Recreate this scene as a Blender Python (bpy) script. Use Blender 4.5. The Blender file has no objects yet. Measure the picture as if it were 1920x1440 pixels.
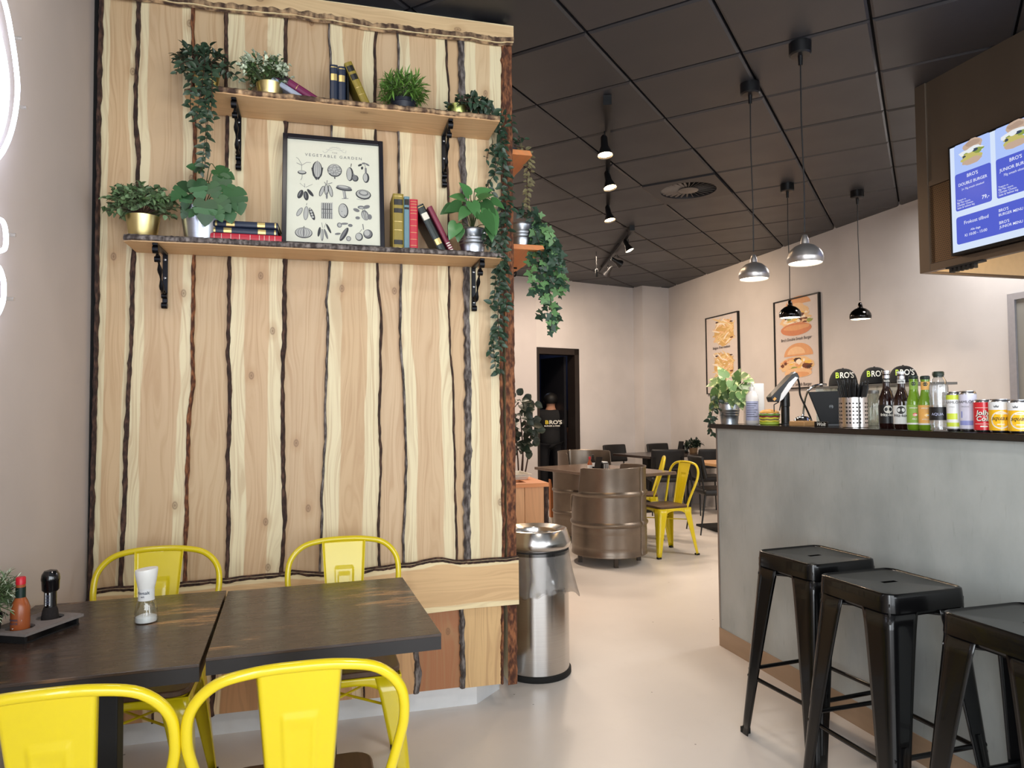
import bpy, bmesh, math, random
from mathutils import Vector, Matrix, Euler, noise as mnoise
random.seed(7)
PI = math.pi
sc = bpy.context.scene
COL = sc.collection

# ------------------------------------------------------------------ camera
F = 1326.8                      # focal length in pixels of the 1920 px wide frame
YAW, PITCH, ROLL = math.radians(14.98), math.radians(2.062), math.radians(-.512)
CAM = Vector((0, 0, 1.38))
FW = Vector((math.sin(YAW)*math.cos(PITCH), math.cos(YAW)*math.cos(PITCH), math.sin(PITCH)))
_r = Vector((math.cos(YAW), -math.sin(YAW), 0)); _u = _r.cross(FW)
RT = _r*math.cos(ROLL)+_u*math.sin(ROLL); UP = _u*math.cos(ROLL)-_r*math.sin(ROLL)
cd = bpy.data.cameras.new('camera'); cam = bpy.data.objects.new('camera', cd); COL.objects.link(cam)
cd.sensor_width = 36; cd.lens = F/1920*36; cd.clip_start = .05
M = Matrix((RT, UP, -FW)).transposed().to_4x4(); M.translation = CAM
cam.matrix_world = M
sc.camera = cam

# ------------------------------------------------------------------ world, light, exposure
sc.view_settings.view_transform = 'Standard'; sc.view_settings.look = 'None'
sc.view_settings.gamma = 1; sc.view_settings.use_curve_mapping = False
sc.view_settings.exposure = 0.0
sc.cycles.use_denoising = True
sc.cycles.max_bounces = 8; sc.cycles.diffuse_bounces = 4; sc.cycles.transparent_max_bounces = 16
sc.cycles.caustics_reflective = False; sc.cycles.caustics_refractive = False
sc.cycles.sample_clamp_indirect = 6
w = bpy.data.worlds.new('world'); sc.world = w; w.use_nodes = True
w.node_tree.nodes['Background'].inputs[0].default_value = (.75, .83, 1, 1)
w.node_tree.nodes['Background'].inputs[1].default_value = .6
def lamp(name, kind, loc, energy, color, rot=(0, 0, 0), **kw):
    l = bpy.data.lights.new(name, kind); l.energy = energy; l.color = color
    for k, v in kw.items(): setattr(l, k, v)
    o = bpy.data.objects.new(name, l); o.location = loc; o.rotation_euler = rot; COL.objects.link(o); return o
# daylight entering through the shop windows behind the camera
lamp('window_daylight', 'AREA', (1.15, -2.62, 1.75), 172, (.90, .955, 1.0), (PI/2, 0, 0), shape='RECTANGLE', size=3.7, size_y=2.3)
lamp('window_daylight', 'AREA', (4.35, -2.62, 1.75), 75, (.90, .955, 1.0), (PI/2, 0, 0), shape='RECTANGLE', size=1.5, size_y=2.3)
lamp('window_daylight', 'AREA', (-.90, -1.35, 1.72), 140, (.90, .955, 1.0), (0, -PI/2, 0), shape='RECTANGLE', size=2.2, size_y=1.5)
# warm ceiling lamps of the dining area behind the wood clad partition and of the kitchen behind the counter
WARM = (1, .80, .62)
lamp('dining_ceiling_lamp', 'AREA', (3.2, 8.1, 3.2), 68, WARM, (0, 0, 0), shape='DISK', size=.5)
lamp('dining_ceiling_lamp', 'AREA', (1.6, 6.6, 3.2), 52, WARM, (0, 0, 0), shape='DISK', size=.5)
lamp('kitchen_ceiling_lamp', 'AREA', (4.75, 4.3, 3.2), 30, (1, .97, .94), (0, 0, 0), shape='DISK', size=.5)
lamp('back_room_lamp', 'AREA', (3.2, 11.2, 2.5), 2.2, (.62, .72, 1), (0, 0, 0), shape='DISK', size=.3)
lamp('front_ceiling_lamp', 'AREA', (.9, .9, 3.2), 20, (1, .92, .82), (0, 0, 0), shape='DISK', size=.4)
lamp('front_ceiling_lamp', 'AREA', (-.2, 2.1, 3.2), 5, (1, .90, .78), (0, 0, 0), shape='DISK', size=.3)

# ------------------------------------------------------------------ pixel (1920x1440 frame) -> point on a plane of the room
def ray(x, y): return RT*((x-960)/F)-UP*((y-720)/F)+FW
def pX(x, y, X): d = ray(x, y); return CAM+d*((X-CAM.x)/d.x)
def pY(x, y, Y): d = ray(x, y); return CAM+d*((Y-CAM.y)/d.y)
def pZ(x, y, Z): d = ray(x, y); return CAM+d*((Z-CAM.z)/d.z)
def pP(x, y, n, p): d = ray(x, y); n = Vector(n); return CAM+d*(n.dot(Vector(p)-CAM)/n.dot(d))
def mpp(P): return (Vector(P)-CAM).dot(FW)/F            # metres per pixel at P

# ------------------------------------------------------------------ materials
def lin(c):
    f = lambda v: v/12.92 if v <= .04045 else ((v+.055)/1.055)**2.4
    return tuple(f(v/255) for v in c)+(1,)
MATS = {}
class NT:
    def __init__(s, name):
        s.m = bpy.data.materials.new(name); s.m.use_nodes = True; s.t = s.m.node_tree
        s.b = s.t.nodes['Principled BSDF']; MATS[name] = s.m
    def n(s, kind, **kw):
        n = s.t.nodes.new('ShaderNode'+kind)
        for k, v in kw.items():
            if k.startswith('i_'):
                key = k[2:]; key = int(key) if key.isdigit() else key.replace('_', ' ')
                if isinstance(v, bpy.types.NodeSocket): s.t.links.new(v, n.inputs[key])
                else: n.inputs[key].default_value = v
            else: setattr(n, k, v)
        return n
    def link(s, a, b): s.t.links.new(a, b)
    def math(s, op, a, b=0., c=0.):
        n = s.t.nodes.new('ShaderNodeMath'); n.operation = op
        for i, v in enumerate((a, b, c)):
            if isinstance(v, bpy.types.NodeSocket): s.t.links.new(v, n.inputs[i])
            else: n.inputs[i].default_value = v
        return n.outputs[0]
    def mix(s, fac, a, b, blend='MIX'):
        n = s.t.nodes.new('ShaderNodeMix'); n.data_type = 'RGBA'; n.blend_type = blend
        for i, v in ((0, fac), (6, a), (7, b)):
            if isinstance(v, bpy.types.NodeSocket): s.t.links.new(v, n.inputs[i])
            else: n.inputs[i].default_value = v
        return n.outputs[2]
    def ramp(s, fac, lo, hi):
        n = s.n('MapRange', i_0=fac, i_1=lo, i_2=hi); n.interpolation_type = 'SMOOTHSTEP'; return n.outputs[0]
    def coord(s, scale=(1, 1, 1), kind='Object', loc=(0, 0, 0)):
        t = s.n('TexCoord'); m = s.n('Mapping', i_0=t.outputs[kind]); m.inputs[3].default_value = scale; m.inputs[1].default_value = loc
        return m.outputs[0]
    def bump(s, h, strength=.3, dist=.01):
        b = s.n('Bump', i_Height=h); b.inputs['Strength'].default_value = strength; b.inputs['Distance'].default_value = dist
        s.link(b.outputs[0], s.b.inputs['Normal'])
def mat(name, rgb, rough=.5, metal=0., var=.06, scale=30., bump=0., emit=None, estr=1., coat=0., trans=0., ior=1.45, stretch=(1, 1, 1), rnd=0.):
    if name in MATS: return MATS[name]
    s = NT(name); b = s.b; c = lin(rgb)
    nz = s.n('TexNoise', i_Vector=s.coord(stretch), i_Scale=scale, i_Detail=4.)
    dark = tuple(v*(1-var*2) for v in c[:3])+(1,); light = tuple(min(1, v*(1+var)) for v in c[:3])+(1,)
    colr = s.mix(nz.outputs[0], dark, light)
    if rnd:
        oi = s.n('ObjectInfo'); gi = s.n('NewGeometry')
        r = s.math('FRACT', s.math('ADD', oi.outputs['Random'], gi.outputs['Random Per Island']))
        h = s.n('HueSaturation', i_Color=colr); s.link(s.math('MULTIPLY_ADD', r, rnd*.12, .5-rnd*.06), h.inputs[0]); s.link(s.math('MULTIPLY_ADD', r, rnd, 1-rnd*.5), h.inputs[2])
        colr = h.outputs[0]
    s.link(colr, b.inputs['Base Color'])
    b.inputs['Roughness'].default_value = rough; b.inputs['Metallic'].default_value = metal
    b.inputs['Coat Weight'].default_value = coat; b.inputs['Transmission Weight'].default_value = trans; b.inputs['IOR'].default_value = ior
    if bump: s.bump(nz.outputs[0], bump, .004)
    if emit: b.inputs['Emission Color'].default_value = lin(emit); b.inputs['Emission Strength'].default_value = estr
    return s.m
def wood(name, heart, sap, axis='z', grain=.5, knots=1., usecol=True, rough=.55, bump=.15):
    """planed board: tan heartwood between paler sapwood edges (UV u runs across the board), streaky grain, knots"""
    s = NT(name); o = s.coord()
    sx, sz = 1, 1
    if axis == 'z': perm = ((1, 0, 0), (0, 0, 1))
    elif axis == 'x': perm = ((0, 1, 1), (1, 0, 0))
    else: perm = ((1, 0, 1), (0, 1, 0))
    sep = s.n('SeparateXYZ', i_0=o)
    def dot(p):
        v = None
        for i, k in enumerate(p):
            if k: v = sep.outputs[i] if v is None else s.math('ADD', v, sep.outputs[i])
        return v
    ac, al = dot(perm[0]), dot(perm[1])
    oi = s.n('ObjectInfo'); seed = s.math('MULTIPLY', oi.outputs['Random'], 37.)
    uv = s.n('UVMap'); us = s.n('SeparateXYZ', i_0=uv.outputs[0]).outputs[0]
    low = s.n('TexNoise', noise_dimensions='2D', i_Vector=s.n('CombineXYZ', i_0=seed, i_1=s.math('MULTIPLY', al, 1.6)).outputs[0], i_Scale=1.0, i_Detail=1.5).outputs[0]
    d = s.math('ABSOLUTE', s.math('MULTIPLY_ADD', us, 2., -1.))
    d = s.math('ADD', d, s.math('MULTIPLY_ADD', low, .30, -.15))
    al_t = oi.outputs['Alpha']
    msk = s.ramp(d, s.math('SUBTRACT', al_t, .03), s.math('ADD', al_t, .03)) if usecol else 0.
    hc = lin(heart)
    if usecol: hcol = s.mix(1., hc, oi.outputs['Color'], 'MULTIPLY')
    else: hcol = hc
    base = s.mix(msk, hcol, lin(sap)) if usecol else s.mix(low, hc, lin(sap))
    warp = s.n('TexNoise', i_Vector=s.n('CombineXYZ', i_0=s.math('MULTIPLY', ac, 7.), i_1=s.math('MULTIPLY', al, 1.1), i_2=seed).outputs[0], i_Scale=1., i_Detail=2.).outputs[0]
    gx = s.math('ADD', s.math('MULTIPLY', ac, 95.), s.math('MULTIPLY', warp, 22.))
    g = s.n('TexNoise', i_Vector=s.n('CombineXYZ', i_0=gx, i_1=s.math('MULTIPLY', al, 2.2), i_2=seed).outputs[0], i_Scale=1., i_Detail=4.).outputs[0]
    gm = s.math('MULTIPLY', s.ramp(g, .40, .72), grain)
    c2 = s.mix(gm, base, (.40, .22, .10, 1))
    if knots:
        vo = s.n('TexVoronoi', voronoi_dimensions='2D', i_Vector=s.n('CombineXYZ', i_0=s.math('ADD', s.math('MULTIPLY', ac, 4.2), seed), i_1=s.math('MULTIPLY', al, 2.6)).outputs[0], i_Scale=1.)
        pick = s.math('GREATER_THAN', s.n('SeparateXYZ', i_0=vo.outputs['Color']).outputs[0], 1-.42*knots)
        ring = s.math('SINE', s.math('MULTIPLY', vo.outputs['Distance'], 210.))
        kn = s.math('MULTIPLY', s.math('SUBTRACT', 1., s.ramp(vo.outputs['Distance'], .03, .06)), pick)
        halo = s.math('MULTIPLY', s.math('SUBTRACT', 1., s.ramp(vo.outputs['Distance'], .05, .16)), pick)
        c2 = s.mix(s.math('MULTIPLY', halo, .35), c2, (.42, .24, .11, 1))
        c2 = s.mix(s.math('MULTIPLY', kn, s.math('MULTIPLY_ADD', ring, .2, .5)), c2, (.17, .085, .04, 1))
    s.link(c2, s.b.inputs['Base Color']); s.b.inputs['Roughness'].default_value = rough
    s.bump(g, bump, .002)
    return s.m
def bark(name, c1, c2, scale=60, rough=.9):
    s = NT(name); n1 = s.n('TexNoise', i_Vector=s.coord((1, 1, .45)), i_Scale=scale, i_Detail=6.)
    v = s.n('TexVoronoi', i_Vector=s.coord((1, 1, .35)), i_Scale=scale*1.5)
    f = s.math('MULTIPLY', s.ramp(n1.outputs[0], .35, .7), s.ramp(v.outputs[0], .0, .6))
    s.link(s.mix(f, lin(c1), lin(c2)), s.b.inputs['Base Color']); s.b.inputs['Roughness'].default_value = rough
    s.bump(n1.outputs[0], .8, .01); return s.m

# ------------------------------------------------------------------ mesh builder
class MB:
    def __init__(s): s.v = []; s.f = []; s.uv = None
    def add(s, vs, fs):
        k = len(s.v); s.v += [Vector(v) for v in vs]; s.f += [tuple(i+k for i in f) for f in fs]; return s
    def box(s, c, d, rot=None):
        x, y, z = (k/2 for k in d); P = [Vector((a*x, b*y, e*z)) for a in (-1, 1) for b in (-1, 1) for e in (-1, 1)]
        if rot is not None: P = [rot @ p for p in P]
        return s.add([p+Vector(c) for p in P], [(0, 1, 3, 2), (4, 6, 7, 5), (0, 4, 5, 1), (2, 3, 7, 6), (0, 2, 6, 4), (1, 5, 7, 3)])
    def bx(s, x0, x1, y0, y1, z0, z1): return s.box(((x0+x1)/2, (y0+y1)/2, (z0+z1)/2), (x1-x0, y1-y0, z1-z0))
    def lathe(s, prof, n=24, c=(0, 0, 0), caps=True, ax=None):
        c = Vector(c); q = Vector((0, 0, 1)).rotation_difference(Vector(ax)).to_matrix() if ax is not None else Matrix.Identity(3)
        k = len(s.v)
        for r, z in prof:
            for i in range(n): a = 2*PI*i/n; s.v.append(c+q@Vector((r*math.cos(a), r*math.sin(a), z)))
        for j in range(len(prof)-1):
            for i in range(n): a, b = k+j*n+i, k+j*n+(i+1) % n; s.f.append((a, b, b+n, a+n))
        if caps:
            if prof[0][0] > 1e-5: s.f.append(tuple(k+i for i in range(n))[::-1])
            if prof[-1][0] > 1e-5: s.f.append(tuple(k+(len(prof)-1)*n+i for i in range(n)))
        return s
    def cyl(s, p0, p1, r0, r1=None, n=16, caps=True):
        p0, p1 = Vector(p0), Vector(p1); d = p1-p0
        return s.lathe([(r0, 0), (r0 if r1 is None else r1, d.length)], n, p0, caps, d.normalized())
    def tube(s, pts, r, n=10, closed=False, cap=True):
        pts = [Vector(p) for p in pts]; m = len(pts); k = len(s.v); nor = None
        rr = r if isinstance(r, (list, tuple)) else [r]*m
        for i, p in enumerate(pts):
            a = pts[(i-1) % m] if closed or i else p; b = pts[(i+1) % m] if closed or i < m-1 else p
            t = (b-a).normalized()
            if nor is None: nor = t.orthogonal().normalized()
            else: nor = (nor-t*nor.dot(t)).normalized()
            bi = t.cross(nor)
            for j in range(n): q = 2*PI*j/n; s.v.append(p+(nor*math.cos(q)+bi*math.sin(q))*rr[i])
        for i in range(m if closed else m-1):
            for j in range(n):
                a = k+i*n+j; b = k+i*n+(j+1) % n; c2 = k+((i+1) % m)*n
                s.f.append((a, b, c2+(j+1) % n, c2+j))
        if cap and not closed: s.f.append(tuple(k+j for j in range(n))[::-1]); s.f.append(tuple(k+(m-1)*n+j for j in range(n)))
        return s
    def prism(s, poly, fn, t0, t1):
        """poly: 2-D outline, fn(u, v, t) -> 3-D point, extruded from t0 to t1"""
        n = len(poly); vs = [fn(u, v, t) for t in (t0, t1) for u, v in poly]
        return s.add(vs, [tuple(range(n))[::-1], tuple(range(n, 2*n))]+[(i, (i+1) % n, n+(i+1) % n, n+i) for i in range(n)])
    def sheet(s, fn, nu, nv):
        k = len(s.v)
        for j in range(nv+1):
            for i in range(nu+1): s.v.append(Vector(fn(i/nu, j/nv)))
        for j in range(nv):
            for i in range(nu): a = k+j*(nu+1)+i; s.f.append((a, a+1, a+nu+2, a+nu+1))
        return s
    def merge(s, o, mtx=None):
        return s.add([mtx @ v if mtx else v for v in o.v], o.f)
    def xf(s, mtx): s.v = [mtx @ v for v in s.v]; return s
    def build(s, name, m, parent=None, world=False, smooth=None, bevel=0, seg=2, solid=0, sub=0, uv=None, weld=False):
        me = bpy.data.meshes.new(name); me.from_pydata([tuple(v) for v in s.v], [], s.f)
        if m is not None: me.materials.append(MATS[m] if isinstance(m, str) else m)
        if weld:
            b = bmesh.new(); b.from_mesh(me); bmesh.ops.remove_doubles(b, verts=b.verts, dist=1e-5); bmesh.ops.recalc_face_normals(b, faces=b.faces); b.to_mesh(me); b.free()
        if uv:
            l = me.uv_layers.new(name='UVMap')
            for lp in me.loops: l.data[lp.index].uv = uv(me.vertices[lp.vertex_index].co)
        if smooth is not None:
            for p in me.polygons: p.use_smooth = True
            me.set_sharp_from_angle(angle=math.radians(smooth))
        o = bpy.data.objects.new(name, me); COL.objects.link(o)
        if parent is not None:
            o.parent = parent
            if world and parent.name not in WORLD: o.matrix_parent_inverse = Matrix.Translation(-root_loc(parent))
            if world: WORLD.add(o.name)
        if solid: k = o.modifiers.new('Solidify', 'SOLIDIFY'); k.thickness = solid; k.offset = 0
        if bevel: k = o.modifiers.new('Bevel', 'BEVEL'); k.width = bevel; k.segments = seg; k.limit_method = 'ANGLE'; k.angle_limit = math.radians(40)
        if sub: k = o.modifiers.new('Subdivision', 'SUBSURF'); k.levels = sub; k.render_levels = sub
        return o
WORLD = set()          # parts whose mesh is given in room coordinates
def root_loc(o):
    v = Vector((0, 0, 0))
    while o is not None:
        if o.parent is None: v += o.location
        o = o.parent
    return v
def thing(name, label, cat, loc=(0, 0, 0), rz=0., group=None):
    o = bpy.data.objects.new(name, None); COL.objects.link(o); o.empty_display_size = .05
    o.location = loc; o.rotation_euler = (0, 0, rz); return tag(o, label, cat, group)
def tag(o, label=None, cat=None, group=None, kind=None):
    for k, v in (('label', label), ('category', cat), ('group', group), ('kind', kind)):
        if v: o[k] = v
    return o
KIDS = {}
def copy_tree(root, loc, rz, label=None, group=None):
    kids = {}
    for o in COL.objects:
        if o.parent is not None: kids.setdefault(o.parent.name, []).append(o)
    def rec(o, par):
        c = o.copy(); COL.objects.link(c)
        if par is not None: c.parent = par
        for ch in kids.get(o.name, []): rec(ch, c)
        return c
    r = rec(root, None); r.location = loc; r.rotation_euler = (0, 0, rz)
    if label: r['label'] = label
    if group: r['group'] = group
    return r
def label(o, s): o['label'] = s; return o

# ------------------------------------------------------------------ lettering and flat print
_txt = {}
def text(s, size=1., bold=.0, align='CENTER', shear=0., space=1.):
    key = (s, bold, align, shear, space)
    if key not in _txt:
        c = bpy.data.curves.new('t', 'FONT'); c.body = s; c.align_x = align; c.offset = bold; c.shear = shear; c.space_character = space; c.resolution_u = 3; c.space_line = .95
        o = bpy.data.objects.new('t', c); COL.objects.link(o)
        bpy.context.view_layer.update()
        me = bpy.data.meshes.new_from_object(o.evaluated_get(bpy.context.evaluated_depsgraph_get()))
        _txt[key] = ([v.co.copy() for v in me.vertices], [tuple(p.vertices) for p in me.polygons])
        bpy.data.objects.remove(o); bpy.data.curves.remove(c); bpy.data.meshes.remove(me)
    v, f = _txt[key]; return MB().add([p*size for p in v], f)
class Print:
    """flat print on a surface: 2-D shapes laid on a plane given by origin, two axes and a normal"""
    def __init__(s, o, ux, uy): s.o = Vector(o); s.ux = Vector(ux); s.uy = Vector(uy); s.n = s.ux.cross(s.uy).normalized()
    def at(s, u, v, lift=0.): return s.o+s.ux*u+s.uy*v+s.n*lift
    def poly(s, mb, pts, lift): mb.add([s.at(u, v, lift) for u, v in pts], [tuple(range(len(pts)))]); return mb
    def text(s, mb, t, u, v, size, lift=.0012, **kw):
        q = text(t, size, **kw); mb.add([s.at(u+p.x, v+p.y, lift) for p in q.v], q.f); return mb
def ell(cx, cy, rx, ry, n=20, a0=0., a1=2*PI, wob=0., seed=0, rot=0.):
    out = []
    for i in range(n):
        a = a0+(a1-a0)*i/(n if abs(a1-a0-2*PI) < 1e-6 else n-1)
        k = 1+wob*mnoise.noise(Vector((math.cos(a)*1.7+seed*3.1, math.sin(a)*1.7, seed)))
        x, y = rx*k*math.cos(a), ry*k*math.sin(a)
        out.append((cx+x*math.cos(rot)-y*math.sin(rot), cy+x*math.sin(rot)+y*math.cos(rot)))
    return out
def band(path, wd):
    """2-D ribbon outline along a polyline"""
    L, R = [], []
    for i, p in enumerate(path):
        a = Vector(path[max(i-1, 0)]); b = Vector(path[min(i+1, len(path)-1)]); t = (b-a).normalized(); q = Vector((-t.y, t.x))*wd/2
        L.append((p[0]+q.x, p[1]+q.y)); R.append((p[0]-q.x, p[1]-q.y))
    return L, R
def ribbon(pr, mb, path, wd, lift):
    L, R = band(path, wd)
    for i in range(len(path)-1): pr.poly(mb, [L[i], L[i+1], R[i+1], R[i]], lift)
def wrap(mb, R, c, ang0, lift=.0008):
    """bend flat lettering (x right, y up) round a vertical cylinder; ang0 = direction of the middle"""
    for i, p in enumerate(mb.v):
        a = ang0+p.x/R; mb.v[i] = Vector((c[0]+(R+lift)*math.cos(a), c[1]+(R+lift)*math.sin(a), c[2]+p.y))
    return mb
def noisef(x, y=0., z=0.): return mnoise.noise(Vector((x, y, z)))
def interp(pts, t):
    """pts: [(t, v)] piecewise linear"""
    if t <= pts[0][0]: return pts[0][1]
    for (a, va), (b, vb) in zip(pts, pts[1:]):
        if t <= b: return va+(vb-va)*(t-a)/(b-a)
    return pts[-1][1]
def smoothpath(pts, k=6):
    P = [Vector(p) for p in pts]; out = []
    for i in range(len(P)-1):
        a = P[max(i-1, 0)]; b = P[i]; c = P[i+1]; d = P[min(i+2, len(P)-1)]
        for j in range(k):
            t = j/k; out.append(.5*((2*b)+(c-a)*t+(2*a-5*b+4*c-d)*t*t+(3*b-a-3*c+d)*t**3))
    return out+[P[-1]]

# ================================================================== materials of the room
CEIL = 3.27
def plaster(name, rgb, var=.05, rough=.85):
    s = NT(name); n = s.n('TexNoise', i_Vector=s.coord(), i_Scale=1.3, i_Detail=5.); n2 = s.n('TexNoise', i_Vector=s.coord(), i_Scale=90., i_Detail=3.)
    c = lin(rgb); d = tuple(v*(1-var*2) for v in c[:3])+(1,)
    s.link(s.mix(s.ramp(n.outputs[0], .35, .65), d, c), s.b.inputs['Base Color']); s.b.inputs['Roughness'].default_value = rough
    s.bump(n2.outputs[0], .08, .003); return s.m
plaster('plaster_beige', (210, 205, 203)); plaster('plaster_taupe', (206, 194, 188)); plaster('plaster_grey', (204, 198, 197))
mat('paint_white', (222, 224, 226), .5, var=.03); mat('black_matte', (20, 20, 22), .55, var=.05); mat('groove_black', (9, 9, 10), .8)
mat('black_gloss', (9, 9, 10), .22, var=.02, coat=.15); MATS['black_gloss'].node_tree.nodes['Principled BSDF'].inputs['Specular IOR Level'].default_value = .35; mat('black_satin', (17, 17, 19), .35); mat('dark_frame', (34, 27, 25), .45)
def floor_mat():
    s = NT('floor_resin'); n = s.n('TexNoise', i_Vector=s.coord(), i_Scale=.9, i_Detail=6.); n2 = s.n('TexNoise', i_Vector=s.coord(), i_Scale=14., i_Detail=5.)
    sp = s.n('TexVoronoi', i_Vector=s.coord(), i_Scale=7.); dots = s.math('LESS_THAN', sp.outputs[0], .035)
    c = s.mix(s.ramp(n.outputs[0], .35, .7), lin((214, 208, 203)), lin((224, 218, 213))); c = s.mix(s.math('MULTIPLY', s.ramp(n2.outputs[0], .55, .75), .03), c, lin((150, 142, 138)))
    c = s.mix(s.math('MULTIPLY', dots, .7), c, lin((70, 62, 56)))
    s.link(c, s.b.inputs['Base Color']); s.link(s.math('MULTIPLY_ADD', n2.outputs[0], .05, .33), s.b.inputs['Roughness']); return s.m
floor_mat()
s = NT('ceiling_tile'); n = s.n('TexNoise', i_Vector=s.coord(), i_Scale=3., i_Detail=4.); oi = s.n('ObjectInfo')
s.link(s.mix(oi.outputs['Random'], lin((40, 40, 44)), lin((47, 46, 50))), s.b.inputs['Base Color']); s.link(s.math('MULTIPLY_ADD', n.outputs[0], .15, .38), s.b.inputs['Roughness']); s.b.inputs['Specular IOR Level'].default_value = .6
def concrete():
    s = NT('counter_concrete'); n = s.n('TexNoise', i_Vector=s.coord((1, 1, .6)), i_Scale=2.2, i_Detail=7., i_Roughness=.6); n2 = s.n('TexNoise', i_Vector=s.coord((1, 6, 1)), i_Scale=9., i_Detail=5.)
    c = s.mix(s.ramp(n.outputs[0], .3, .7), lin((150, 157, 157)), lin((178, 184, 183))); c = s.mix(s.math('MULTIPLY', s.ramp(n2.outputs[0], .6, .8), .3), c, lin((112, 116, 112)))
    s.link(c, s.b.inputs['Base Color']); s.b.inputs['Roughness'].default_value = .42; s.bump(n2.outputs[0], .12, .004)
concrete()
wood('plank_wood', (207, 180, 143), (226, 212, 174), 'z', .45, 1.)
wood('board_wood', (218, 188, 144), (234, 216, 172), 'x', .35, .8)
wood('lower_plank_wood', (200, 152, 108), (236, 212, 172), 'z', .6, .9)
wood('shelf_wood', (214, 172, 126), (226, 190, 146), 'x', .3, .6, usecol=False)
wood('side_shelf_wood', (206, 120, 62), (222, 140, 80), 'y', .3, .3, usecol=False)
bark('bark_brown', (44, 30, 26), (92, 66, 54)); bark('bark_grey', (58, 50, 48), (140, 132, 128), 45); bark('bark_rust', (70, 40, 28), (150, 96, 62)); bark('bark_pale', (74, 54, 44), (206, 172, 132), 28)

# ================================================================== shell
def struct(o): o['kind'] = 'structure'; return o
def slab(name, m, *b, **k): return struct(MB().bx(*b).build(name, m, **k))
XL, XR, YF = -.930, 5.23, -2.7
slab('floor', 'floor_resin', XL-.2, XR+.2, YF-.2, 12.6, -.1, 0)
struct(MB().bx(XL-.12, XL, -.56, 9.2, 0, CEIL+.1).bx(XL-.12, XL, YF, -2.12, 0, CEIL+.1).bx(XL-.12, XL, -2.12, -.56, 0, .58).bx(XL-.12, XL, -2.12, -.56, 2.86, CEIL+.1).build('wall_left', 'plaster_taupe'))
slab('wall_right', 'plaster_beige', XR, XR+.12, YF, 10.1, 0, CEIL+.1)
# shop front behind the camera: piers, sill wall and lintel round two tall windows
fw = struct(MB().bx(XL, -.72, YF-.12, YF, 0, CEIL).bx(3.02, 3.58, YF-.12, YF, 0, CEIL).bx(5.12, XR, YF-.12, YF, 0, CEIL).bx(-.72, 5.12, YF-.12, YF, 2.92, CEIL).bx(-.72, 5.12, YF-.12, YF, 0, .58).build('wall_front', 'plaster_beige'))
mat('glass_pane', (235, 242, 245), .03, trans=1., var=0)
for n, (a, b) in enumerate(((-.72, 3.02), (3.58, 5.12))):
    t = struct(bpy.data.objects.new('window_%d' % (n+1), None)); COL.objects.link(t)
    f = MB()
    for x in (a+.02, (a+b)/2, b-.02): f.bx(x-.02, x+.02, YF-.09, YF-.04, .58, 2.92)
    for z in (.60, 2.90): f.bx(a, b, YF-.09, YF-.04, z-.02, z+.02)
    f.build('window_frame', 'black_satin', t); MB().bx(a, b, YF-.07, YF-.062, .6, 2.9).build('pane', 'glass_pane', t)
t = struct(bpy.data.objects.new('window_3', None)); COL.objects.link(t); f = MB()
for y in (-2.10, -.58): f.bx(XL-.09, XL-.04, y-.02, y+.02, .58, 2.86)
for z in (.60, 2.84): f.bx(XL-.09, XL-.04, -2.12, -.56, z-.02, z+.02)
f.build('window_frame', 'black_satin', t); MB().bx(XL-.07, XL-.062, -2.1, -.58, .6, 2.84).build('pane', 'glass_pane', t)
# back wall, turned 17 degrees, with the doorway; pier in the corner
A = Vector((2.932, 9.592, 0)); D = Vector((4.68-2.932, 10.131-9.592, 0)).normalized(); NB = Vector((D.y, -D.x, 0))   # NB faces the room
def bw(s_, z, out=0.): return A+D*s_+NB*out+Vector((0, 0, z))
LB = (Vector((4.68, 10.131, 0))-A).length; DW = .742
def wallbox(mb, s0, s1, z0, z1, o0=0., o1=-.14): return mb.add([bw(s, z, o) for s in (s0, s1) for o in (o0, o1) for z in (z0, z1)], [(0, 1, 3, 2), (4, 6, 7, 5), (0, 4, 5, 1), (2, 3, 7, 6), (0, 2, 6, 4), (1, 5, 7, 3)])
m = MB(); wallbox(m, DW, LB+.15, 0, CEIL+.1); wallbox(m, 0, DW, 2.262, CEIL+.1); struct(m.build('wall_back', 'plaster_beige'))
m = MB(); P0, P1, P2 = (4.68, 10.131), (4.723, 9.89), (5.26, 10.018)
m.prism([P0, P1, P2, (5.3, 10.4), (4.7, 10.4)], lambda u, v, t: Vector((u, v, t)), 0, CEIL+.1); struct(m.build('wall_pier', 'plaster_beige'))
m = MB(); q = A+Vector((-3.95, -.62, 0)); m.prism([(A.x, A.y), (q.x, q.y), (q.x, q.y+.14), (A.x, A.y+.14)], lambda u, v, t: Vector((u, v, t)), 0, CEIL+.1); struct(m.build('wall_back_left', 'plaster_grey'))
# doorway: dark frame, open dark leaf, small dark back room with tiles
dr = struct(bpy.data.objects.new('door_1', None)); COL.objects.link(dr); dr.location = bw(0, 0)
m = MB(); wallbox(m, .66, DW, 0, 2.262, .02, -.16); wallbox(m, -.0, DW, 2.17, 2.262, .02, -.16); wallbox(m, 0, .03, 0, 2.17, .02, -.16); m.build('door_frame', 'dark_frame', dr, world=True)
mat('door_leaf', (22, 22, 27), .5)
m = MB(); wallbox(m, .60, .64, .01, 2.16, -.17, -.78); m.build('door_leaf', 'door_leaf', dr, world=True)
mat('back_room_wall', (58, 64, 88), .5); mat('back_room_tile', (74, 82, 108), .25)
br = struct(MB().build('wall_back_room', None)); m = MB(); wallbox(m, -.7, 1.5, 0, 2.7, -2.0, -2.1); wallbox(m, -.7, -.6, 0, 2.7, -.14, -2.0); wallbox(m, 1.4, 1.5, 0, 2.7, -.14, -2.0); wallbox(m, -.7, 1.5, 2.6, 2.7, -.14, -2.1)
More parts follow.
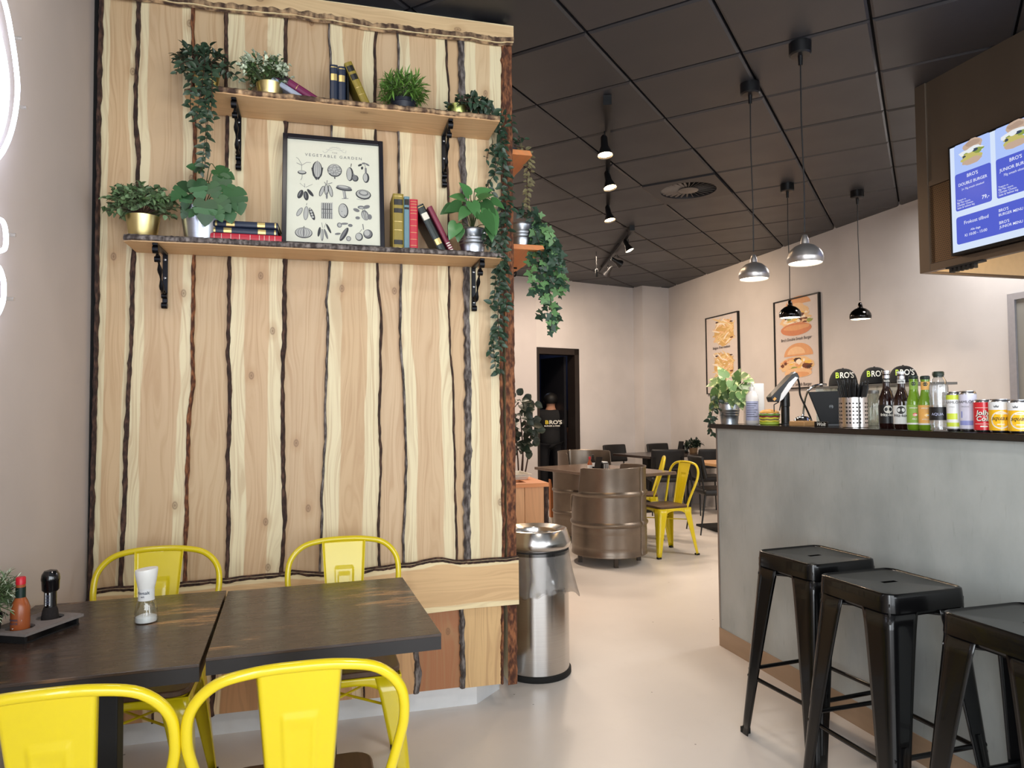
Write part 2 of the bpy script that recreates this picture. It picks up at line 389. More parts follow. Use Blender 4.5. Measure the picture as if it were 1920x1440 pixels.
bpy.data.objects.remove(br); br = struct(m.build('wall_back_room', 'back_room_wall'))
tl = MB(); wallbox(tl, 0, .142, 0, .142, -1.994, -2.0); tme = None
for i in range(8):
    for j in range(5):
        sft = D*(-.35+i*.15)+Vector((0, 0, 1.02+j*.15))
        if tme is None: o = tl.build('tile', 'back_room_tile', br); tme = o; o.location = sft
        else: o = tme.copy(); COL.objects.link(o); o.location = sft
# ceiling of square tiles laid diagonally
cl = slab('ceiling', 'groove_black', XL-.1, XR+.1, YF-.1, 10.5, CEIL+.03, CEIL+.08)
TH = math.radians(45.5); TS = .618; O0 = pZ(1183, 150, CEIL); ea = Vector((math.sin(TH), math.cos(TH), 0)); eb = Vector((math.cos(TH), -math.sin(TH), 0))
def inroom(p):
    if not (XL+.12 < p.x < XR-.05 and YF+.1 < p.y): return False
    if p.x < .85 and 3.3 < p.y < 3.8: return False
    return (p-A).dot(NB) > .03 if p.x > A.x else p.y < 9.4
tile = None; DIFF = pZ(1295, 356, CEIL); TILES = []
g = TS/2-.0065
for i in range(-16, 17):
    for j in range(-16, 17):
        c = O0+ea*(TS*(i+.5))+eb*(TS*(j+.5))
        if not any(inroom(c+ea*a*.3+eb*b*.3) for a in (-1, 0, 1) for b in (-1, 0, 1)): continue
        # clip the square to the room outline on the axis-aligned sides
        if c.y < -1.2: continue
        if (c-DIFF).length < .3: DTILE = c; continue
        if tile is None:
            mb = MB(); mb.prism([(-g, -g), (g, -g), (g, g), (-g, g)], lambda u, v, t: ea*u+eb*v+Vector((0, 0, t)), -.004, .02)
            mb.add([ea*a*(g-.012)+eb*b*(g-.012)+Vector((0, 0, -.012)) for a, b in ((-1, -1), (1, -1), (1, 1), (-1, 1))]+[ea*a*g+eb*b*g+Vector((0, 0, -.004)) for a, b in ((-1, -1), (1, -1), (1, 1), (-1, 1))], [(0, 1, 2, 3), (0, 4, 5, 1), (1, 5, 6, 2), (2, 6, 7, 3), (3, 7, 4, 0)])
            tile = mb.build('ceiling_tile', 'ceiling_tile', cl); o = tile
        else: o = tile.copy(); COL.objects.link(o)
        o.location = c+Vector((0, 0, noisef(i*1.7, j*2.3)*.004)); o.rotation_euler = (noisef(i, j, 3)*.012, noisef(i, j, 9)*.012, 0); o.parent = cl

# ================================================================== wood clad partition
WY = 3.27            # face of the back layer of planks
pw = struct(MB().prism([(XL, 3.305), (.70, 3.305), (.845, 3.45), (.845, 4.05), (XL, 4.05)], lambda u, v, t: Vector((u, v, t)), 0, 3.262).build('wall_partition', 'paint_white'))
def wz(x, y, Y=WY): p = pY(x, y, Y); return p.x, p.z
UPB = [  # bark lines between the planks, read off the photograph from top to bottom: (x, y) ..., bark width m, bark material
 ([(196, -60), (192, 0), (188, 160), (186, 300), (184, 480), (183, 600), (179, 770), (175, 940), (172, 1030), (170, 1110)], .018, 'bark_brown'),
 ([(262, -60), (262, 0), (262, 66), (257, 166), (256, 213), (257, 233), (262, 283), (261, 333), (252, 500), (250, 605), (243, 713), (242, 738), (239, 834), (235, 959), (229, 1072), (228, 1110)], .021, 'bark_brown'),
 ([(363, -60), (363, 16), (363, 76), (365, 216), (366, 300), (367, 366), (365, 480), (362, 605), (361, 655), (364, 713), (356, 772), (352, 876), (350, 980), (348, 1026), (347, 1110)], .016, 'bark_rust'),
 ([(426, -60), (426, 20), (425, 110), (428, 233), (426, 316), (432, 400), (431, 480), (431, 584), (429, 655), (433, 751), (429, 855), (430, 959), (427, 1076), (427, 1110)], .019, 'bark_brown'),
 ([(537, -60), (536, 30), (535, 100), (535.7, 233), (535, 480), (533, 605), (530, 730), (531, 855), (534, 980), (527, 1072), (527, 1110)], .019, 'bark_brown'),
 ([(616, -60), (617, 43), (620, 106), (622, 233), (618, 492), (617, 534), (612, 563), (615, 605), (613, 688), (609, 772), (611, 813), (605, 897), (603, 980), (600, 1063), (600, 1110)], .012, 'bark_grey'),
 ([(712, -20), (707, 55), (702.5, 80), (702, 133), (702.5, 183), (707, 492), (709, 542), (714, 584), (713, 709), (710, 772), (713, 834), (714, 897), (709, 980), (710, 1060), (710, 1110)], .014, 'bark_brown'),
 ([(745, -20), (745, 57), (747, 117), (747, 267), (748, 350), (752, 500), (750, 563), (750, 647), (755, 697), (759, 772), (761, 855), (760, 938), (755, 1022), (757, 1055), (757, 1110)], .013, 'bark_grey'),
 ([(835, -20), (835, 67), (837, 133), (841, 167), (837, 300), (840, 367), (841, 500), (841, 584), (843, 667), (848, 697), (850, 813), (852, 897), (855, 1042), (855, 1110)], .012, 'bark_brown'),
 ([(865, -20), (865, 70), (865, 117), (867, 158), (867, 300), (875, 505), (875, 605), (877.5, 730), (878, 855), (875, 980), (877, 1042), (877, 1110)], .034, 'bark_grey'),
 ([(941, -20), (941, 80), (941, 150), (941, 300), (940, 480), (938, 709), (940, 813), (941, 897), (943, 980), (942, 1040), (942, 1110)], .020, 'bark_rust')]
LOB = [([(172, 1100), (172, 1420)], .016, 'bark_brown'), ([(290, 1100), (288, 1400)], .014, 'bark_brown'), ([(402, 1100), (400, 1250), (398, 1400)], .020, 'bark_brown'), ([(498, 1100), (497, 1400)], .006, 'bark_brown'), ([(600, 1100), (600, 1400)], .008, 'bark_brown'),
 ([(682, 1100), (682, 1350)], .008, 'bark_brown'), ([(776, 1100), (778, 1200), (782, 1260), (780, 1320)], .033, 'bark_grey'), ([(864, 1100), (866, 1180), (868, 1260), (866, 1310)], .028, 'bark_grey'), ([(941, 1100), (940, 1300)], .018, 'bark_rust')]
TINT = [(1, .97, .93, .55), (.98, .96, .95, .62), (.96, .95, .93, 2.), (.97, .93, .90, .42), (.95, .93, .93, 2.), (.96, .92, .86, .45), (1, .98, .99, 2.), (.99, .96, .94, .52), (.98, .92, .86, 2.), (1.05, 1.06, 1.04, .3)]
LTINT = [(1, 1, 1, .6), (1.05, 1.0, .95, .5), (.95, .92, .9, .7), (1.02, 1, 1, 2.), (1.1, 1.15, 1.2, .5), (1.05, 1.12, 1.1, 2.), (.68, .50, .44, 1.6), (1.17, 1.42, 1.40, 1.4)]
def cladding(B, z0, z1, tints, mname, seed):
    N = 46; zs = [z0+(z1-z0)*k/N for k in range(N+1)]
    lines = []
    for bi, (pts, wd, bm) in enumerate(B):
        q = sorted(((wz(x, y)[1], wz(x, y)[0]) for x, y in pts)); lines.append([interp(q, z)+noisef(z*9, bi*3.3+seed)*.0035 for z in zs])
    for i in range(len(B)-1):
        l, r = lines[i], lines[i+1]; fy = WY-(.016 if i % 2 else 0.)
        vs = [Vector((x, y, z)) for y in (fy, WY+.03) for k, z in enumerate(zs) for x in (l[k]-.004, r[k]+.004)]
        n2 = 2*(N+1); fs = []
        for k in range(N):
            a = 2*k; fs += [(a, a+1, a+3, a+2), (n2+a+1, n2+a, n2+a+2, n2+a+3), (a, a+2, n2+a+2, n2+a), (a+1, n2+a+1, n2+a+3, a+3)]
        fs += [(0, n2, n2+1, 1), (2*N, 2*N+1, n2+2*N+1, n2+2*N)]
        def uv(co, l=l, r=r):
            t = (co.z-z0)/(z1-z0)*N; k = min(int(t), N-1); ff = t-k; a = l[k]*(1-ff)+l[k+1]*ff; b = r[k]*(1-ff)+r[k+1]*ff
            return ((co.x-a)/(b-a), co.z)
        o = MB().add(vs, fs).build('plank', mname, pw, uv=uv); o.color = tints[i % len(tints)]
        if i == 0: strip(B, lines, 0, zs, o, seed)
        strip(B, lines, i+1, zs, o, seed)
def strip(B, lines, i, zs, par, seed):
    wd, bm = B[i][1], B[i][2]; fy = WY-.016; sec = []
    zz = []; 
    for k in range(len(zs)-1):
        for j in range(3): zz.append((zs[k]+(zs[k+1]-zs[k])*j/3, lines[i][k]+(lines[i][k+1]-lines[i][k])*j/3))
    zz.append((zs[-1], lines[i][-1]))
    mb = MB(); n = len(zz); vs = []
    for z, x in zz:
        a = wd*(.5+.30*noisef(z*23, i*7.7+seed)+.15*noisef(z*80, i)); b = wd*(.5+.30*noisef(z*19, i*5.1+40+seed))
        dp = .010+.006*noisef(z*40, i, 8)
        vs += [Vector((x-a, fy+.004, z)), Vector((x-a*.5, fy-dp, z)), Vector((x+b*.4, fy-dp*.8, z)), Vector((x+b, fy+.006, z))]
    for k in range(n-1):
        for j in range(3): q = 4*k+j; mb.f.append((q, q+1, q+5, q+4))
    mb.v = vs; mb.build('bark_edge', bm, par, smooth=50)
cladding(UPB, .62, 3.235, TINT, 'plank_wood', 0); cladding(LOB, .10, .64, LTINT, 'lower_plank_wood', 50)
# horizontal boards with live edges
def hboard(top, bot, Y, mname, col, barkside, bm, x0, x1):
    N = 60; xs = [x0+(x1-x0)*k/N for k in range(N+1)]
    tp = sorted((wz(x, y, Y)) for x, y in top); bt = sorted(wz(x, y, Y) for x, y in bot)
    T = [interp(tp, x)+(noisef(x*14, 2)*.006 if barkside != 'b' else 0) for x in xs]; Bm = [interp(bt, x)+(noisef(x*14, 5)*.006 if barkside != 't' else 0) for x in xs]
    vs = [Vector((x, y, z)) for y in (Y, Y+.03) for k, x in enumerate(xs) for z in (Bm[k], T[k])]; n2 = 2*(N+1); fs = []
    for k in range(N):
        a = 2*k; fs += [(a, a+2, a+3, a+1), (n2+a, n2+a+1, n2+a+3, n2+a+2), (a, n2+a, n2+a+2, a+2), (a+1, a+3, n2+a+3, n2+a+1)]
    fs += [(0, 1, n2+1, n2), (2*N, n2+2*N, n2+2*N+1, 2*N+1)]
    def uv(co): t = (co.x-x0)/(x1-x0)*N; k = max(0, min(int(t), N-1)); return ((co.z-Bm[k])/max(T[k]-Bm[k], .01), co.x)
    o = MB().add(vs, fs).build('board', mname, pw, uv=uv); o.color = col
    mb = MB(); E = Bm if barkside == 'b' else T; sg = 1 if barkside == 'b' else -1; vs = []
    for k, x in enumerate(xs):
        for j in range(3):
            if k == N and j: break
            xx = x+(x1-x0)/N*j/3; z = E[k]+(E[min(k+1, N)]-E[k])*j/3; a = (.030 if barkside == 'b' else .014)*(1+.5*noisef(xx*25, 3)+.25*noisef(xx*70, 1))
            vs += [Vector((xx, Y+.02, z-sg*.006)), Vector((xx, Y-.006, z+sg*a*.2)), Vector((xx, Y-.004, z+sg*a*.7)), Vector((xx, Y+.004, z+sg*a))]
    n = len(vs)//4
    for k in range(n-1):
        for j in range(3): q = 4*k+j; mb.f.append((q, q+1, q+5, q+4))
    mb.v = vs; mb.build('bark_edge', bm, o, smooth=60)
hboard([(-200, -109), (640, 5), (959, 48.3)], [(-100, -55), (300, 0), (360, 8), (433, 18), (533, 26), (633, 40), (702, 52), (740, 56), (807, 64), (870, 70), (937, 80), (960, 78)], 3.22, 'board_wood', (1.02, 1.02, 1.0, .9), 'b', 'bark_pale', XL+.0, .885)
hboard([(160, 1112), (193, 1106), (300, 1099), (380, 1092), (457, 1084), (527, 1077), (547, 1073), (600, 1077), (690, 1068), (773, 1058), (823, 1048), (850, 1053), (880, 1053), (960, 1047)], [(160, 1215), (600, 1172), (805, 1150), (880, 1141), (961, 1134)], 3.215, 'board_wood', (.97, .90, .82, .75), 't', 'bark_brown', XL+.03, .885)
MB().bx(XL, -.900, WY+.004, WY+.03, .10, 3.23).build('dark_gap_filler', 'groove_black', pw)  # added black filler strip: dark bark and shadow of the corner gap as colour
# side cladding on the end of the partition
m = MB(); m.bx(.845, .868, 3.27, 4.05, .10, 3.25); o = m.build('plank', 'plank_wood', pw, uv=lambda c: ((c.y-3.27)/.8, c.z)); o.color = (.9, .85, .8, .7)
m = MB(); vs = []
for k in range(140):
    z = .09+k*(3.14/139); a = .004*noisef(z*30, 2); vs += [Vector((.840+a, WY-.014, z)), Vector((.884+a+.006*noisef(z*17, 9), WY-.012, z)), Vector((.892+.006*noisef(z*22, 4), WY+.012, z)), Vector((.870, WY+.03, z))]
for k in range(139):
    for j in range(3): q = 4*k+j; m.f.append((q, q+1, q+5, q+4))
m.v = vs; m.build('bark_edge', 'bark_rust', pw, smooth=60)
# ================================================================== counter
mat('counter_kick', (168, 142, 116), .5, var=.1, scale=6, stretch=(1, .3, 4)); mat('counter_top', (28, 25, 25), .18, var=.08, scale=8)
CX, CT = 2.233, 1.285
ct = thing('service_counter', 'grey concrete-look service counter with brown kick strip behind the bar stools', 'counter', (CX+.25, 2.2, 0))
MB().bx(CX, CX+.46, .35, 3.712, .104, 1.258).build('body', 'counter_concrete', ct, world=True)
MB().bx(CX-.004, CX+.46, .35, 3.716, 0, .104).build('kick_strip', 'counter_kick', ct, world=True)
MB().bx(CX-.002, CX+.005, 3.700, 3.716, .104, 1.258).build('corner_trim', 'steel_plain' if 'steel_plain' in MATS else mat('steel_plain', (150, 150, 150), .4, .9), ct, world=True)
ctop = MB().bx(CX-.03, CX+.462, .30, 3.745, 1.259, CT).build('countertop', 'counter_top', bevel=.003); tag(ctop, 'dark brown polished slab top lying on the grey service counter', 'countertop')

# ================================================================== metal cafe chairs and bar stools
mat('yellow_paint', (216, 194, 20), .28, var=.02, scale=12, coat=.5); mat('seat_wood', (84, 60, 42), .4, var=.25, scale=5, stretch=(14, 1, 1)); mat('rubber', (18, 18, 18), .8)
mat('steel_bolt', (150, 150, 150), .3, 1.)
def flange_leg(top, foot, wt, wb, sx, sy, n=8):
    """folded sheet leg: L section with a rounded corner that tapers to the foot; sx, sy point outwards"""
    def fn(u, v):
        t = v; w_ = wt+(wb-wt)*(t**.8); c = Vector(top).lerp(Vector(foot), t)
        rr = min(.02, w_*.45); L = w_-rr
        s_ = u*(2*L+PI/2*rr)
        if s_ < L: x, y = -w_+s_, 0.
        elif s_ > L+PI/2*rr: x, y = 0., -(rr+(s_-L-PI/2*rr))
        else: a = (s_-L)/rr; x, y = -rr+rr*math.sin(a), -rr+rr*math.cos(a)
        return c+Vector((x*sx, y*sy, 0))
    return MB().sheet(fn, 12, n)
def apron(p, q, ztop, mid, end, inward):
    p, q = Vector(p), Vector(q)
    def fn(u, v):
        b = end+(mid-end)*(1-abs(2*u-1)**3.0); c = p.lerp(q, u); return Vector((c.x, c.y, ztop-b*v))
    return MB().sheet(fn, 16, 3)
def tolix():
    t = thing('cafe_chair', 'x', 'chair')
    S = .172; zt = .445
    sq = [(a*S+b*0, 0) for a, b in ()]
    out = []
    for cx, cy, a0 in ((S-.05, S-.05, 0), (-S+.05, S-.05, PI/2), (-S+.05, -S+.05, PI), (S-.05, -S+.05, 1.5*PI)):
        out += [(cx+.05*math.cos(a0+k*PI/10), cy+.05*math.sin(a0+k*PI/10)) for k in range(6)]
    seat = MB().prism([(x*1.04, y*1.04) for x, y in out], lambda u, v, k: Vector((u, v, k)), zt, zt+.022).build('seat', 'seat_wood', t, bevel=.005, smooth=40); label(seat, 'dark stained wooden seat')
    MB().prism(out, lambda u, v, k: Vector((u, v, k)), zt-.02, zt).build('seat_pan', 'yellow_paint', t)
    for sx in (1, -1):
        for sy in (1, -1):
            ft = Vector((sx*.215, sy*(.225 if sy > 0 else .235), 0))
            lg = flange_leg((sx*.178, sy*.178, zt-.005), ft, .092, .030, sx, sy).build('leg', 'yellow_paint', t, smooth=50, solid=.003)
            MB().box((ft.x-sx*.014, ft.y-sy*.014, .008), (.034, .034, .016)).build('rubber_foot', 'rubber', lg)
    for p, q in (((-.178, .178), (.178, .178)), ((-.178, -.178), (.178, -.178)), ((.178, -.178), (.178, .178)), ((-.178, -.178), (-.178, .178))):
        apron((p[0], p[1], 0), (q[0], q[1], 0), zt, .025, .15, 0).build('apron', 'yellow_paint', t, smooth=60, solid=.003)
    MB().tube([(-.165, -.165, .33), (.165, .165, .33)], .005, 6).build('brace', 'yellow_paint', t); MB().tube([(-.165, .165, .325), (.165, -.165, .325)], .005, 6).build('brace', 'yellow_paint', t)
    half = [(.168, -.135, .445), (.180, -.158, .52), (.206, -.20, .64), (.218, -.225, .715), (.208, -.243, .785), (.160, -.256, .835), (.085, -.262, .853), (0, -.264, .857)]
    path = smoothpath(half+[(-x, y, z) for x, y, z in half[-2::-1]], 5)
    MB().tube(path, .0115, 12).build('back_hoop', 'yellow_paint', t, smooth=80)
    def sp(u, v):
        wd = .060+(.086-.060)*v; x = (2*u-1)*wd; z = .435+(.852-.435)*v; y = -.160-.100*v**1.05
        e = 0.
        if .10 < v < .78 and abs(x) < wd*.52: e = .0
        k = min(max((wd*.50-abs(x))/.006, 0), 1)*min(max((.76-v)/.02, 0), 1)*min(max((v-.12)/.03, 0), 1)
        k2 = min(max((wd*.34-abs(x))/.006, 0), 1)*min(max((.70-v)/.02, 0), 1)
        y -= .004*(k-.6*k2)
        if abs(2*u-1) > .93: y += .012*(abs(2*u-1)-.93)/.07
        return (x, y, z)
    MB().sheet(sp, 40, 50).build('back_splat', 'yellow_paint', t, smooth=60, solid=.002)
    return t
C0 = tolix()
YG = 'yellow metal cafe chairs'
C0.location = (-.05, 1.80, 0); C0.rotation_euler = (0, 0, math.radians(1)); C0['group'] = YG
C0['label'] = 'nearest yellow metal chair, back to viewer, at right half of the dark table'
copy_tree(C0, (-.515, 1.785, 0), math.radians(3), 'yellow metal chair at bottom left corner, back to viewer, at the left table', YG)
copy_tree(C0, (-.605, 2.74, 0), math.radians(180), 'yellow metal chair against wood planks behind the white-capped salt grinder', YG)
copy_tree(C0, (.088, 2.74, 0), math.radians(181), 'yellow metal chair against wood planks behind the right half of the table', YG)
def stool():
    t = thing('bar_stool', 'x', 'stool'); zt = .775; S = .166
    def rsq(S, r=.045):
        out = []
        for cx, cy, a0 in ((S-r, S-r, 0), (-S+r, S-r, PI/2), (-S+r, -S+r, PI), (S-r, -S+r, 1.5*PI)):
            out += [(cx+r*math.cos(a0+k*PI/12), cy+r*math.sin(a0+k*PI/12)) for k in range(7)]
        return out
    m = MB(); A_ = rsq(S, .044); B_ = rsq(S-.012, .034); C_ = rsq(S-.016, .03); n = len(A_)
    rings = [[(x, y, zt-.06) for x, y in rsq(S+.003, .046)], [(x, y, zt-.012) for x, y in A_], [(x, y, zt-.003) for x, y in rsq(S-.003, .038)], [(x, y, zt) for x, y in rsq(S-.008, .036)], [(x, y, zt-.005) for x, y in B_], [(x, y, zt-.006) for x, y in C_]]
    sl = []   # hand slot outline with the same vertex count
    for k in range(n):
        a = PI/4+2*PI*(k-3)/n; a = math.atan2(A_[k][1], A_[k][0]); x = max(-.030, min(.030, .2*math.cos(a))); y = max(-.010, min(.010, .2*math.sin(a))); sl.append((x, y, zt-.006))
    rings += [sl, [(x, y, zt-.03) for x, y, _ in sl]]
    for r_ in rings: m.v += [Vector(p) for p in r_]
    for j in range(len(rings)-1):
        for i in range(n): a, b = j*n+i, j*n+(i+1) % n; m.f.append((a, b, b+n, a+n))
    m.build('seat', 'black_gloss', t, smooth=50)
    legs = []
    for sx in (1, -1):
        for sy in (1, -1):
            ft = Vector((sx*.218, sy*.218, 0)); lg = flange_leg((sx*.157, sy*.157, zt-.04), ft, .118, .048, sx, sy, 10).build('leg', 'black_gloss', t, smooth=50, solid=.003)
            MB().box((ft.x-sx*.015, ft.y-sy*.015, .012), (.029, .029, .024)).build('rubber_foot', 'rubber', lg)
            MB().sheet(lambda u, v, ft=ft, sx=sx, sy=sy: (lambda q, w_: (q.x-sx*(.35+.4*u)*w_, q.y+sy*(.001+.004*math.sin(u*PI)), q.z))(Vector((sx*.157, sy*.157, zt-.04)).lerp(ft, .58+.3*v), .122+(.048-.122)*(.58+.3*v)**.8), 6, 4).build('pressed_rib', 'black_gloss', lg, smooth=80)
    def cn(sx, sy, z): q = Vector((sx*.160, sy*.160, zt)).lerp(Vector((sx*.218, sy*.218, 0)), (zt-z)/zt); return Vector((q.x-sx*.010, q.y-sy*.010, z))
    for (a, b, z) in (((-1, -1), (1, -1), .27), ((-1, 1), (1, 1), .27), ((-1, -1), (-1, 1), .245), ((1, -1), (1, 1), .245)):
        MB().tube([cn(*a, z), cn(*b, z)], .0085, 10).build('stretcher', 'black_gloss', t, smooth=60)
    for (a, b, z) in (((-1, -1), (1, 1), .685), ((-1, 1), (1, -1), .678)):
        MB().tube([cn(*a, z), cn(*b, z)], .006, 8).build('brace', 'black_gloss', t, smooth=60)
    for p, q in (((-.166, .166), (.166, .166)), ((-.166, -.166), (.166, -.166)), ((.166, -.166), (.166, .166)), ((-.166, -.166), (-.166, .166))):
        apron((p[0]*.93, p[1]*.93, 0), (q[0]*.93, q[1]*.93, 0), zt-.03, .045, .085, 0).build('apron', 'black_gloss', t, smooth=60, solid=.002)
    return t
S0 = stool(); SG = 'black metal bar stools'
S0.location = (1.955, 2.515, 0); S0.rotation_euler = (0, 0, math.radians(5)); S0['group'] = SG; S0['label'] = 'glossy black metal bar stool farthest from viewer, nearest the counter end'
copy_tree(S0, (1.905, 2.065, 0), math.radians(2), 'middle one of three glossy black metal bar stools at the grey counter', SG)
copy_tree(S0, (1.93, 1.565, 0), math.radians(1), 'glossy black metal bar stool cut off by the right edge of the picture', SG)

# ================================================================== the two dark tables by the wood wall
def table_mat():
    s = NT('table_oak'); o = s.coord((1, 14, 1)); n = s.n('TexNoise', i_Vector=o, i_Scale=9., i_Detail=5.); wv = s.n('TexNoise', i_Vector=s.coord((2, 8, 1)), i_Scale=5., i_Detail=3.)
    wear = s.n('TexNoise', i_Vector=s.coord((1, 3.5, 1), loc=(3.1, .3, 0)), i_Scale=3.2, i_Detail=3.); wear2 = s.n('TexNoise', i_Vector=s.coord((3, 40, 1)), i_Scale=3., i_Detail=4.)
    c = s.mix(n.outputs[0], lin((34, 25, 21)), lin((74, 59, 50))); c = s.mix(s.math('MULTIPLY', s.ramp(wear.outputs[0], .58, .70), s.ramp(wear2.outputs[0], .35, .6)), c, lin((176, 130, 84)))
    s.link(c, s.b.inputs['Base Color']); s.link(s.math('MULTIPLY_ADD', wv.outputs[0], .25, .14), s.b.inputs['Roughness']); s.bump(n.outputs[0], .25, .002)
table_mat(); mat('table_edge', (26, 22, 22), .4, var=.1)
def table(c, sx, sy, rz, h, lab):
    t = thing('pedestal_table', lab, 'table', (c[0], c[1], 0), rz, 'dark pedestal tables by the wood wall')
    MB().box((0, 0, h-.004), (sx, sy, .008)).build('tabletop', 'table_oak', t, bevel=.001)
    MB().box((0, 0, h-.026), (sx-.001, sy-.001, .036)).build('edge_frame', 'table_edge', t)
    MB().box((0, 0, h/2-.02), (.080, .080, h-.05)).build('column', 'black_matte', t, bevel=.004)
    MB().box((0, 0, h-.052), (.34, .34, .016)).build('mount_plate', 'black_matte', t); MB().box((0, 0, .008), (.44, .44, .016)).build('base_plate', 'black_matte', t, bevel=.003)
    return t
table((-.606, 2.310), .585, .765, math.radians(2.3), .750, 'dark oak table under the salt grinder, pushed against the left wall')
table((.001, 2.340), .612, .71, math.radians(2.6), .752, 'dark oak table with worn front edge, right of the joint, beside the floor')

# ================================================================== waste bin
def brushed(name, rgb, rough=.28, aniso=.5):
    s = NT(name); n = s.n('TexNoise', i_Vector=s.coord((1, 1, 90)), i_Scale=4., i_Detail=4.); c = lin(rgb)
    s.link(s.mix(n.outputs[0], tuple(v*.8 for v in c[:3])+(1,), c), s.b.inputs['Base Color']); s.b.inputs['Metallic'].default_value = 1.; s.b.inputs['Roughness'].default_value = rough; s.b.inputs['Anisotropic'].default_value = aniso
brushed('brushed_steel', (206, 203, 200), .2, 0.); mat('dark_inside', (14, 15, 20), .7)
bn = thing('waste_bin', 'tall round brushed steel waste bin with clear bag, standing beside the wood wall', 'bin', (1.092, 3.625, 0))
MB().lathe([(.172, .030), (.172, .700)], 48).build('body', 'brushed_steel', bn, smooth=40)
MB().lathe([(.176, 0), (.181, .006), (.181, .028), (.174, .032)], 48).build('base_ring', 'rubber', bn, smooth=40)
MB().lathe([(.160, .652), (.170, .652), (.183, .664), (.188, .680), (.186, .694), (.170, .742), (.165, .750), (.158, .752), (.122, .736), (.118, .728), (.118, .690)], 48, caps=False).build('lid_ring', 'brushed_steel', bn, smooth=35)
MB().lathe([(.173, .628), (.1745, .630), (.1745, .652), (.150, .654)], 48, caps=False).build('lid_band', 'rubber', bn, smooth=40)
MB().lathe([(.119, .728), (.125, .40), (0, .40)], 32, caps=False).build('inner_bucket', 'dark_inside', bn, smooth=40)
s = NT('clear_bag'); tr = s.n('BsdfTransparent'); gl = s.n('BsdfGlossy'); gl.inputs['Roughness'].default_value = .15; df = s.n('BsdfTranslucent'); df.inputs[0].default_value = (.85, .85, .86, 1)
mx1 = s.n('MixShader', i_0=.6); s.link(gl.outputs[0], mx1.inputs[1]); s.link(df.outputs[0], mx1.inputs[2]); lw = s.n('LayerWeight'); lw.inputs[0].default_value = .3
mx2 = s.n('MixShader'); s.link(s.math('MULTIPLY_ADD', lw.outputs[1], .45, .40), mx2.inputs[0]); s.link(tr.outputs[0], mx2.inputs[1]); s.link(mx1.outputs[0], mx2.inputs[2]); s.link(mx2.outputs[0], s.t.nodes['Material Output'].inputs[0])
def bag(u, v):
    a = 2*PI*u; dz = .05*noisef(math.cos(a)*1.2, math.sin(a)*1.2, 4)+.035*noisef(math.cos(a)*3, math.sin(a)*3, 1)
    fl = .045*max(0, math.cos(a+.35))**3*v**1.5; r = .1765+.006*v+.008*v*noisef(math.cos(a)*4, math.sin(a)*4, v*3)+fl+.010*v*abs(noisef(math.cos(a)*2, math.sin(a)*2, 7)); return (r*math.cos(a), r*math.sin(a), .645-(.215+dz)*v)
MB().sheet(bag, 72, 12).build('bin_bag', 'clear_bag', bn, smooth=40)

# ================================================================== shelves on the wood wall
mat('iron', (16, 17, 22), .35, .6)
def bracket(par, x, z, dz, dy, out):
    """scrolled iron bracket; z = underside of the shelf"""
    y0 = WY-.026; m = MB()
    m.box((x, y0-.004, z-dz/2), (.020, .008, dz)); m.box((x, y0-dy/2, z-.005), (.020, dy, .010))
    o = m.build('bracket', 'iron', par, world=True, bevel=.002)
    sc_ = MB(); p = [(y0-dy+.02, z-.02), (y0-dy+.055, z-.045), (y0-dy+.10, z-.10), (y0-.060, z-.17), (y0-.030, z-dz+.07)]
    pts = smoothpath([(x, a, b) for a, b in p], 6)
    sc_.tube(pts, [.007+.0035*math.sin(k*1.25) for k in range(len(pts))], 8)
    for (cy, cz, r) in ((y0-dy+.018, z-.024, .016), (y0-dy+.052, z-.056, .012), (y0-.016, z-dz+.052, .011), (y0-.014, z-dz+.012, .013)): sc_.cyl((x-.011, cy, cz), (x+.011, cy, cz), r, r, 14)
    sc_.build('scroll', 'iron', o, world=True, smooth=40)
    for k in (.12, .45, .80): MB().lathe([(.006, 0), (.005, .003), (0, .004)], 8, (x, y0-.008, z-dz*k), True, (0, -1, 0)).build('screw', 'steel_bolt', o, world=True)
def shelf(nm, lab, x0, x1, z0, yf, cut, brs, pale):
    t = thing(nm, lab, 'shelf', ((x0+x1)/2, WY-.02, z0)); N = 50; th = .026; vs = []
    yb = WY-.018
    def fy(x): return yf+.010*noisef(x*6, z0)+.005*noisef(x*19, z0)+max(0, (cut-(x-x0))*.55 if x-x0 < cut else 0)
    xs = [x0+(x1-x0)*k/N for k in range(N+1)]; m = MB()
    for x in xs: m.v += [Vector((x, fy(x)+.006, z0)), Vector((x, fy(x)+.016, z0+th)), Vector((x, yb, z0+th)), Vector((x, yb, z0))]
    for k in range(N):
        for j in range(4): a = 4*k+j; b = 4*k+(j+1) % 4; m.f.append((a, a+4, b+4, b))
    m.f += [(0, 1, 2, 3), (4*N+3, 4*N+2, 4*N+1, 4*N)]
    bd = m.build('board', 'shelf_wood', t, world=True)
    e = MB(); n = 0
    for k in range(N*3+1):
        x = x0+(x1-x0)*k/(N*3); y = fy(x); r = .005*noisef(x*50, z0, 2); e.v += [Vector((x, y+.010, z0+.004)), Vector((x, y-.002+r, z0+.008)), Vector((x, y-.002-r, z0+.018)), Vector((x, y+.010+r, z0+th+.003+.003*noisef(x*80, 3))), Vector((x, y+.024, z0+th+.0005))]; n += 1
    for k in range(n-1):
        for j in range(4): a = 5*k+j; e.f.append((a, a+1, a+6, a+5))
    e.build('bark_edge', 'bark_pale' if pale else 'bark_grey', bd, world=True, smooth=60)
    for x, dz, dy in brs: bracket(t, x, z0, dz, dy, 1)
    return t
ZU, ZL = 2.668, 2.052
bxp = lambda x, y: pY(x, y, 3.24).x
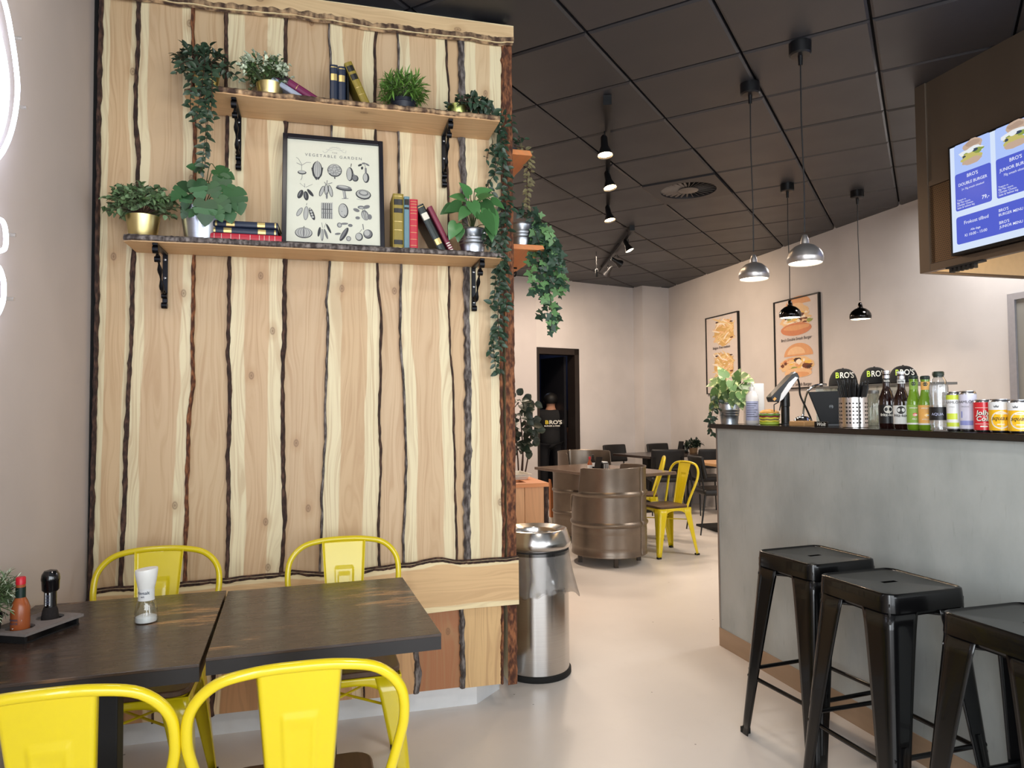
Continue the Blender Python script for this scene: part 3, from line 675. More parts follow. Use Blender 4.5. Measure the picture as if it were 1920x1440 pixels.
shelf('wall_shelf', 'upper live-edge wooden wall shelf with fern and leaning books', -.545, .765, ZU, 3.02, .09, [(bxp(448, 250), .24, .20), (bxp(832, 290), .25, .20)], True)
shelf('wall_shelf', 'lower live-edge wooden wall shelf carrying the framed vegetable print', -.755, .785, ZL, 3.03, .02, [(bxp(310, 500), .235, .20), (bxp(888, 530), .21, .20)], False)
ZU += .026; ZL += .026
# shelves on the end of the partition
def side_shelf(z, x1, y0, y1, lab, br_):
    t = thing('side_shelf', lab, 'shelf', (.88, (y0+y1)/2, z)); m = MB(); N = 24
    for k in range(N+1): y = y0+(y1-y0)*k/N; xx = x1+.012*noisef(y*7, z); m.v += [Vector((.875, y, z)), Vector((xx, y, z)), Vector((xx-.012, y, z+.026)), Vector((.875, y, z+.026))]
    for k in range(N):
        for j in range(4): a = 4*k+j; b = 4*k+(j+1) % 4; m.f.append((a, b, b+4, a+4))
    m.f += [(3, 2, 1, 0), (4*N, 4*N+1, 4*N+2, 4*N+3)]
    m.build('board', 'side_shelf_wood', t, world=True, bevel=.002)
    if br_:
        y = y0+br_; b = MB(); b.tube([(.888, y, z-.004), (x1-.03, y, z-.004)], .005, 8); b.tube([(.888, y, z-.004), (.888, y, z-.2)], .005, 8)
        b.tube(smoothpath([(.89, y, z-.19), (.93, y, z-.12), (.97, y, z-.07), (x1-.06, y, z-.04), (x1-.035, y, z-.025), (x1-.04, y, z-.05), (x1-.06, y, z-.045)], 5), .004, 8); b.build('bracket', 'iron', t, world=True, smooth=60)
    return t
side_shelf(2.655, 1.02, 3.37, 3.95, 'upper orange-lit wooden shelf sticking out from the partition end', 0)
P_ = pZ(1001, 470, 2.19)
side_shelf(2.19, 1.10, 3.42, 4.0, 'lower orange-lit wooden shelf at the partition end under a zinc bucket of ivy', .45)

# ================================================================== plants
def multi(name, parts, parent=None, world=False, smooth=None):
    """one mesh with several materials"""
    mb = MB(); mi = []
    for k, (q, _) in enumerate(parts): mb.merge(q); mi += [k]*len(q.f)
    o = mb.build(name, None, parent, world, smooth)
    for _, mm in parts: o.data.materials.append(MATS[mm] if isinstance(mm, str) else mm)
    for p, k in zip(o.data.polygons, mi): p.material_index = k
    return o
def leaf_mb(kind):
    if kind in ('oval', 'needle', 'round'):
        wd = {'oval': .26, 'needle': .075, 'round': .42}[kind]; N = 6 if kind != 'needle' else 3; m = MB(); vs = []
        for i in range(N+1):
            t = i/N; w_ = wd*math.sin(PI*min(1, t**.8))**.75 if 0 < t < 1 else 0.004
            z = -.22*t*t; vs += [(-w_, t, z+w_*.35), (0, t, z), (w_, t, z+w_*.35)]
        for i in range(N): a = 3*i; m.f += [(a, a+1, a+4, a+3), (a+1, a+2, a+5, a+4)]
        m.v = [Vector(v) for v in vs]; return m
    if kind == 'heart':
        h = [(0, -.02), (.10, -.12), (.24, -.14), (.37, -.03), (.42, .14), (.38, .34), (.29, .54), (.17, .76), (.06, .93), (0, 1)]
    elif kind == 'ivy':
        h = [(0, 0), (.10, -.13), (.30, -.16), (.40, -.02), (.30, .14), (.52, .22), (.62, .42), (.40, .46), (.26, .56), (.16, .80), (0, 1)]
    else:   # monstera
        h = [(0, 0), (.10, -.12), (.26, -.13), (.40, -.02), (.46, .14), (.47, .27), (.30, .30), (.46, .34), (.43, .48), (.38, .56), (.22, .54), (.34, .64), (.26, .78), (.14, .92), (0, 1.02)]
    P = [(x, y) for x, y in h]+[(-x, y) for x, y in h[-2:0:-1]]
    m = MB(); z = lambda x, y: -.22*y*y+.22*abs(x)-.35*x*x
    m.v = [Vector((0, k, z(0, k))) for k in (.05, .3, .55, .8)]+[Vector((x, y, z(x, y))) for x, y in P]; n = len(P)
    def near(y): return min(range(4), key=lambda i: abs((.05, .3, .55, .8)[i]-y))
    for i in range(n):
        a, b = 4+i, 4+(i+1) % n; ca, cb = near(P[i][1]), near(P[(i+1) % n][1])
        m.f.append((ca, a, b))
        if ca != cb: m.f.append((ca, b, cb))
    return m
def leaf_mat(name, rgb, rough=.4, vein=True, edge=None):
    s = NT(name); oi = s.n('ObjectInfo'); gi = s.n('NewGeometry'); r = s.math('FRACT', s.math('ADD', oi.outputs['Random'], gi.outputs['Random Per Island']))
    c = lin(rgb); dk = tuple(v*.55 for v in c[:3])+(1,); col = s.mix(r, dk, tuple(min(1, v*1.25) for v in c[:3])+(1,))
    if edge:
        nz = s.n('TexNoise', i_Vector=s.coord(), i_Scale=2.2 if edge[1] else 30., i_Detail=2.); col = s.mix(s.ramp(nz.outputs[0], .52, .62), col, lin(edge[0]))
    s.link(col, s.b.inputs['Base Color']); s.b.inputs['Roughness'].default_value = rough
    try: s.b.inputs['Subsurface Weight'].default_value = 0.
    except Exception: pass
leaf_mat('leaf_dark', (50, 70, 52), .4); leaf_mat('leaf_bush', (86, 112, 70), .5); leaf_mat('leaf_white', (200, 212, 186), .6); leaf_mat('leaf_sage', (120, 146, 104), .55); leaf_mat('leaf_monstera', (50, 90, 52), .45); leaf_mat('leaf_pothos', (70, 116, 66), .3)
leaf_mat('leaf_fern', (96, 136, 58), .5); leaf_mat('leaf_ivy', (46, 72, 54), .45); leaf_mat('leaf_ivy_light', (100, 140, 88), .5); leaf_mat('leaf_pale', (92, 126, 70), .4, edge=((206, 214, 150), True)); leaf_mat('leaf_ficus', (40, 54, 42), .45); leaf_mat('leaf_dry', (120, 112, 78), .7)
mat('stem_green', (70, 84, 48), .6); mat('stem_brown', (66, 44, 34), .7); mat('soil', (30, 22, 17), .95)
LEAF = {}
def leaf_data(kind, m):
    if (kind, m) not in LEAF:
        o = leaf_mb(kind).build('leaf', m, smooth=60); LEAF[kind, m] = o.data; bpy.data.objects.remove(o)
    return LEAF[kind, m]
def frame_mtx(p, d, n, s):
    d = Vector(d).normalized(); n = Vector(n); n = (n-d*n.dot(d)); n = n.normalized() if n.length > 1e-4 else d.orthogonal().normalized(); x = d.cross(n)
    return Matrix.Translation(p) @ (Matrix((x, d, n)).transposed().to_4x4()) @ Matrix.Scale(s, 4)
def leaf(root, kind, m, p, d, n, s):
    o = bpy.data.objects.new('leaf', leaf_data(kind, m)); COL.objects.link(o); o.parent = root
    o.matrix_parent_inverse = Matrix.Translation(-root_loc(root)); o.matrix_basis = frame_mtx(Vector(p), d, n, s); return o
rnd = random.Random(11)
def rv(a=1.): return Vector((rnd.uniform(-a, a), rnd.uniform(-a, a), rnd.uniform(-a, a)))
def clump(root, name, c, R, n, kind, size, m, up=.35, m2=None, frac=.0, stems=None, per=7):
    """dense foliage of small leaves on short twigs, too small to pick apart: stuff"""
    c = Vector(c); mb, mb2, ms = MB(), MB(), MB(); base = leaf_mb(kind)
    for i in range(n):
        d = rv(); d.z = abs(d.z)*1.1-.35+up*.4; d.normalize()
        tip = c+Vector((d.x*R[0], d.y*R[1], d.z*R[2]))*rnd.uniform(.75, 1.08); b = c+Vector((d.x*.1*R[0], d.y*.1*R[1], -.25*R[2]))
        mid = b.lerp(tip, .55)+Vector((0, 0, .12*R[2]))
        if stems: ms.tube([b, mid, tip], .0012, 4, cap=False)
        tw = tip-mid
        for k in range(per):
            t = (k+.5)/per; q = mid.lerp(tip, t) if k else b.lerp(mid, .7)
            dd = (tw.normalized()*.7+rv(.9)).normalized(); dst = mb2 if (m2 and t > .6 and rnd.random() < frac) else mb
            dst.merge(base, frame_mtx(q, dd, Vector((0, 0, 1))+rv(.6), size*rnd.uniform(.7, 1.25)))
    parts = [(mb, m)]+([(mb2, m2)] if m2 else [])+([(ms, stems)] if stems else [])
    o = multi(name, parts, root, True); o['kind'] = 'stuff'; return o
def vine(root, pts, kind, m, size, gap, stem='stem_brown', spread=.8, m2=None, frac=0., drop=.5):
    P = smoothpath(pts, 7); st = MB().tube(P, .0016, 5).build('vine_stem', stem, root, True)
    acc = 0.; side = 1
    for a, b in zip(P, P[1:]):
        acc += (b-a).length
        while acc > gap:
            acc -= gap; t = (b-a).normalized(); side = -side
            lat = t.cross(Vector((0, 1, 0)))
            if lat.length < .1: lat = Vector((1, 0, 0))
            d = lat.normalized()*side*spread+Vector((0, -.45, -drop))+rv(.45)
            leaf(root, kind, m2 if (m2 and rnd.random() < frac) else m, b, d, Vector((0, -1, .35))+rv(.4), size*rnd.uniform(.7, 1.25))
mat('gold_pot', (228, 210, 146), .34, 1., var=.04); mat('green_gold_pot', (176, 184, 112), .3, 1., var=.04); brushed('zinc', (192, 198, 206), .32, .2); mat('navy_pot', (30, 34, 46), .45)
def pot(root, c, r0, r1, h, m, style='plain'):
    if style == 'zinc': prof = [(r0, 0), (r0*1.0, .004)]+[(r0+(r1-r0)*t, h*t) for t in (.2, .36)]+[(r0+(r1-r0)*.40+.0025, h*.40), (r0+(r1-r0)*.44, h*.44), (r0+(r1-r0)*.52+.0025, h*.52), (r0+(r1-r0)*.56, h*.56), (r0+(r1-r0)*.64+.0025, h*.64), (r0+(r1-r0)*.68, h*.68), (r1-.002, h*.93), (r1+.002, h*.97), (r1+.001, h), (r1-.003, h), (r1-.006, h*.8)]
    elif style == 'rim': prof = [(r0, 0), (r1*.96, h*.72), (r1, h*.74), (r1, h), (r1-.004, h), (r1-.006, h*.75)]
    else: prof = [(r0*.96, 0), (r0, .003), (r1, h), (r1-.003, h), (r1-.005, h*.8)]
    o = MB().lathe(prof, 36, c, False).build('pot', m, root, True, smooth=30)
    MB().lathe([(r0*.95, 0), (0, .001)], 24, c, False).build('pot_base', m, root, True)
    MB().lathe([(r1-.005, 0), (r1*.4, .006), (0, .008)], 24, (c[0], c[1], c[2]+h*.85), False).build('soil', 'soil', root, True); return o
def sX(x, y, Y): return pY(x, y, Y).x
G_PL = 'artificial potted plants on the wood wall shelves'
def plant_root(lab, c, cat='plant', nm='potted_plant', group=G_PL): return thing(nm, lab, cat, c, 0, group)
# upper shelf, trailing plant in gold pot
Y1 = 3.14; c = (sX(388, 150, Y1), Y1, ZU); t = plant_root('trailing dark leafy plant in gold pot at the left end of the upper shelf', c)
pot(t, c, .040, .052, .10, 'gold_pot'); clump(t, 'foliage', (c[0]-.01, Y1-.03, ZU+.115), (.125, .08, .085), 58, 'oval', .030, 'leaf_dark', stems='stem_brown', per=5)
zp = lambda x, y, Y: tuple(pY(x, y, Y))
for a in ([(385, 110), (380, 150), (372, 200), (365, 235)], [(395, 115), (398, 160), (396, 215), (402, 225)], [(380, 120), (386, 180), (386, 240), (380, 300), (376, 325)], [(390, 115), (391, 190), (388, 250), (384, 310)], [(375, 115), (360, 150), (357, 200), (362, 225)], [(392, 150), (380, 190), (378, 215)], [(400, 120), (440, 140), (450, 150)], [(370, 110), (340, 120), (330, 140)]):
    vine(t, [zp(x, y, 3.09-.02*i if i < 1 else 2.985) for i, (x, y) in enumerate(a)], 'oval', 'leaf_dark', .034, .016)
# white flowering bush in gold pot
Y1 = 3.13; c = (sX(506, 165, Y1), Y1, ZU); t = plant_root('pale flowering bush in gold pot next to the purple leaning book', c)
pot(t, c, .042, .056, .075, 'gold_pot'); clump(t, 'foliage', (c[0]-.02, Y1-.02, ZU+.10), (.118, .10, .100), 120, 'round', .016, 'leaf_bush', m2='leaf_white', frac=.95, stems='stem_green', per=9)
# fern in navy pot
Y1 = 3.12; c = (sX(756, 193, Y1), Y1, ZU); t = plant_root('green grassy fern in dark navy pot on the upper shelf', c)
pot(t, c, .046, .056, .062, 'navy_pot', 'rim'); clump(t, 'foliage', (c[0], Y1-.01, ZU+.085), (.095, .08, .095), 120, 'needle', .046, 'leaf_fern', stems='stem_green', per=7)
# ivy in small pot, hanging over the corner
Y1 = 3.13; c = (sX(858, 205, Y1), Y1, ZU); t = plant_root('small green-gold pot with long ivy hanging down the corner of the wood wall', c)
pot(t, c, .040, .046, .066, 'green_gold_pot'); clump(t, 'foliage', (c[0]+.05, Y1-.03, ZU+.06), (.10, .06, .05), 34, 'oval', .032, 'leaf_dark', stems='stem_brown', per=5)
for a in ([(868, 185), (900, 185), (925, 215), (940, 250), (944, 300), (940, 360), (945, 420)], [(870, 190), (910, 200), (935, 240), (948, 300), (950, 350), (948, 400), (952, 440)], [(870, 180), (920, 205), (938, 260), (930, 320), (915, 345), (925, 365)], [(880, 190), (930, 225), (940, 290), (922, 270), (912, 300)], [(930, 220), (955, 215), (960, 240)], [(935, 420), (940, 480), (936, 540), (933, 600), (925, 640), (930, 695)], [(945, 430), (942, 500), (945, 560), (943, 600), (940, 650)], [(938, 470), (930, 520), (926, 560), (918, 575)], [(942, 440), (948, 520), (950, 580)], [(932, 600), (921, 650), (918, 665)], [(938, 500), (934, 580), (936, 660), (934, 700)], [(940, 240), (930, 290), (928, 330)], [(945, 380), (940, 450), (944, 500)], [(946, 300), (952, 350), (958, 395)]):
    vine(t, [zp(x, y, 3.06 if x < 925 and y < 230 else 3.205-.012*(i % 3)) for i, (x, y) in enumerate(a)], 'oval', 'leaf_dark', .036, .017, frac=.25, m2='leaf_ivy')
# lower shelf: eucalyptus in gold pot
Y1 = 3.13; c = (sX(268, 437, Y1), Y1, ZL); t = plant_root('sage green eucalyptus bush in gold pot at the left end of the lower shelf', c)
pot(t, c, .050, .064, .095, 'gold_pot'); clump(t, 'foliage', (c[0], Y1-.02, ZL+.125), (.140, .11, .105), 110, 'round', .024, 'leaf_sage', m2='leaf_bush', frac=.5, stems='stem_brown', per=7)
# monstera in zinc bucket
Y1 = 3.115; c = (sX(379, 442, Y1), Y1, ZL); t = plant_root('monstera with large split leaves in smooth zinc bucket on the lower shelf', c)
pot(t, c, .066, .084, .135, 'zinc')
def big_leaves(root, c, h, L, kind, m, size):
    """each leaf: target pixel, distance plane, pointing direction (x, z), size"""
    for (x, y, Y, dx, dz, s) in L:
        p = Vector(pY(x, y, Y)); d = Vector((dx, -.25, dz)).normalized(); b = p-d*s*.0
        MB().tube(smoothpath([(c[0], c[1], h), (c[0]*.5+b.x*.5, c[1]*.6+b.y*.4, max(h, b.z)+.02), b], 5), .0018, 5).build('leaf_stalk', 'stem_green', root, True)
        leaf(root, kind, m, b, d, Vector((rnd.uniform(-.3, .3), -1, .55+rnd.uniform(-.2, .3))), s)
big_leaves(t, c, ZL+.12, [(352, 348, 3.05, -.8, -.75, .088), (352, 366, 3.04, -.25, -1, .062), (368, 340, 3.02, .25, -.85, .082), (393, 345, 3.03, .5, -.8, .075), (385, 378, 2.99, .05, -1, .098), (412, 330, 3.06, .5, -.9, .08), (425, 350, 3.05, .5, -1, .085), (437, 356, 3.05, .40, -1, .105), (410, 372, 3.02, .8, -.9, .07), (405, 318, 3.08, .9, -.35, .08), (380, 318, 3.09, -.6, .1, .06), (372, 392, 3.0, -.8, -.7, .05), (425, 378, 3.05, .2, -1, .09), (352, 392, 3.04, -.5, -1, .045), (402, 388, 3.0, .6, -1, .065)], 'monstera', 'leaf_monstera', .1)
# pothos in ribbed bucket
Y1 = 3.115; c = (sX(886, 469, Y1), Y1, ZL); t = plant_root('broad-leaved green plant in ribbed zinc bucket at the right end of the lower shelf', c)
pot(t, c, .050, .066, .115, 'zinc', 'zinc')
big_leaves(t, c, ZL+.11, [(865, 385, 3.03, -.9, -.35, .085), (880, 365, 3.04, -.3, .3, .07), (895, 362, 3.05, .6, .2, .07), (870, 372, 3.06, -.8, .1, .07), (905, 380, 3.03, .6, -.7, .10), (915, 395, 3.02, .4, -1, .115), (905, 400, 3.0, .55, -.9, .11), (850, 388, 3.05, -.9, -.5, .07), (856, 420, 3.05, -.5, -1, .08), (885, 380, 3.0, .2, -.6, .08), (922, 375, 3.06, .7, -.4, .07), (918, 425, 3.03, .2, -1, .07), (876, 392, 3.0, -.5, -.6, .07), (898, 372, 3.02, .3, .1, .07), (862, 430, 3.06, -.2, -1, .06)], 'heart', 'leaf_pothos', .1)
t = plant_root('dark ivy sprigs lying on the right end of the lower shelf', (sX(925, 465, 3.1), 3.1, ZL), nm='ivy_sprig')
for a in ([(905, 462), (915, 445), (930, 452), (948, 470)], [(905, 462), (925, 460), (938, 478), (944, 495)], [(905, 460), (912, 430), (920, 425)], [(906, 462), (935, 440), (945, 455)]): vine(t, [zp(x, y, 3.08-.02*i) for i, (x, y) in enumerate(a)], 'oval', 'leaf_dark', .032, .012)
# partition end: zinc bucket with ivy; dark trailing plant above
Y1 = 3.52; c = (pY(977, 463, Y1).x, Y1, 2.217); t = plant_root('zinc bucket of trailing ivy on the side shelf at the partition end', c)
pot(t, c, .050, .066, .125, 'zinc', 'zinc')
lt = [(980, 395, .5), (1008, 402, .6), (1023, 425, .5), (1035, 440, .5)]
for a in ([(985, 415), (1000, 400), (1008, 395), (1012, 410)], [(985, 410), (975, 395), (985, 388)], [(985, 415), (1010, 420), (1025, 430), (1040, 455)], [(985, 420), (1015, 430), (1035, 450), (1050, 500), (1058, 530)], [(985, 420), (1005, 440), (1020, 480), (1030, 520), (1045, 545)], [(985, 415), (1020, 440), (1045, 470), (1055, 500), (1060, 545)], [(985, 420), (1000, 460), (995, 500), (1000, 540), (1002, 550)], [(985, 420), (1010, 450), (1015, 500), (1018, 545), (1022, 560)], [(985, 420), (1020, 460), (1028, 520), (1032, 560), (1035, 600), (1030, 622)], [(1032, 560), (1042, 590), (1048, 600)], [(1030, 590), (1038, 610), (1042, 618)], [(985, 420), (1000, 470), (1008, 510), (1012, 540)], [(985, 420), (1030, 470), (1040, 510), (1052, 560)], [(985, 420), (1000, 430), (1012, 460), (1020, 500)], [(985, 415), (1010, 425), (1030, 460), (1040, 490)], [(1028, 520), (1020, 570), (1012, 600)]):
    vine(t, [zp(x, y, 3.50-.03*i) for i, (x, y) in enumerate(a)], 'ivy', 'leaf_ivy', .040, .021, m2='leaf_ivy_light', frac=.35)
Y1 = 3.55; c = (pY(960, 283, Y1).x, Y1, 2.682); t = plant_root('dark shadowed trailing plant on the upper side shelf against the ceiling', c)
pot(t, c, .035, .045, .06, 'navy_pot', 'rim')
for a in ([(965, 275), (960, 255), (955, 240)], [(965, 275), (975, 258), (985, 262)], [(965, 275), (985, 280), (990, 300), (988, 340), (990, 390)], [(965, 275), (990, 285), (995, 310), (992, 350), (986, 385)], [(965, 275), (958, 250), (952, 262)]): vine(t, [zp(x, y, 3.52-.02*i) for i, (x, y) in enumerate(a)], 'oval', 'leaf_dark' if a[-1][1] < 300 else 'leaf_dry', .028, .013)

# ================================================================== books
mat('paper_edge', (228, 214, 180), .8, var=.12, scale=120, stretch=(1, 1, .02)); mat('gold_foil', (200, 178, 118), .35, .7); mat('book_navy', (28, 40, 62), .4); mat('book_olive', (142, 124, 48), .45); mat('book_teal', (104, 138, 150), .5); mat('book_red', (186, 42, 58), .45); mat('book_green', (24, 36, 34), .35); mat('book_maroon', (122, 42, 64), .45); mat('book_purple', (112, 24, 74), .4); mat('book_black', (22, 26, 30), .4); mat('book_label_black', (26, 24, 22), .4); mat('jacket_blue', (176, 186, 206), .35, var=.25, scale=25); mat('book_cream', (226, 222, 206), .5)
def book(lab, x, Y, z, th, h, dp, m, bands, lean=0., flat=False, rz=0., pages='paper_edge', labm='gold_foil', lab2=None, anchor=0):
    """spine to the front; lean in degrees (positive leans to the right at the top)"""
    t = thing('book', lab, 'book', (x, Y, z), 0, 'old cloth and leather bound books on the shelves')
    a = math.radians(lean)
    M_ = Matrix.Rotation(rz, 4, 'Z') @ (Matrix.Rotation(a, 4, 'Y'))
    sh = Vector((0, 0, 0))
    if flat: M_ = Matrix.Rotation(rz, 4, 'Z') @ Matrix.Rotation(PI/2, 4, 'Y'); sh = Vector((-h/2, 0, th/2))
    else: sh = Vector((0, 0, abs(math.sin(a))*th/2))
    def put(mb, nm, mm, par=t): return mb.xf(Matrix.Translation(sh) @ M_).build(nm, mm, par)
    w2 = th/2; c = .0022
    C = [(-w2, dp), (-w2, .003), (-w2*.7, -.0005), (0, -.002), (w2*.7, -.0005), (w2, .003), (w2, dp), (w2-c, dp), (w2-c, c+.002), (-w2+c, c+.002), (-w2+c, dp)]
    cv = put(MB().prism(C, lambda u, v, k: Vector((u, v, k)), 0, h), 'cover', m)
    put(MB().bx(-w2+c, w2-c, .005, dp-.004, .003, h-.003), 'pages', pages)
    for b0, b1, mm in bands: put(MB().prism([(-w2*1.01, .004), (-w2*.7, -.0012), (0, -.0028), (w2*.7, -.0012), (w2*1.01, .004)], lambda u, v, k: Vector((u, v, k)), h*b0, h*b1), 'spine_band', mm, cv)
    return t
g_ = 'gold_foil'; k_ = 'book_label_black'
def std(lo=(.06, .2, .5, .85)): return [(b, b+.012, g_) for b in lo]
def bk(px, py, Y, *a, **k): book(a[0], sX(px, py, Y), Y, *a[1:], **k)
YB = 3.10
bk(641, 178, YB, 'right one of the two upright navy books beside the leaning olive book', ZU, .032, .178, .13, 'book_navy', [(.08, .12, 'book_teal'), (.62, .78, g_), (.93, .95, g_)])
bk(626, 178, YB, 'left one of the two upright navy books on the upper shelf', ZU, .033, .182, .13, 'book_navy', [(.08, .12, 'book_teal'), (.62, .78, g_), (.93, .95, g_)])
bk(652, 180, YB+.03, 'thin black book between the navy pair and the olive leaning book', ZU, .012, .172, .12, 'book_black', [])
bk(690, 184, YB, 'olive and gold book leaning left against the navy books', ZU, .034, .212, .14, 'book_olive', [(.62, .74, k_), (.80, .92, k_), (.05, .10, 'book_teal'), (.3, .31, g_), (.45, .46, g_)], lean=-24.)
bk(600, 176, YB, 'purple book slumped against the white flowering bush', ZU, .030, .215, .13, 'book_purple', [(.70, .95, k_), (.5, .51, g_)], lean=-60.)
bk(576, 175, YB-.004, 'pale blue jacketed book slumped beneath the purple one', ZU, .022, .165, .13, 'jacket_blue', [], lean=-60.)
bk(462, 449, 3.06, 'red book at the bottom of the flat stack of three', ZL, .031, .275, .18, 'book_red', [(b, b+.006, 'book_cream') for b in (.05, .15, .28, .40, .55, .68, .75, .82, .90)], flat=True)
bk(459, 440, 3.065, 'middle navy book of the flat stack of three', ZL+.031, .026, .255, .185, 'book_navy', [(.03, .06, g_), (.18, .30, g_), (.70, .82, g_), (.95, .975, g_)], flat=True)
bk(461, 427, 3.06, 'topmost navy book of the flat stack of three', ZL+.057, .025, .250, .185, 'book_navy', [(.03, .06, g_), (.20, .33, g_), (.68, .80, g_), (.95, .975, g_)], flat=True, rz=math.radians(-2))
bk(747, 465, YB-.02, 'tall olive book with black labels beside the framed print', ZL, .046, .248, .15, 'book_olive', [(.10, .18, k_), (.66, .74, k_), (.80, .90, k_), (.04, .05, g_), (.35, .36, g_), (.5, .51, g_), (.95, .96, g_)])
bk(763, 466, YB-.02, 'slim teal book standing between the olive and the red book', ZL, .024, .238, .15, 'book_teal', [(.76, .80, k_), (.84, .95, k_)])
bk(776, 467, YB-.02, 'bright red book standing right of the teal one', ZL, .036, .228, .15, 'book_red', [(b, b+.006, g_) for b in (.1, .22, .35, .48, .6, .72, .78, .84, .9, .95)])
bk(830, 469, YB-.02, 'dark green leather book leaning left on the lower shelf', ZL, .034, .222, .15, 'book_green', [(.14, .26, g_), (.68, .82, 'book_cream'), (.95, .96, g_)], lean=-27.)
bk(848, 470, YB-.02, 'slim maroon book leaning on the dark green one', ZL, .022, .220, .15, 'book_maroon', [(.03, .05, 'book_cream'), (.08, .10, 'book_cream'), (.13, .15, 'book_cream'), (.18, .2, 'book_cream')], lean=-27.)

# ================================================================== framed vegetable print
mat('frame_navy', (20, 23, 34), .3); mat('print_paper', (216, 218, 202), .6, var=.02); mat('ink_dark', (58, 60, 64), .7); mat('ink_mid', (118, 120, 122), .7); mat('ink_light', (178, 180, 176), .7)
bl = pY(528, 456, 3.125); br_ = pY(721, 463, 3.125); tl_ = pY(532, 254, 3.225); W_ = (br_-bl).length
ux = Vector((1, 0, 0)); hgt = .525; uy = Vector((0, .095, .516)).normalized(); o0 = Vector((bl.x, 3.115, ZL+.001)); W_ = br_.x-bl.x
fr = thing('framed_print', 'black framed print of vegetable drawings standing on the lower shelf', 'picture', o0+ux*W_/2)
pr = Print(o0, ux, uy); nn = -pr.n if pr.n.y > 0 else pr.n; pr.n = nn
def fbox(mb, u0, u1, v0, v1, d0, d1): return mb.add([pr.at(u, v, d) for u in (u0, u1) for v in (v0, v1) for d in (d0, d1)], [(0, 1, 3, 2), (4, 6, 7, 5), (0, 4, 5, 1), (2, 3, 7, 6), (0, 2, 6, 4), (1, 5, 7, 3)])
for a in ((0, .019, 0, hgt), (W_-.019, W_, 0, hgt), (.019, W_-.019, hgt-.022, hgt), (.019, W_-.019, 0, .019)): fbox(MB(), *a, -.012, .012).build('frame_rail', 'frame_navy', fr, True, bevel=.002)
fbox(MB(), .015, W_-.015, .015, hgt-.018, -.010, .002).build('paper', 'print_paper', fr, True)
# drawing coordinates read off the print: 1315 x 1440 crop; (u, v) in metres
def dv(x, y):
    t = (x-100)/1110.; top = 110+t*105; bot = 1335+t*60; return (.019+(W_-.038)*t, .015+(hgt-.034)*(1-(y-top)/(bot-top)))
k1 = (W_-.038)/1110.
def draw(name, items):
    L, Mi, Dk = MB(), MB(), MB(); dst = {'l': L, 'm': Mi, 'd': Dk}; lift = .0024
    for it in items:
        lift += .00012
        if it[0] == 'e':
            _, tone, x, y, rx, ry, rot = it; u, v = dv(x, y); pr.poly(dst[tone], ell(u, v, rx*k1, ry*k1, 18, rot=math.radians(-rot)), lift)
        else:
            _, tone, pts, wd = it; ribbon(pr, dst[tone], [dv(*p) for p in pts], wd*k1, lift)
    multi(name, [(L, 'ink_light'), (Mi, 'ink_mid'), (Dk, 'ink_dark')], fr, True)
e = lambda tone, x, y, rx, ry, rot=0: ('e', tone, x, y, rx, ry, rot)
r = lambda tone, wd, *p: ('r', tone, p, wd)
draw('turnip_drawing', [r('m', 5, (270, 500), (272, 430), (230, 360), (205, 345)), r('m', 5, (272, 440), (330, 405), (380, 410)), r('m', 6, (272, 440), (210, 410)), e('d', 275, 525, 52, 27), e('l', 275, 520, 42, 18), r('m', 5, (278, 550), (275, 590), (262, 615))])
draw('corn_drawing', [e('d', 455, 500, 62, 122), e('l', 458, 490, 44, 108), r('m', 5, (440, 400), (430, 590)), r('m', 5, (458, 385), (458, 600)), r('m', 5, (476, 400), (486, 590)), r('d', 12, (390, 470), (410, 560), (450, 615)), r('d', 12, (522, 470), (505, 560), (465, 612))])
draw('artichoke_drawing', [e('d', 665, 505, 88, 88), e('l', 665, 500, 78, 78)]+[e('m', 665+dx, 500+dy, 24, 20) for dx, dy in ((-45, -20), (0, -40), (45, -20), (-30, 20), (25, 15), (0, 48), (55, 30), (-60, 25))]+[e('l', 665+dx, 502+dy, 17, 14) for dx, dy in ((-45, -20), (0, -40), (45, -20), (-30, 20), (25, 15), (0, 48), (55, 30), (-60, 25))]+[r('d', 14, (665, 585), (668, 605))])
draw('squash_drawing', [e('d', 850, 550, 44, 95), e('l', 842, 548, 30, 86), r('d', 8, (862, 465), (870, 425)), e('d', 915, 600, 40, 45), e('m', 910, 596, 30, 35), r('m', 20, (890, 545), (905, 580))])
draw('eggplant_drawing', [e('d', 1048, 595, 40, 70), e('l', 1040, 592, 26, 58), r('m', 24, (1045, 480), (1047, 545)), r('m', 6, (1045, 480), (1030, 430)), e('d', 975, 445, 28, 14, -30), e('d', 1000, 480, 14, 22, 10), e('m', 1065, 440, 30, 12, 30), e('m', 1020, 425, 24, 12, -10)])
draw('aubergine_drawing', [r('m', 4, (310, 700), (250, 650)), r('m', 4, (320, 700), (400, 665)), r('m', 5, (310, 700), (305, 655)), e('d', 258, 780, 30, 62, 22), e('d', 325, 800, 30, 62, -8), e('d', 375, 765, 20, 58, -38), e('m', 250, 775, 8, 40, 22), e('m', 318, 795, 8, 40, -8)])
draw('carrot_drawing', [e('d', 510, 745, 24, 75, 18), e('l', 512, 745, 17, 68, 18), e('d', 565, 730, 26, 75, 0), e('l', 565, 730, 18, 68, 0), e('d', 615, 745, 24, 82, -12), e('l', 615, 745, 17, 74, -12), e('m', 570, 800, 12, 45, 0), r('m', 8, (560, 665), (540, 640)), r('m', 8, (570, 665), (575, 620)), r('m', 8, (580, 665), (635, 650))])
draw('mushroom_drawing', [r('m', 34, (775, 740), (790, 832)), r('l', 20, (772, 740), (786, 826)), e('d', 778, 722, 100, 26, 6), e('m', 778, 706, 92, 28, 6), e('l', 770, 700, 60, 14, 6), r('m', 6, (750, 835), (830, 835))])
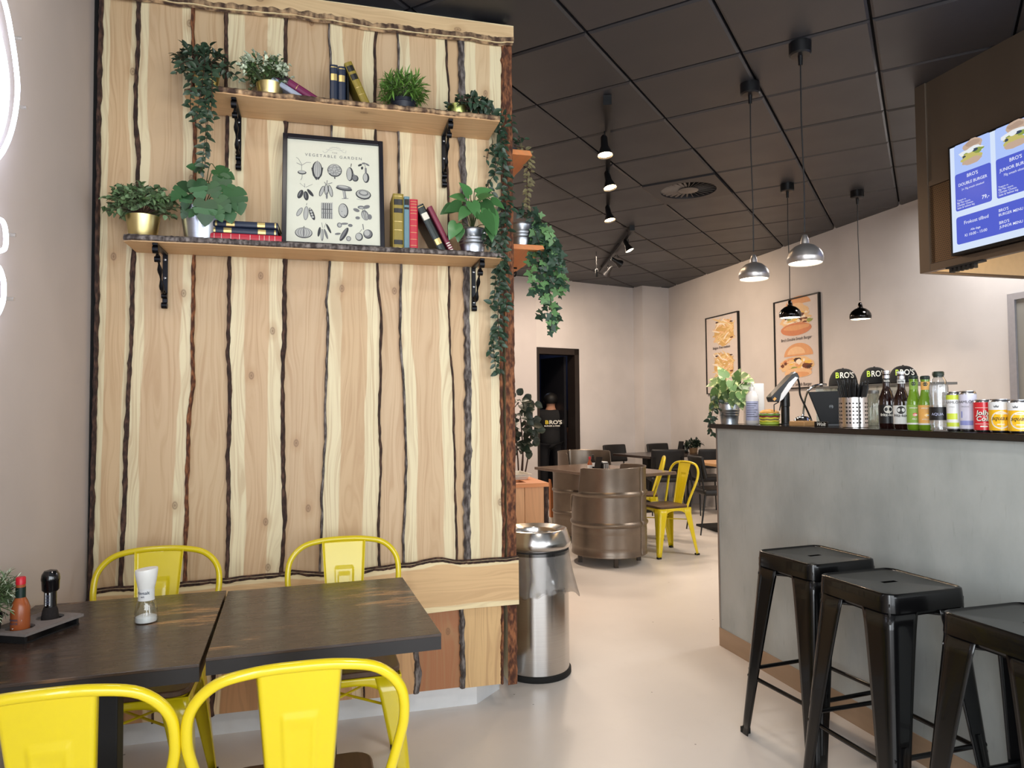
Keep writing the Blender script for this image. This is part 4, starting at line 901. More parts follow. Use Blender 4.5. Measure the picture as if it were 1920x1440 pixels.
draw('cabbage_drawing', [e('d', 1012, 790, 95, 66, 5), e('l', 1012, 785, 82, 54, 5), e('m', 1015, 775, 62, 36, 5), e('l', 1015, 770, 44, 24, 5), r('m', 5, (930, 840), (1000, 855), (1090, 840))])
draw('pea_drawing', [e('m', 250, 985, 26, 65, 28), e('l', 250, 985, 18, 56, 28), e('m', 325, 1000, 30, 92, 4), e('l', 325, 1000, 22, 84, 4), e('d', 395, 1010, 26, 85, -20), e('l', 385, 985, 15, 15), e('l', 395, 1015, 15, 15), e('l', 405, 1045, 15, 15), e('l', 375, 955, 12, 12), r('m', 6, (330, 910), (335, 885))])
draw('asparagus_drawing', [r('d', 130, (570, 885), (570, 1065))]+[r('l', 15, (x, 880), (x+2, 1068)) for x in (516, 540, 564, 588, 612, 632)]+[r('d', 8, (505, 955), (635, 960)), r('m', 8, (505, 1000), (635, 1005))])
draw('potato_drawing', [e('d', 768, 975, 60, 98, -4), e('l', 764, 972, 50, 88, -4), e('m', 780, 930, 7, 5), e('m', 750, 985, 7, 5), e('m', 785, 1030, 10, 8)])
draw('celery_drawing', [e('m', 1030, 1030, 45, 70, -15), e('l', 1028, 1035, 33, 58, -15), r('d', 5, (1000, 960), (1030, 1080)), r('d', 5, (1025, 955), (1045, 1080)), e('m', 925, 970, 40, 22, 20), e('m', 985, 940, 45, 24), e('m', 1050, 935, 42, 24, -20), e('m', 1085, 1050, 28, 36), e('l', 985, 945, 26, 12), e('m', 940, 1060, 28, 20)])
draw('pumpkin_drawing', [e('d', 300, 1225, 102, 70), e('l', 300, 1222, 94, 62), e('m', 300, 1222, 70, 62), e('l', 300, 1222, 62, 60), e('m', 300, 1222, 40, 62), e('l', 300, 1222, 33, 60), e('m', 300, 1222, 10, 62), r('d', 8, (300, 1165), (305, 1150))])
draw('chili_drawing', [e('d', 480, 1215, 16, 65, 10), e('m', 515, 1250, 18, 80, 0), e('l', 512, 1245, 10, 66, 0), e('m', 560, 1240, 15, 70, -18), e('d', 592, 1180, 14, 66, -25), r('m', 5, (520, 1170), (510, 1110)), r('m', 5, (540, 1170), (560, 1115))])
draw('cucumber_drawing', [e('d', 775, 1245, 30, 102, 28), e('m', 768, 1240, 14, 86, 28), e('m', 720, 1140, 30, 34), e('l', 722, 1140, 18, 22), e('m', 780, 1125, 45, 14, -5), e('m', 850, 1145, 28, 20), e('m', 828, 1295, 30, 34), e('l', 828, 1295, 20, 24), e('m', 700, 1240, 36, 14, -10)])
draw('onion_drawing', [e('d', 1062, 1245, 58, 62), e('m', 1058, 1240, 50, 54), e('l', 1050, 1232, 34, 38), e('d', 955, 1275, 46, 54), e('l', 950, 1272, 36, 44), r('m', 10, (1010, 1195), (1000, 1130)), r('m', 5, (960, 1225), (990, 1190))])
m = MB(); u, v = dv(655, 352)
pr.text(m, 'VEGETABLE GARDEN', u, v-.002, .019, .0026, space=1.45, bold=.004); u, v = dv(665, 305); pr.text(m, 'THE', u, v, .010, .0026, space=1.4); m.build('lettering', 'ink_mid', fr, True)
draw('scroll_ornament', [r('l', 5, (520, 270), (540, 295), (570, 285), (600, 250), (665, 228), (730, 255), (770, 290), (800, 300), (805, 270)), r('l', 4, (560, 250), (620, 268), (665, 250), (720, 272), (780, 262)), r('l', 4, (600, 240), (640, 225), (665, 235), (690, 228), (740, 245))])

# ================================================================== on the near tables
TZ = .750
def thin_glass(name, col, base):
    s = NT(name); tr = s.n('BsdfTransparent'); tr.inputs[0].default_value = col+(1,); gl = s.n('BsdfGlossy'); gl.inputs['Roughness'].default_value = .04; lw = s.n('LayerWeight'); lw.inputs[0].default_value = .35
    mx = s.n('MixShader'); s.link(s.math('MULTIPLY_ADD', lw.outputs[1], .55, base), mx.inputs[0]); s.link(tr.outputs[0], mx.inputs[1]); s.link(gl.outputs[0], mx.inputs[2]); s.link(mx.outputs[0], s.t.nodes['Material Output'].inputs[0])
mat('salt_cap', (236, 236, 232), .35); thin_glass('clear_glass', (.94, .97, .97), .10); mat('salt', (240, 240, 238), .9); mat('label_white', (226, 228, 228), .5); mat('label_ink', (66, 72, 90), .6)
Pg = pZ(274, 1166, TZ); k = mpp(Pg)
t = thing('salt_grinder', 'salt grinder with white cap and glass body standing on the left table', 'grinder', Pg); t.scale = (1.5, 1.5, 1.55)
MB().lathe([(.0215, 0), (.0225, .003), (.0215, .014), (.0205, .024), (.0185, .035), (.0155, .043)], 28, caps=False).build('glass_body', 'clear_glass', t, smooth=50)
MB().lathe([(.0005, .002), (.0195, .002), (.0195, .011), (.010, .015), (0, .014)], 24, caps=False).build('salt', 'salt', t, smooth=50)
MB().lathe([(.0155, .043), (.0150, .048), (.0150, .066)], 24).build('label_sleeve', 'label_white', t, smooth=40)
wrap(text('Havsalt', .0085, .01), .0150, (0, 0, .056), -PI/2-.25).build('lettering', 'label_ink', t); wrap(text('salt', .005, .01), .0150, (0, 0, .050), -PI/2-.25).build('lettering', 'label_ink', t)
q = MB().lathe([(.0155, .066), (.0160, .069), (.0185, .080), (.0212, .099), (.0205, .1025), (0, .1035)], 28); q.v = [Vector((p.x, p.y, p.z+(p.x*.09 if p.z > .09 else 0))) for p in q.v]; q.build('cap', 'salt_cap', t, smooth=40)
mat('felt_grey', (128, 120, 116), .9, var=.1, scale=80); mat('mill_black', (12, 12, 15), .15, coat=.5); mat('pepper', (32, 26, 24), .9, var=.5, scale=300); mat('sauce', (158, 84, 46), .25, var=.1); mat('sauce_cap', (196, 24, 44), .35); mat('seal_green', (18, 40, 34), .35)
c0 = [pZ(14, 1170, TZ+.03), pZ(62, 1120, TZ+.03), pZ(112, 1160, TZ+.03), pZ(65, 1199, TZ+.03)]
ctr = Vector((-.800, 2.35, TZ))
t = thing('condiment_caddy', 'grey square condiment caddy at the left edge of the table', 'caddy', (ctr.x, ctr.y, TZ)); ax2 = Vector((.45, .89, 0)).normalized(); ax1 = Vector((ax2.y, -ax2.x, 0)); hs = .070; hl = .100
# plate with two round holes, carried on a black block
m = MB(); nseg = 20; holes = [(-.050, -.0), (.050, 0)]
def cad(u, v, z): return Vector((0, 0, 0))+ax2*u+ax1*v+Vector((0, 0, z))
for (hx, hy) in holes:
    sx0, sx1 = (-hl, 0) if hx < 0 else (0, hl); ring, outr = [], []
    for i in range(nseg):
        a = 2*PI*i/nseg; ring.append((hx+.036*math.cos(a), hy+.036*math.sin(a))); cx_, cy_ = math.cos(a), math.sin(a); q = min((sx1-hx)/cx_ if cx_ > 1e-6 else 9, (sx0-hx)/cx_ if cx_ < -1e-6 else 9, hs/cy_ if cy_ > 1e-6 else 9, -hs/cy_ if cy_ < -1e-6 else 9); outr.append((hx+cx_*q, hy+cy_*q))
    for z0, z1 in ((.030, .022),):
        k0 = len(m.v); m.v += [cad(*p, .030) for p in ring]+[cad(*p, .030) for p in outr]+[cad(*p, .022) for p in ring]
        for i in range(nseg): j = (i+1) % nseg; m.f += [(k0+i, k0+j, k0+nseg+j, k0+nseg+i), (k0+i, k0+2*nseg+i, k0+2*nseg+j, k0+j)]
for a, b in (((-hl, -hs), (hl, -hs)), ((hl, -hs), (hl, hs)), ((hl, hs), (-hl, hs)), ((-hl, hs), (-hl, -hs))): m.add([cad(*a, .030), cad(*b, .030), cad(*b, .022), cad(*a, .022)], [(0, 1, 2, 3)])
m.build('plate', 'felt_grey', t)
MB().prism([(-hl+.008, -hs+.008), (hl-.008, -hs+.008), (hl-.008, hs-.008), (-hl+.008, hs-.008)], cad, 0, .004).build('base', 'black_matte', t)
for a in ((-hl+.012, 0), (hl-.012, 0)): MB().prism([(a[0]-.004, -hs+.01), (a[0]+.004, -hs+.01), (a[0]+.004, hs-.01), (a[0]-.004, hs-.01)], cad, .004, .022).build('side_support', 'black_matte', t)
hA, hB = cad(holes[0][0], 0, 0), cad(holes[1][0], 0, 0); base_c = Vector((ctr.x, ctr.y, TZ+.0045))
near, far = (hA, hB) if hA.y < hB.y else (hB, hA)
t = thing('sauce_bottle', 'small hot sauce bottle with red cap in the grey caddy', 'bottle', base_c+near); t.scale = (1.45, 1.45, 1.3)
MB().lathe([(.015, 0), (.0165, .004), (.0165, .062), (.013, .074), (.0085, .084)], 24, caps=True).build('body', 'sauce', t, smooth=40)
MB().lathe([(.0086, .084), (.0086, .106)], 20).build('neck_seal', 'seal_green', t, smooth=40); MB().lathe([(.008, .106), (.008, .112)], 16).build('neck', 'sauce', t, smooth=40)
MB().lathe([(.0085, .112), (.0085, .126), (.007, .128), (0, .128)], 18).build('cap', 'sauce_cap', t, smooth=40)
q = MB().add([(-.016, -.016, 0), (0, -.034, 0), (.016, -.016, 0), (0, .002, 0)], [(0, 1, 2, 3)]); q.v = [Vector((p.x, p.y+.046, 0)) for p in q.v]
wrap(q, .0165, (0, 0, .008), -PI/2-.45).build('diamond_label', 'label_white', t); wrap(text('PEPPER', .006, .02), .0165, (0, 0, .037), -PI/2-.45, .0012).build('lettering', 'label_ink', t); wrap(text('SAUCE', .006, .02), .0165, (0, 0, .030), -PI/2-.45, .0012).build('lettering', 'label_ink', t)
t = thing('pepper_grinder', 'black capped pepper grinder standing in the grey caddy', 'grinder', base_c+far); t.scale = (1.1, 1.1, 1.18)
MB().lathe([(.019, 0), (.021, .003), (.021, .020), (.018, .040), (.015, .048)], 24).build('glass_body', 'pepper', t, smooth=40)
MB().lathe([(.0148, .048), (.0148, .086)], 24).build('label_sleeve', 'mill_black', t, smooth=40)
q = MB().bx(-.006, .006, .052, .084, 0, .0001); q.v = [Vector((p.x, p.y, 0)) for p in q.v]; q.f = q.f[:1]; q = MB().add([(-.006, .052, 0), (.006, .052, 0), (.006, .084, 0), (-.006, .084, 0)], [(0, 1, 2, 3)]); wrap(q, .0148, (0, 0, 0), -PI/2-.1).build('barcode_label', 'label_white', t)
for i in range(7):
    q = MB().add([(-.0048, .056+i*.0036, 0), (.0048, .056+i*.0036, 0), (.0048, .0575+i*.0036+.0008*(i % 2), 0), (-.0048, .0575+i*.0036+.0008*(i % 2), 0)], [(0, 1, 2, 3)]); wrap(q, .0148, (0, 0, 0), -PI/2-.1, .0013).build('barcode_bar', 'label_ink', t)
MB().lathe([(.017, .086), (.0205, .090), (.0215, .112), (.0225, .114), (.0225, .118), (.021, .128), (.015, .137), (0, .140)], 28).build('cap', 'mill_black', t, smooth=40)
Pp = pZ(-42, 1205, TZ)
t = thing('potted_plant', 'white-tipped green plant in black pot cut off by the left picture edge, on the table', 'plant', Pp); c = tuple(Pp)
pot(t, c, .048, .056, .07, 'black_matte'); clump(t, 'foliage', (c[0]+.01, c[1], TZ+.11), (.085, .10, .10), 190, 'needle', .021, 'leaf_bush', m2='leaf_white', frac=.7, stems='stem_green', per=9)
for ob in [o for o in COL.objects if o.parent == t and o.name.startswith('foliage')]: pass

# ================================================================== neon sign on the left wall
mat('neon_tube', (255, 255, 255), .3, emit=(214, 226, 255), estr=14.); mat('neon_back', (214, 220, 236), .1, trans=.6)
nsn = thing('neon_sign', 'white neon sign on the left wall, only its right end in view', 'sign', (XL+.02, 2.0, 2.2))
def neon(pts, close=False, k=6):
    P = smoothpath([pX(x, y, XL+.035) if not isinstance(x, tuple) else Vector(x) for x, y in pts], k); MB().tube(P, .0065, 10, closed=close).build('neon_tube', 'neon_tube', nsn, True, smooth=80)
neon([(-150, -110), (-60, -85), (-10, -40), (10, 10), (22, 70), (30, 125), (33, 170), (27, 222), (14, 266), (-8, 300), (-60, 340), (-150, 372), (-260, 390)])
neon([(-120, -40), (-50, -10), (-12, 40), (4, 90), (12, 140), (13, 180), (7, 228), (-10, 268), (-60, 310), (-140, 340), (-230, 350)])
neon([(-120, 402), (-60, 404), (-8, 410), (6, 417), (11, 440), (10, 462), (2, 470), (-30, 472), (-90, 474)])
neon([(-100, 486), (-40, 488), (-6, 498), (5, 520), (7, 545), (4, 570), (-10, 594), (-50, 612), (-120, 620)])
for a in ((20, 70), (30, 200), (-30, 330), (8, 440), (5, 560)): p = pX(*a, XL+.002); MB().cyl(p, p+Vector((.03, 0, 0)), .006, .006, 8).build('tube_clip', 'clear_glass', nsn, True)

# ================================================================== dining area in the back
mat('drum_steel', (128, 117, 106), .36, .85, var=.2, scale=6, bump=.05); mat('dark_leather', (24, 24, 26), .5, var=.08); mat('table_dark', (52, 42, 38), .25, var=.15, scale=4, stretch=(1, 8, 1)); mat('table_light', (196, 152, 108), .4, var=.15, scale=5, stretch=(1, 10, 1)); mat('steel_leg', (70, 62, 56), .4, .9)
ROT = math.atan2(D.y, D.x)
def drum_prof(r, z0, z1):
    h = z1-z0; P = [(r*.96, z0), (r*1.012, z0+.004), (r*1.012, z0+.018), (r, z0+.024)]
    for k in range(7): zz = z0+h*(.10+.025*k); P += [(r, zz), (r*1.008, zz+h*.012)]
    for f_ in (.36, .70): P += [(r, z0+h*(f_-.03)), (r*1.035, z0+h*(f_-.012)), (r*1.045, z0+h*f_), (r*1.035, z0+h*(f_+.012)), (r, z0+h*(f_+.03))]
    return P+[(r, z1-.03), (r*1.01, z1-.012), (r*1.01, z1)]
def drum_chair(c, rz, lab):
    t = thing('drum_armchair', lab, 'armchair', (c[0], c[1], 0), rz, 'armchairs cut from steel drums'); r = .335; z0, z1 = .085, .865
    n = 56; m = MB(); P = drum_prof(r, z0, z1)
    zcut = lambda a: .865 if math.sin(a) < -.05 else (.60 if math.sin(a) < .45 else .44)     # high back at local -Y, arms, open front at +Y
    def fn(u, v):
        a = 2*PI*u-PI/2; top = interp([(0, .865), (.285, .86), (.30, .63), (.37, .61), (.40, .46), (.60, .46), (.63, .61), (.70, .63), (.715, .86), (1, .865)], u)
        k = v*(len(P)-1); i = min(int(k), len(P)-2); f_ = k-i; rr = P[i][0]*(1-f_)+P[i+1][0]*f_; z = P[i][1]*(1-f_)+P[i+1][1]*f_
        return (rr*math.cos(a), rr*math.sin(a), min(z, top))
    m.sheet(fn, n, len(P)-1).build('drum_shell', 'drum_steel', t, smooth=35, solid=.004)
    MB().lathe([(r*.94, .36), (r*.94, .43), (r*.88, .455), (0, .46)], 32).build('seat_cushion', 'dark_leather', t, smooth=40)
    MB().lathe([(r*.95, .085), (0, .086)], 32).build('drum_floor', 'drum_steel', t)
    for k in range(4): a = PI/4+k*PI/2; MB().box((.27*math.cos(a), .27*math.sin(a), .044), (.035, .035, .088), Matrix.Rotation(a, 3, 'Z')).build('leg', 'steel_leg', t)
    return t
drum_chair((2.51, 6.02), ROT+.30, 'brown steel drum armchair with its round back to the viewer, beside the bin')
drum_chair((3.10, 8.15), ROT+PI, 'dark drum armchair on the far side of the drum table')
t = thing('drum_table', 'dark table on a steel drum between the two drum armchairs', 'table', (2.82, 6.93, 0), ROT-.02)
MB().box((0, 0, .735), (.82, 1.34, .03)).build('tabletop', mat('table_dark_sheen', (112, 94, 82), .22, var=.15, scale=4, stretch=(1, 8, 1)), t, bevel=.004)  # dark top lightened: its reflection is put into the base colour
MB().lathe(drum_prof(.29, .07, .72), 40, (-.10, .25, 0)).build('drum', 'drum_steel', t, smooth=35)
for k in range(4): a = PI/4+k*PI/2; MB().box((-.10+.22*math.cos(a), .25+.22*math.sin(a), .036), (.035, .035, .072), Matrix.Rotation(a, 3, 'Z')).build('leg', 'steel_leg', t)
mat('caddy_metal', (70, 66, 64), .4, .6)
def caddy(P, rz, lab, full=True):
    t = thing('table_caddy', lab, 'caddy', P, rz); MB().box((0, 0, .003), (.20, .11, .006)).build('tray', 'caddy_metal', t)
    MB().box((.055, 0, .055), (.075, .10, .098)).build('napkin_box', 'caddy_metal', t, bevel=.003); MB().box((.055, 0, .108), (.060, .08, .012)).build('napkins', 'label_white', t)
    for k in (-1, 0, 1): MB().box((.055+k*.022, -.0515, .06), (.007, .003, .07)).build('box_slot', 'label_white', t)
    MB().box((-.005, .0, .085), (.006, .09, .155), Matrix.Rotation(.25, 3, 'Y')).build('menu_card', 'black_satin', t)
    return t
P = pZ(1122, 888, .75)
caddy(P, ROT, 'dark condiment caddy with menu card on the drum table')
def small_bottle(P, lab, body, cap, s=1.):
    t = thing('sauce_bottle', lab, 'bottle', P); MB().lathe([(.022*s, 0), (.024*s, .004), (.024*s, .085*s), (.012*s, .11*s), (.010*s, .125*s)], 18).build('body', body, t, smooth=40); MB().lathe([(.012*s, .125*s), (.012*s, .15*s), (0, .151*s)], 14).build('cap', cap, t, smooth=40)
    MB().lathe([(.0243*s, .03*s), (.0243*s, .07*s)], 18, caps=False).build('label_band', 'label_white', t, smooth=40)
small_bottle(pZ(1106, 885, .756), 'red-capped sauce bottle in the caddy on the drum table', 'sauce', 'sauce_cap'); small_bottle(pZ(1112, 880, .756), 'black-capped dark bottle in the caddy on the drum table', 'pepper', 'mill_black')
# far yellow chairs
copy_tree(C0, (3.149, 6.19, 0), math.radians(99), 'far yellow metal chair with dark seat facing the drum armchair', YG)
copy_tree(C0, (3.32, 7.08, 0), math.radians(66), 'farthest yellow chair, seen edge-on behind the other far yellow one', YG)
# dark dining chairs and tables
def dchair():
    t = thing('dining_chair', 'x', 'chair'); m = MB()
    m.box((0, .02, .455), (.44, .42, .07)).build('seat', 'dark_leather', t, bevel=.03, seg=4, smooth=50)
    def bk_(u, v): x = (2*u-1)*.21; return (x, -.20-.05*v+.05*(2*u-1)**2, .60+.25*v)
    MB().sheet(bk_, 14, 6).build('backrest', 'dark_leather', t, smooth=60, solid=.04, bevel=.018, seg=3)
    for s_ in (-1, 1):
        MB().tube([(s_*.19, .19, .43), (s_*.215, .22, 0)], [.013, .008], 8).build('leg', 'black_satin', t, smooth=60); MB().tube([(s_*.19, -.17, .43), (s_*.215, -.24, 0)], [.013, .008], 8).build('leg', 'black_satin', t, smooth=60)
        MB().tube([(s_*.17, -.17, .43), (s_*.175, -.20, .62), (s_*.175, -.22, .75)], .010, 8).build('back_post', 'black_satin', t, smooth=60)
    return t
DG = 'black upholstered dining chairs at the back'
q = dchair(); q.location = (4.20, 9.50, 0); q.rotation_euler = (0, 0, PI+ROT); q['group'] = DG; q['label'] = 'black padded chair against the back wall, left of the pier'
copy_tree(q, (4.92, 9.55, 0), PI+ROT, 'black padded chair in the corner below the pier', DG)
copy_tree(q, (4.36, 8.52, 0), ROT-.6, 'black padded chair with its back to the viewer behind the yellow chairs', DG)
copy_tree(q, (4.90, 8.38, 0), ROT-.4, 'black padded chair beside the counter corner, back to viewer', DG)
copy_tree(q, (4.22, 7.10, 0), -PI/2-.15, 'black chair in shadow partly hidden by the counter, beside the far yellow chairs', DG)
def dtable(c, sx, sy, rz, m, lab):
    t = thing('dining_table', lab, 'table', (c[0], c[1], 0), rz); MB().box((0, 0, .735), (sx, sy, .032)).build('tabletop', m, t, bevel=.004); MB().box((-.25, 0, .37), (.14, .10, .70)).build('column', 'black_matte', t); MB().box((-.25, 0, .012), (.5, .5, .024)).build('base_plate', 'black_matte', t, bevel=.004); return t
dtable((4.56, 8.98), 1.12, .80, ROT-.05, 'table_dark', 'dark dining table in the back corner among black chairs'); dtable((4.72, 7.25), .98, .80, .0, 'table_light', 'light wooden table half hidden behind the counter corner')
P = Vector((4.85, 9.0, .752)); caddy(P, ROT, 'condiment caddy on the dark back corner table', False)
P = Vector((5.0, 8.92, .752)); t = thing('potted_plant', 'small green plant in tan pot on the back corner table', 'plant', P); mat('tan_pot', (150, 120, 88), .6); pot(t, tuple(P), .05, .06, .07, 'tan_pot'); clump(t, 'foliage', (P.x, P.y, P.z+.10), (.12, .10, .09), 60, 'oval', .045, 'leaf_ficus', stems='stem_brown', per=6)
# wooden tray station beside the partition, tray, plant, wooden stand
wood('station_wood', (206, 146, 100), (224, 172, 126), 'z', .3, .5, usecol=False); wood('station_top_wood', (212, 132, 78), (226, 150, 96), 'x', .3, .3, usecol=False)
x0, x1, y0, y1, zt = 1.172, 1.395, 4.43, 4.98, .90
t = thing('tray_station', 'orange wooden tray station with bark edges behind the steel bin', 'cabinet', ((x0+x1)/2, (y0+y1)/2, 0))
for k in range(3): a = x0-.17+k*(x1-x0+.17)/3; MB().bx(a+.001, a+(x1-x0+.17)/3-.001, y0, y0+.025, .03, zt-.025).build('plank', 'station_wood', t, True, bevel=.002)
m = MB(); vs = []
for k in range(40):
    z = .02+k*(zt-.03)/39; j = .006*noisef(z*20, 1); vs += [Vector((x1, y0-.006+j, z)), Vector((x1+.020+j, y0-.010, z)), Vector((x1+.034+.005*noisef(z*25, 5), y0+.012, z)), Vector((x1+.030, y0+.03, z))]
for k in range(39):
    for j in range(3): a = 4*k+j; m.f.append((a, a+1, a+5, a+4))
m.v = vs; m.build('bark_edge', 'bark_brown', t, True, smooth=60)
m = MB(); vs = []
for k in range(40): z = .02+k*(zt-.03)/39; j = .006*noisef(z*20, 11); vs += [Vector((x0-.19+.02, y0-.004, z)), Vector((x0-.012+j, y0-.012, z)), Vector((x0+j, y0-.004, z))]
for k in range(39):
    for j in range(2): a = 3*k+j; m.f.append((a, a+1, a+4, a+3))
m.v = vs; m.build('bark_strip', 'bark_rust', t, True, smooth=60)
MB().bx(x1, x1+.026, y0+.03, y1, .03, zt-.02).build('side_panel', 'station_wood', t, True); MB().bx(x0-.17, x1, y1-.025, y1, .03, zt-.02).build('back_panel', 'station_wood', t, True); MB().bx(x0-.17, x0-.145, y0+.025, y1-.025, .03, zt-.02).build('side_panel', 'station_wood', t, True)
# top with a waste slot
m = MB(); sl = (x0-.05, x0+.12, y0+.06, y0+.24)
for b in ((x0-.18, x1+.03, y0-.012, sl[2]), (x0-.18, x1+.03, sl[3], y1), (x0-.18, sl[0], sl[2], sl[3]), (sl[1], x1+.03, sl[2], sl[3])): m = MB().bx(*b, zt-.025, zt); m.build('top_board', 'station_top_wood', t, True)
MB().bx(sl[0], sl[1], sl[2], sl[3], zt-.16, zt-.15).build('slot_floor', 'dark_inside', t, True)
mat('tray_white', (226, 220, 208), .35)
for k in range(2):
    tr = thing('serving_tray', ['pale serving tray at the bottom of the pair on the wooden tray station', 'upper pale serving tray on the wooden tray station'][k], 'tray', (1.20+.012*k, 4.80, zt+.016*k), 0, 'trays on the station'); m = MB(); w_, d_ = .15, .12
    for a in (0,): m.add([(-w_, -d_, 0), (w_, -d_, 0), (w_, d_, 0), (-w_, d_, 0), (-w_-.012, -d_-.012, .020), (w_+.012, -d_-.012, .020), (w_+.012, d_+.012, .020), (-w_-.012, d_+.012, .020), (-w_-.02, -d_-.02, .021), (w_+.02, -d_-.02, .021), (w_+.02, d_+.02, .021), (-w_-.02, d_+.02, .021)], [(0, 1, 2, 3)]+[(i, (i+1) % 4, 4+(i+1) % 4, 4+i) for i in range(4)]+[(4+i, 4+(i+1) % 4, 8+(i+1) % 4, 8+i) for i in range(4)])
    m.build('tray_shell', 'tray_white', tr, smooth=30, solid=.0025)
P = Vector((1.60, 5.95, 0)); t = thing('floor_plant', 'dark round-leaved tree plant standing left of the doorway', 'plant', P)
mat('grey_pot', (120, 116, 112), .7); pot(t, tuple(P), .12, .16, .32, 'grey_pot')
for (x, y, x2, y2) in ((962, 880, 955, 820), (972, 880, 965, 800), (978, 880, 985, 790), (986, 880, 995, 815), (980, 878, 975, 770)):
    a = pY(x, y, 5.95); b = pY(x2, y2, 5.9+rnd.uniform(-.1, .1)); base = Vector((P.x+rnd.uniform(-.04, .04), P.y, .27)); pts = smoothpath([base, a, b], 6); MB().tube(pts, [.009-.005*i/len(pts) for i in range(len(pts))], 6).build('stem', 'stem_brown', t, True)
for i in range(150):
    a = rnd.uniform(0, 2*PI); hh = rnd.uniform(0, 1); rr = .03+.97*math.sqrt(rnd.random()); px_ = 972+34*math.cos(a)*rr*(1-.35*abs(hh-.45)); py_ = 748+hh*100+rnd.uniform(-4, 4)
    p = pY(px_, py_, 5.92+.10*math.sin(a)*rr); leaf(t, 'round', 'leaf_ficus', p, Vector((math.cos(a), math.sin(a)*.6, rnd.uniform(-.8, .4))), Vector((rnd.uniform(-.6, .6), -1, .6)), .075*rnd.uniform(.7, 1.2))
for (x, y, dx, dz) in ((970, 741, .5, .6), (962, 748, -.2, 1), (984, 750, .6, .5), (1000, 788, 1, .2), (1008, 808, .9, .2), (1000, 822, .5, -.5), (990, 845, .2, -1), (955, 862, 0, -1)): leaf(t, 'round', 'leaf_ficus', pY(x, y, 5.9), (dx, 0, dz), (0, -1, .3), .08)
P = pZ(1036, 1000, 0); P = Vector((P.x, P.y, 0)); k = mpp(P)
t = thing('wooden_stand', 'tapered orange wooden post with pale metal foot between tray station and drum table', 'stand', P)
m = MB().prism([(-.030, 0), (.036, 0), (.030, .14), (-.020, .42), (-.030, .42)], lambda u, v, q: Vector((u, q, v+.18)), -.03, .03); m.build('post', 'station_top_wood', t, bevel=.006); MB().lathe([(.030, 0), (.026, .02), (.018, .09), (.022, .18)], 16).build('foot', 'tray_white', t, smooth=40); MB().lathe([(.034, .085), (.034, .095)], 16).build('ring', 'steel_bolt', t, smooth=40)

# ================================================================== person in the doorway
mat('skin', (176, 128, 102), .55); mat('shirt_black', (15, 15, 18), .8); mat('trousers_black', (13, 14, 20), .8); mat('hair_black', (14, 12, 12), .6); mat('print_white', (232, 230, 220), .6); mat('print_yellow', (232, 206, 60), .6)
wp = A-NB*.42; P = pP(1033, 800, NB, wp); HP = pP(1036, 738, NB, wp).z
per = thing('person', 'person in black printed shirt standing in the dark doorway, back to the viewer', 'person', (P.x, P.y, 0), math.radians(-14)); per.scale = (1.22, 1.15, 1.)     # local -Y faces the viewer
S_ = HP/1.72
def skinned(name, verts, edges, rad, m, root=0, sub=2):
    me = bpy.data.meshes.new(name); me.from_pydata([Vector(v)*S_ for v in verts], edges, []); o = bpy.data.objects.new(name, me); COL.objects.link(o); o.parent = per; me.materials.append(MATS[m])
    k = o.modifiers.new('Skin', 'SKIN'); k.use_smooth_shade = True
    for i, r_ in enumerate(rad): d_ = me.skin_vertices[0].data[i]; d_.radius = (r_[0]*S_, r_[1]*S_) if isinstance(r_, tuple) else (r_*S_, r_*S_); d_.use_root = (i == root)
    k2 = o.modifiers.new('Subdivision', 'SUBSURF'); k2.levels = sub; k2.render_levels = sub; return o
def chain(n0, n): return [(n0+i, n0+i+1) for i in range(n-1)]
V, E_, R_ = [], [], []
def limb(pts, rads, at=None):
    k = len(V); V.extend(pts); R_.extend(rads)
    if at is not None: E_.append((at, k))
    E_.extend(chain(k, len(pts)))
    return k
limb([(0, 0, .95), (0, .01, 1.08), (0, .02, 1.25), (0, .02, 1.40), (0, .01, 1.47), (0, 0, 1.52), (0, .015, 1.60), (0, .015, 1.67)], [(.11, .075), (.115, .08), (.13, .085), (.11, .07), (.055, .055), (.055, .055), (.078, .09), (.065, .075)])
for s_ in (-1, 1):
    k = limb([(s_*.17, .02, 1.42), (s_*.23, .02, 1.22), (s_*.25, .05, 1.10), (s_*.25, .13, .93), (s_*.245, .16, .86)], [.055, .044, .038, .030, .026], 3)
    limb([(s_*.24, .185, .80), (s_*.238, .195, .765)], [(.018, .036), (.014, .034)], k+4)
    k = limb([(s_*.10, 0, .88), (s_*.105, .01, .50), (s_*.105, 0, .10), (s_*.105, .06, .045), (s_*.11, .15, .03)], [.065, .045, .034, .033, .03], 0)
skinned('body', V, E_, R_, 'skin')
for s_ in (-1, 1):
    for f_ in range(5):
        y = .20+.0; b = Vector((s_*(.232+.0), .170+.014*f_, .765)); L_ = (.06, .075, .08, .075, .06)[f_]
        if f_ == 0: pts = [(s_*.228, .165, .80), (s_*.218, .150, .765), (s_*.216, .148, .74)]
        else: pts = [(b.x, b.y, b.z+.01), (b.x-s_*.004, b.y, b.z-L_*.5), (b.x-s_*.016, b.y, b.z-L_)]
        o = skinned('finger', pts, [(0, 1), (1, 2)], [.009, .0085, .007], 'skin', 0, 1)
o = skinned('shirt', [(0, 0, .80), (0, .01, 1.08), (0, .02, 1.25), (0, .02, 1.40), (0, .012, 1.455)]+[(s_*x, .02, z) for s_ in (-1, 1) for x, z in ((.175, 1.42), (.235, 1.22), (.242, 1.17))], [(0, 1), (1, 2), (2, 3), (3, 4), (3, 5), (5, 6), (6, 7), (3, 8), (8, 9), (9, 10)], [(.180, .125), (.165, .118), (.175, .122), (.145, .10), (.070, .066), .072, .062, .060, .072, .062, .060], 'shirt_black')
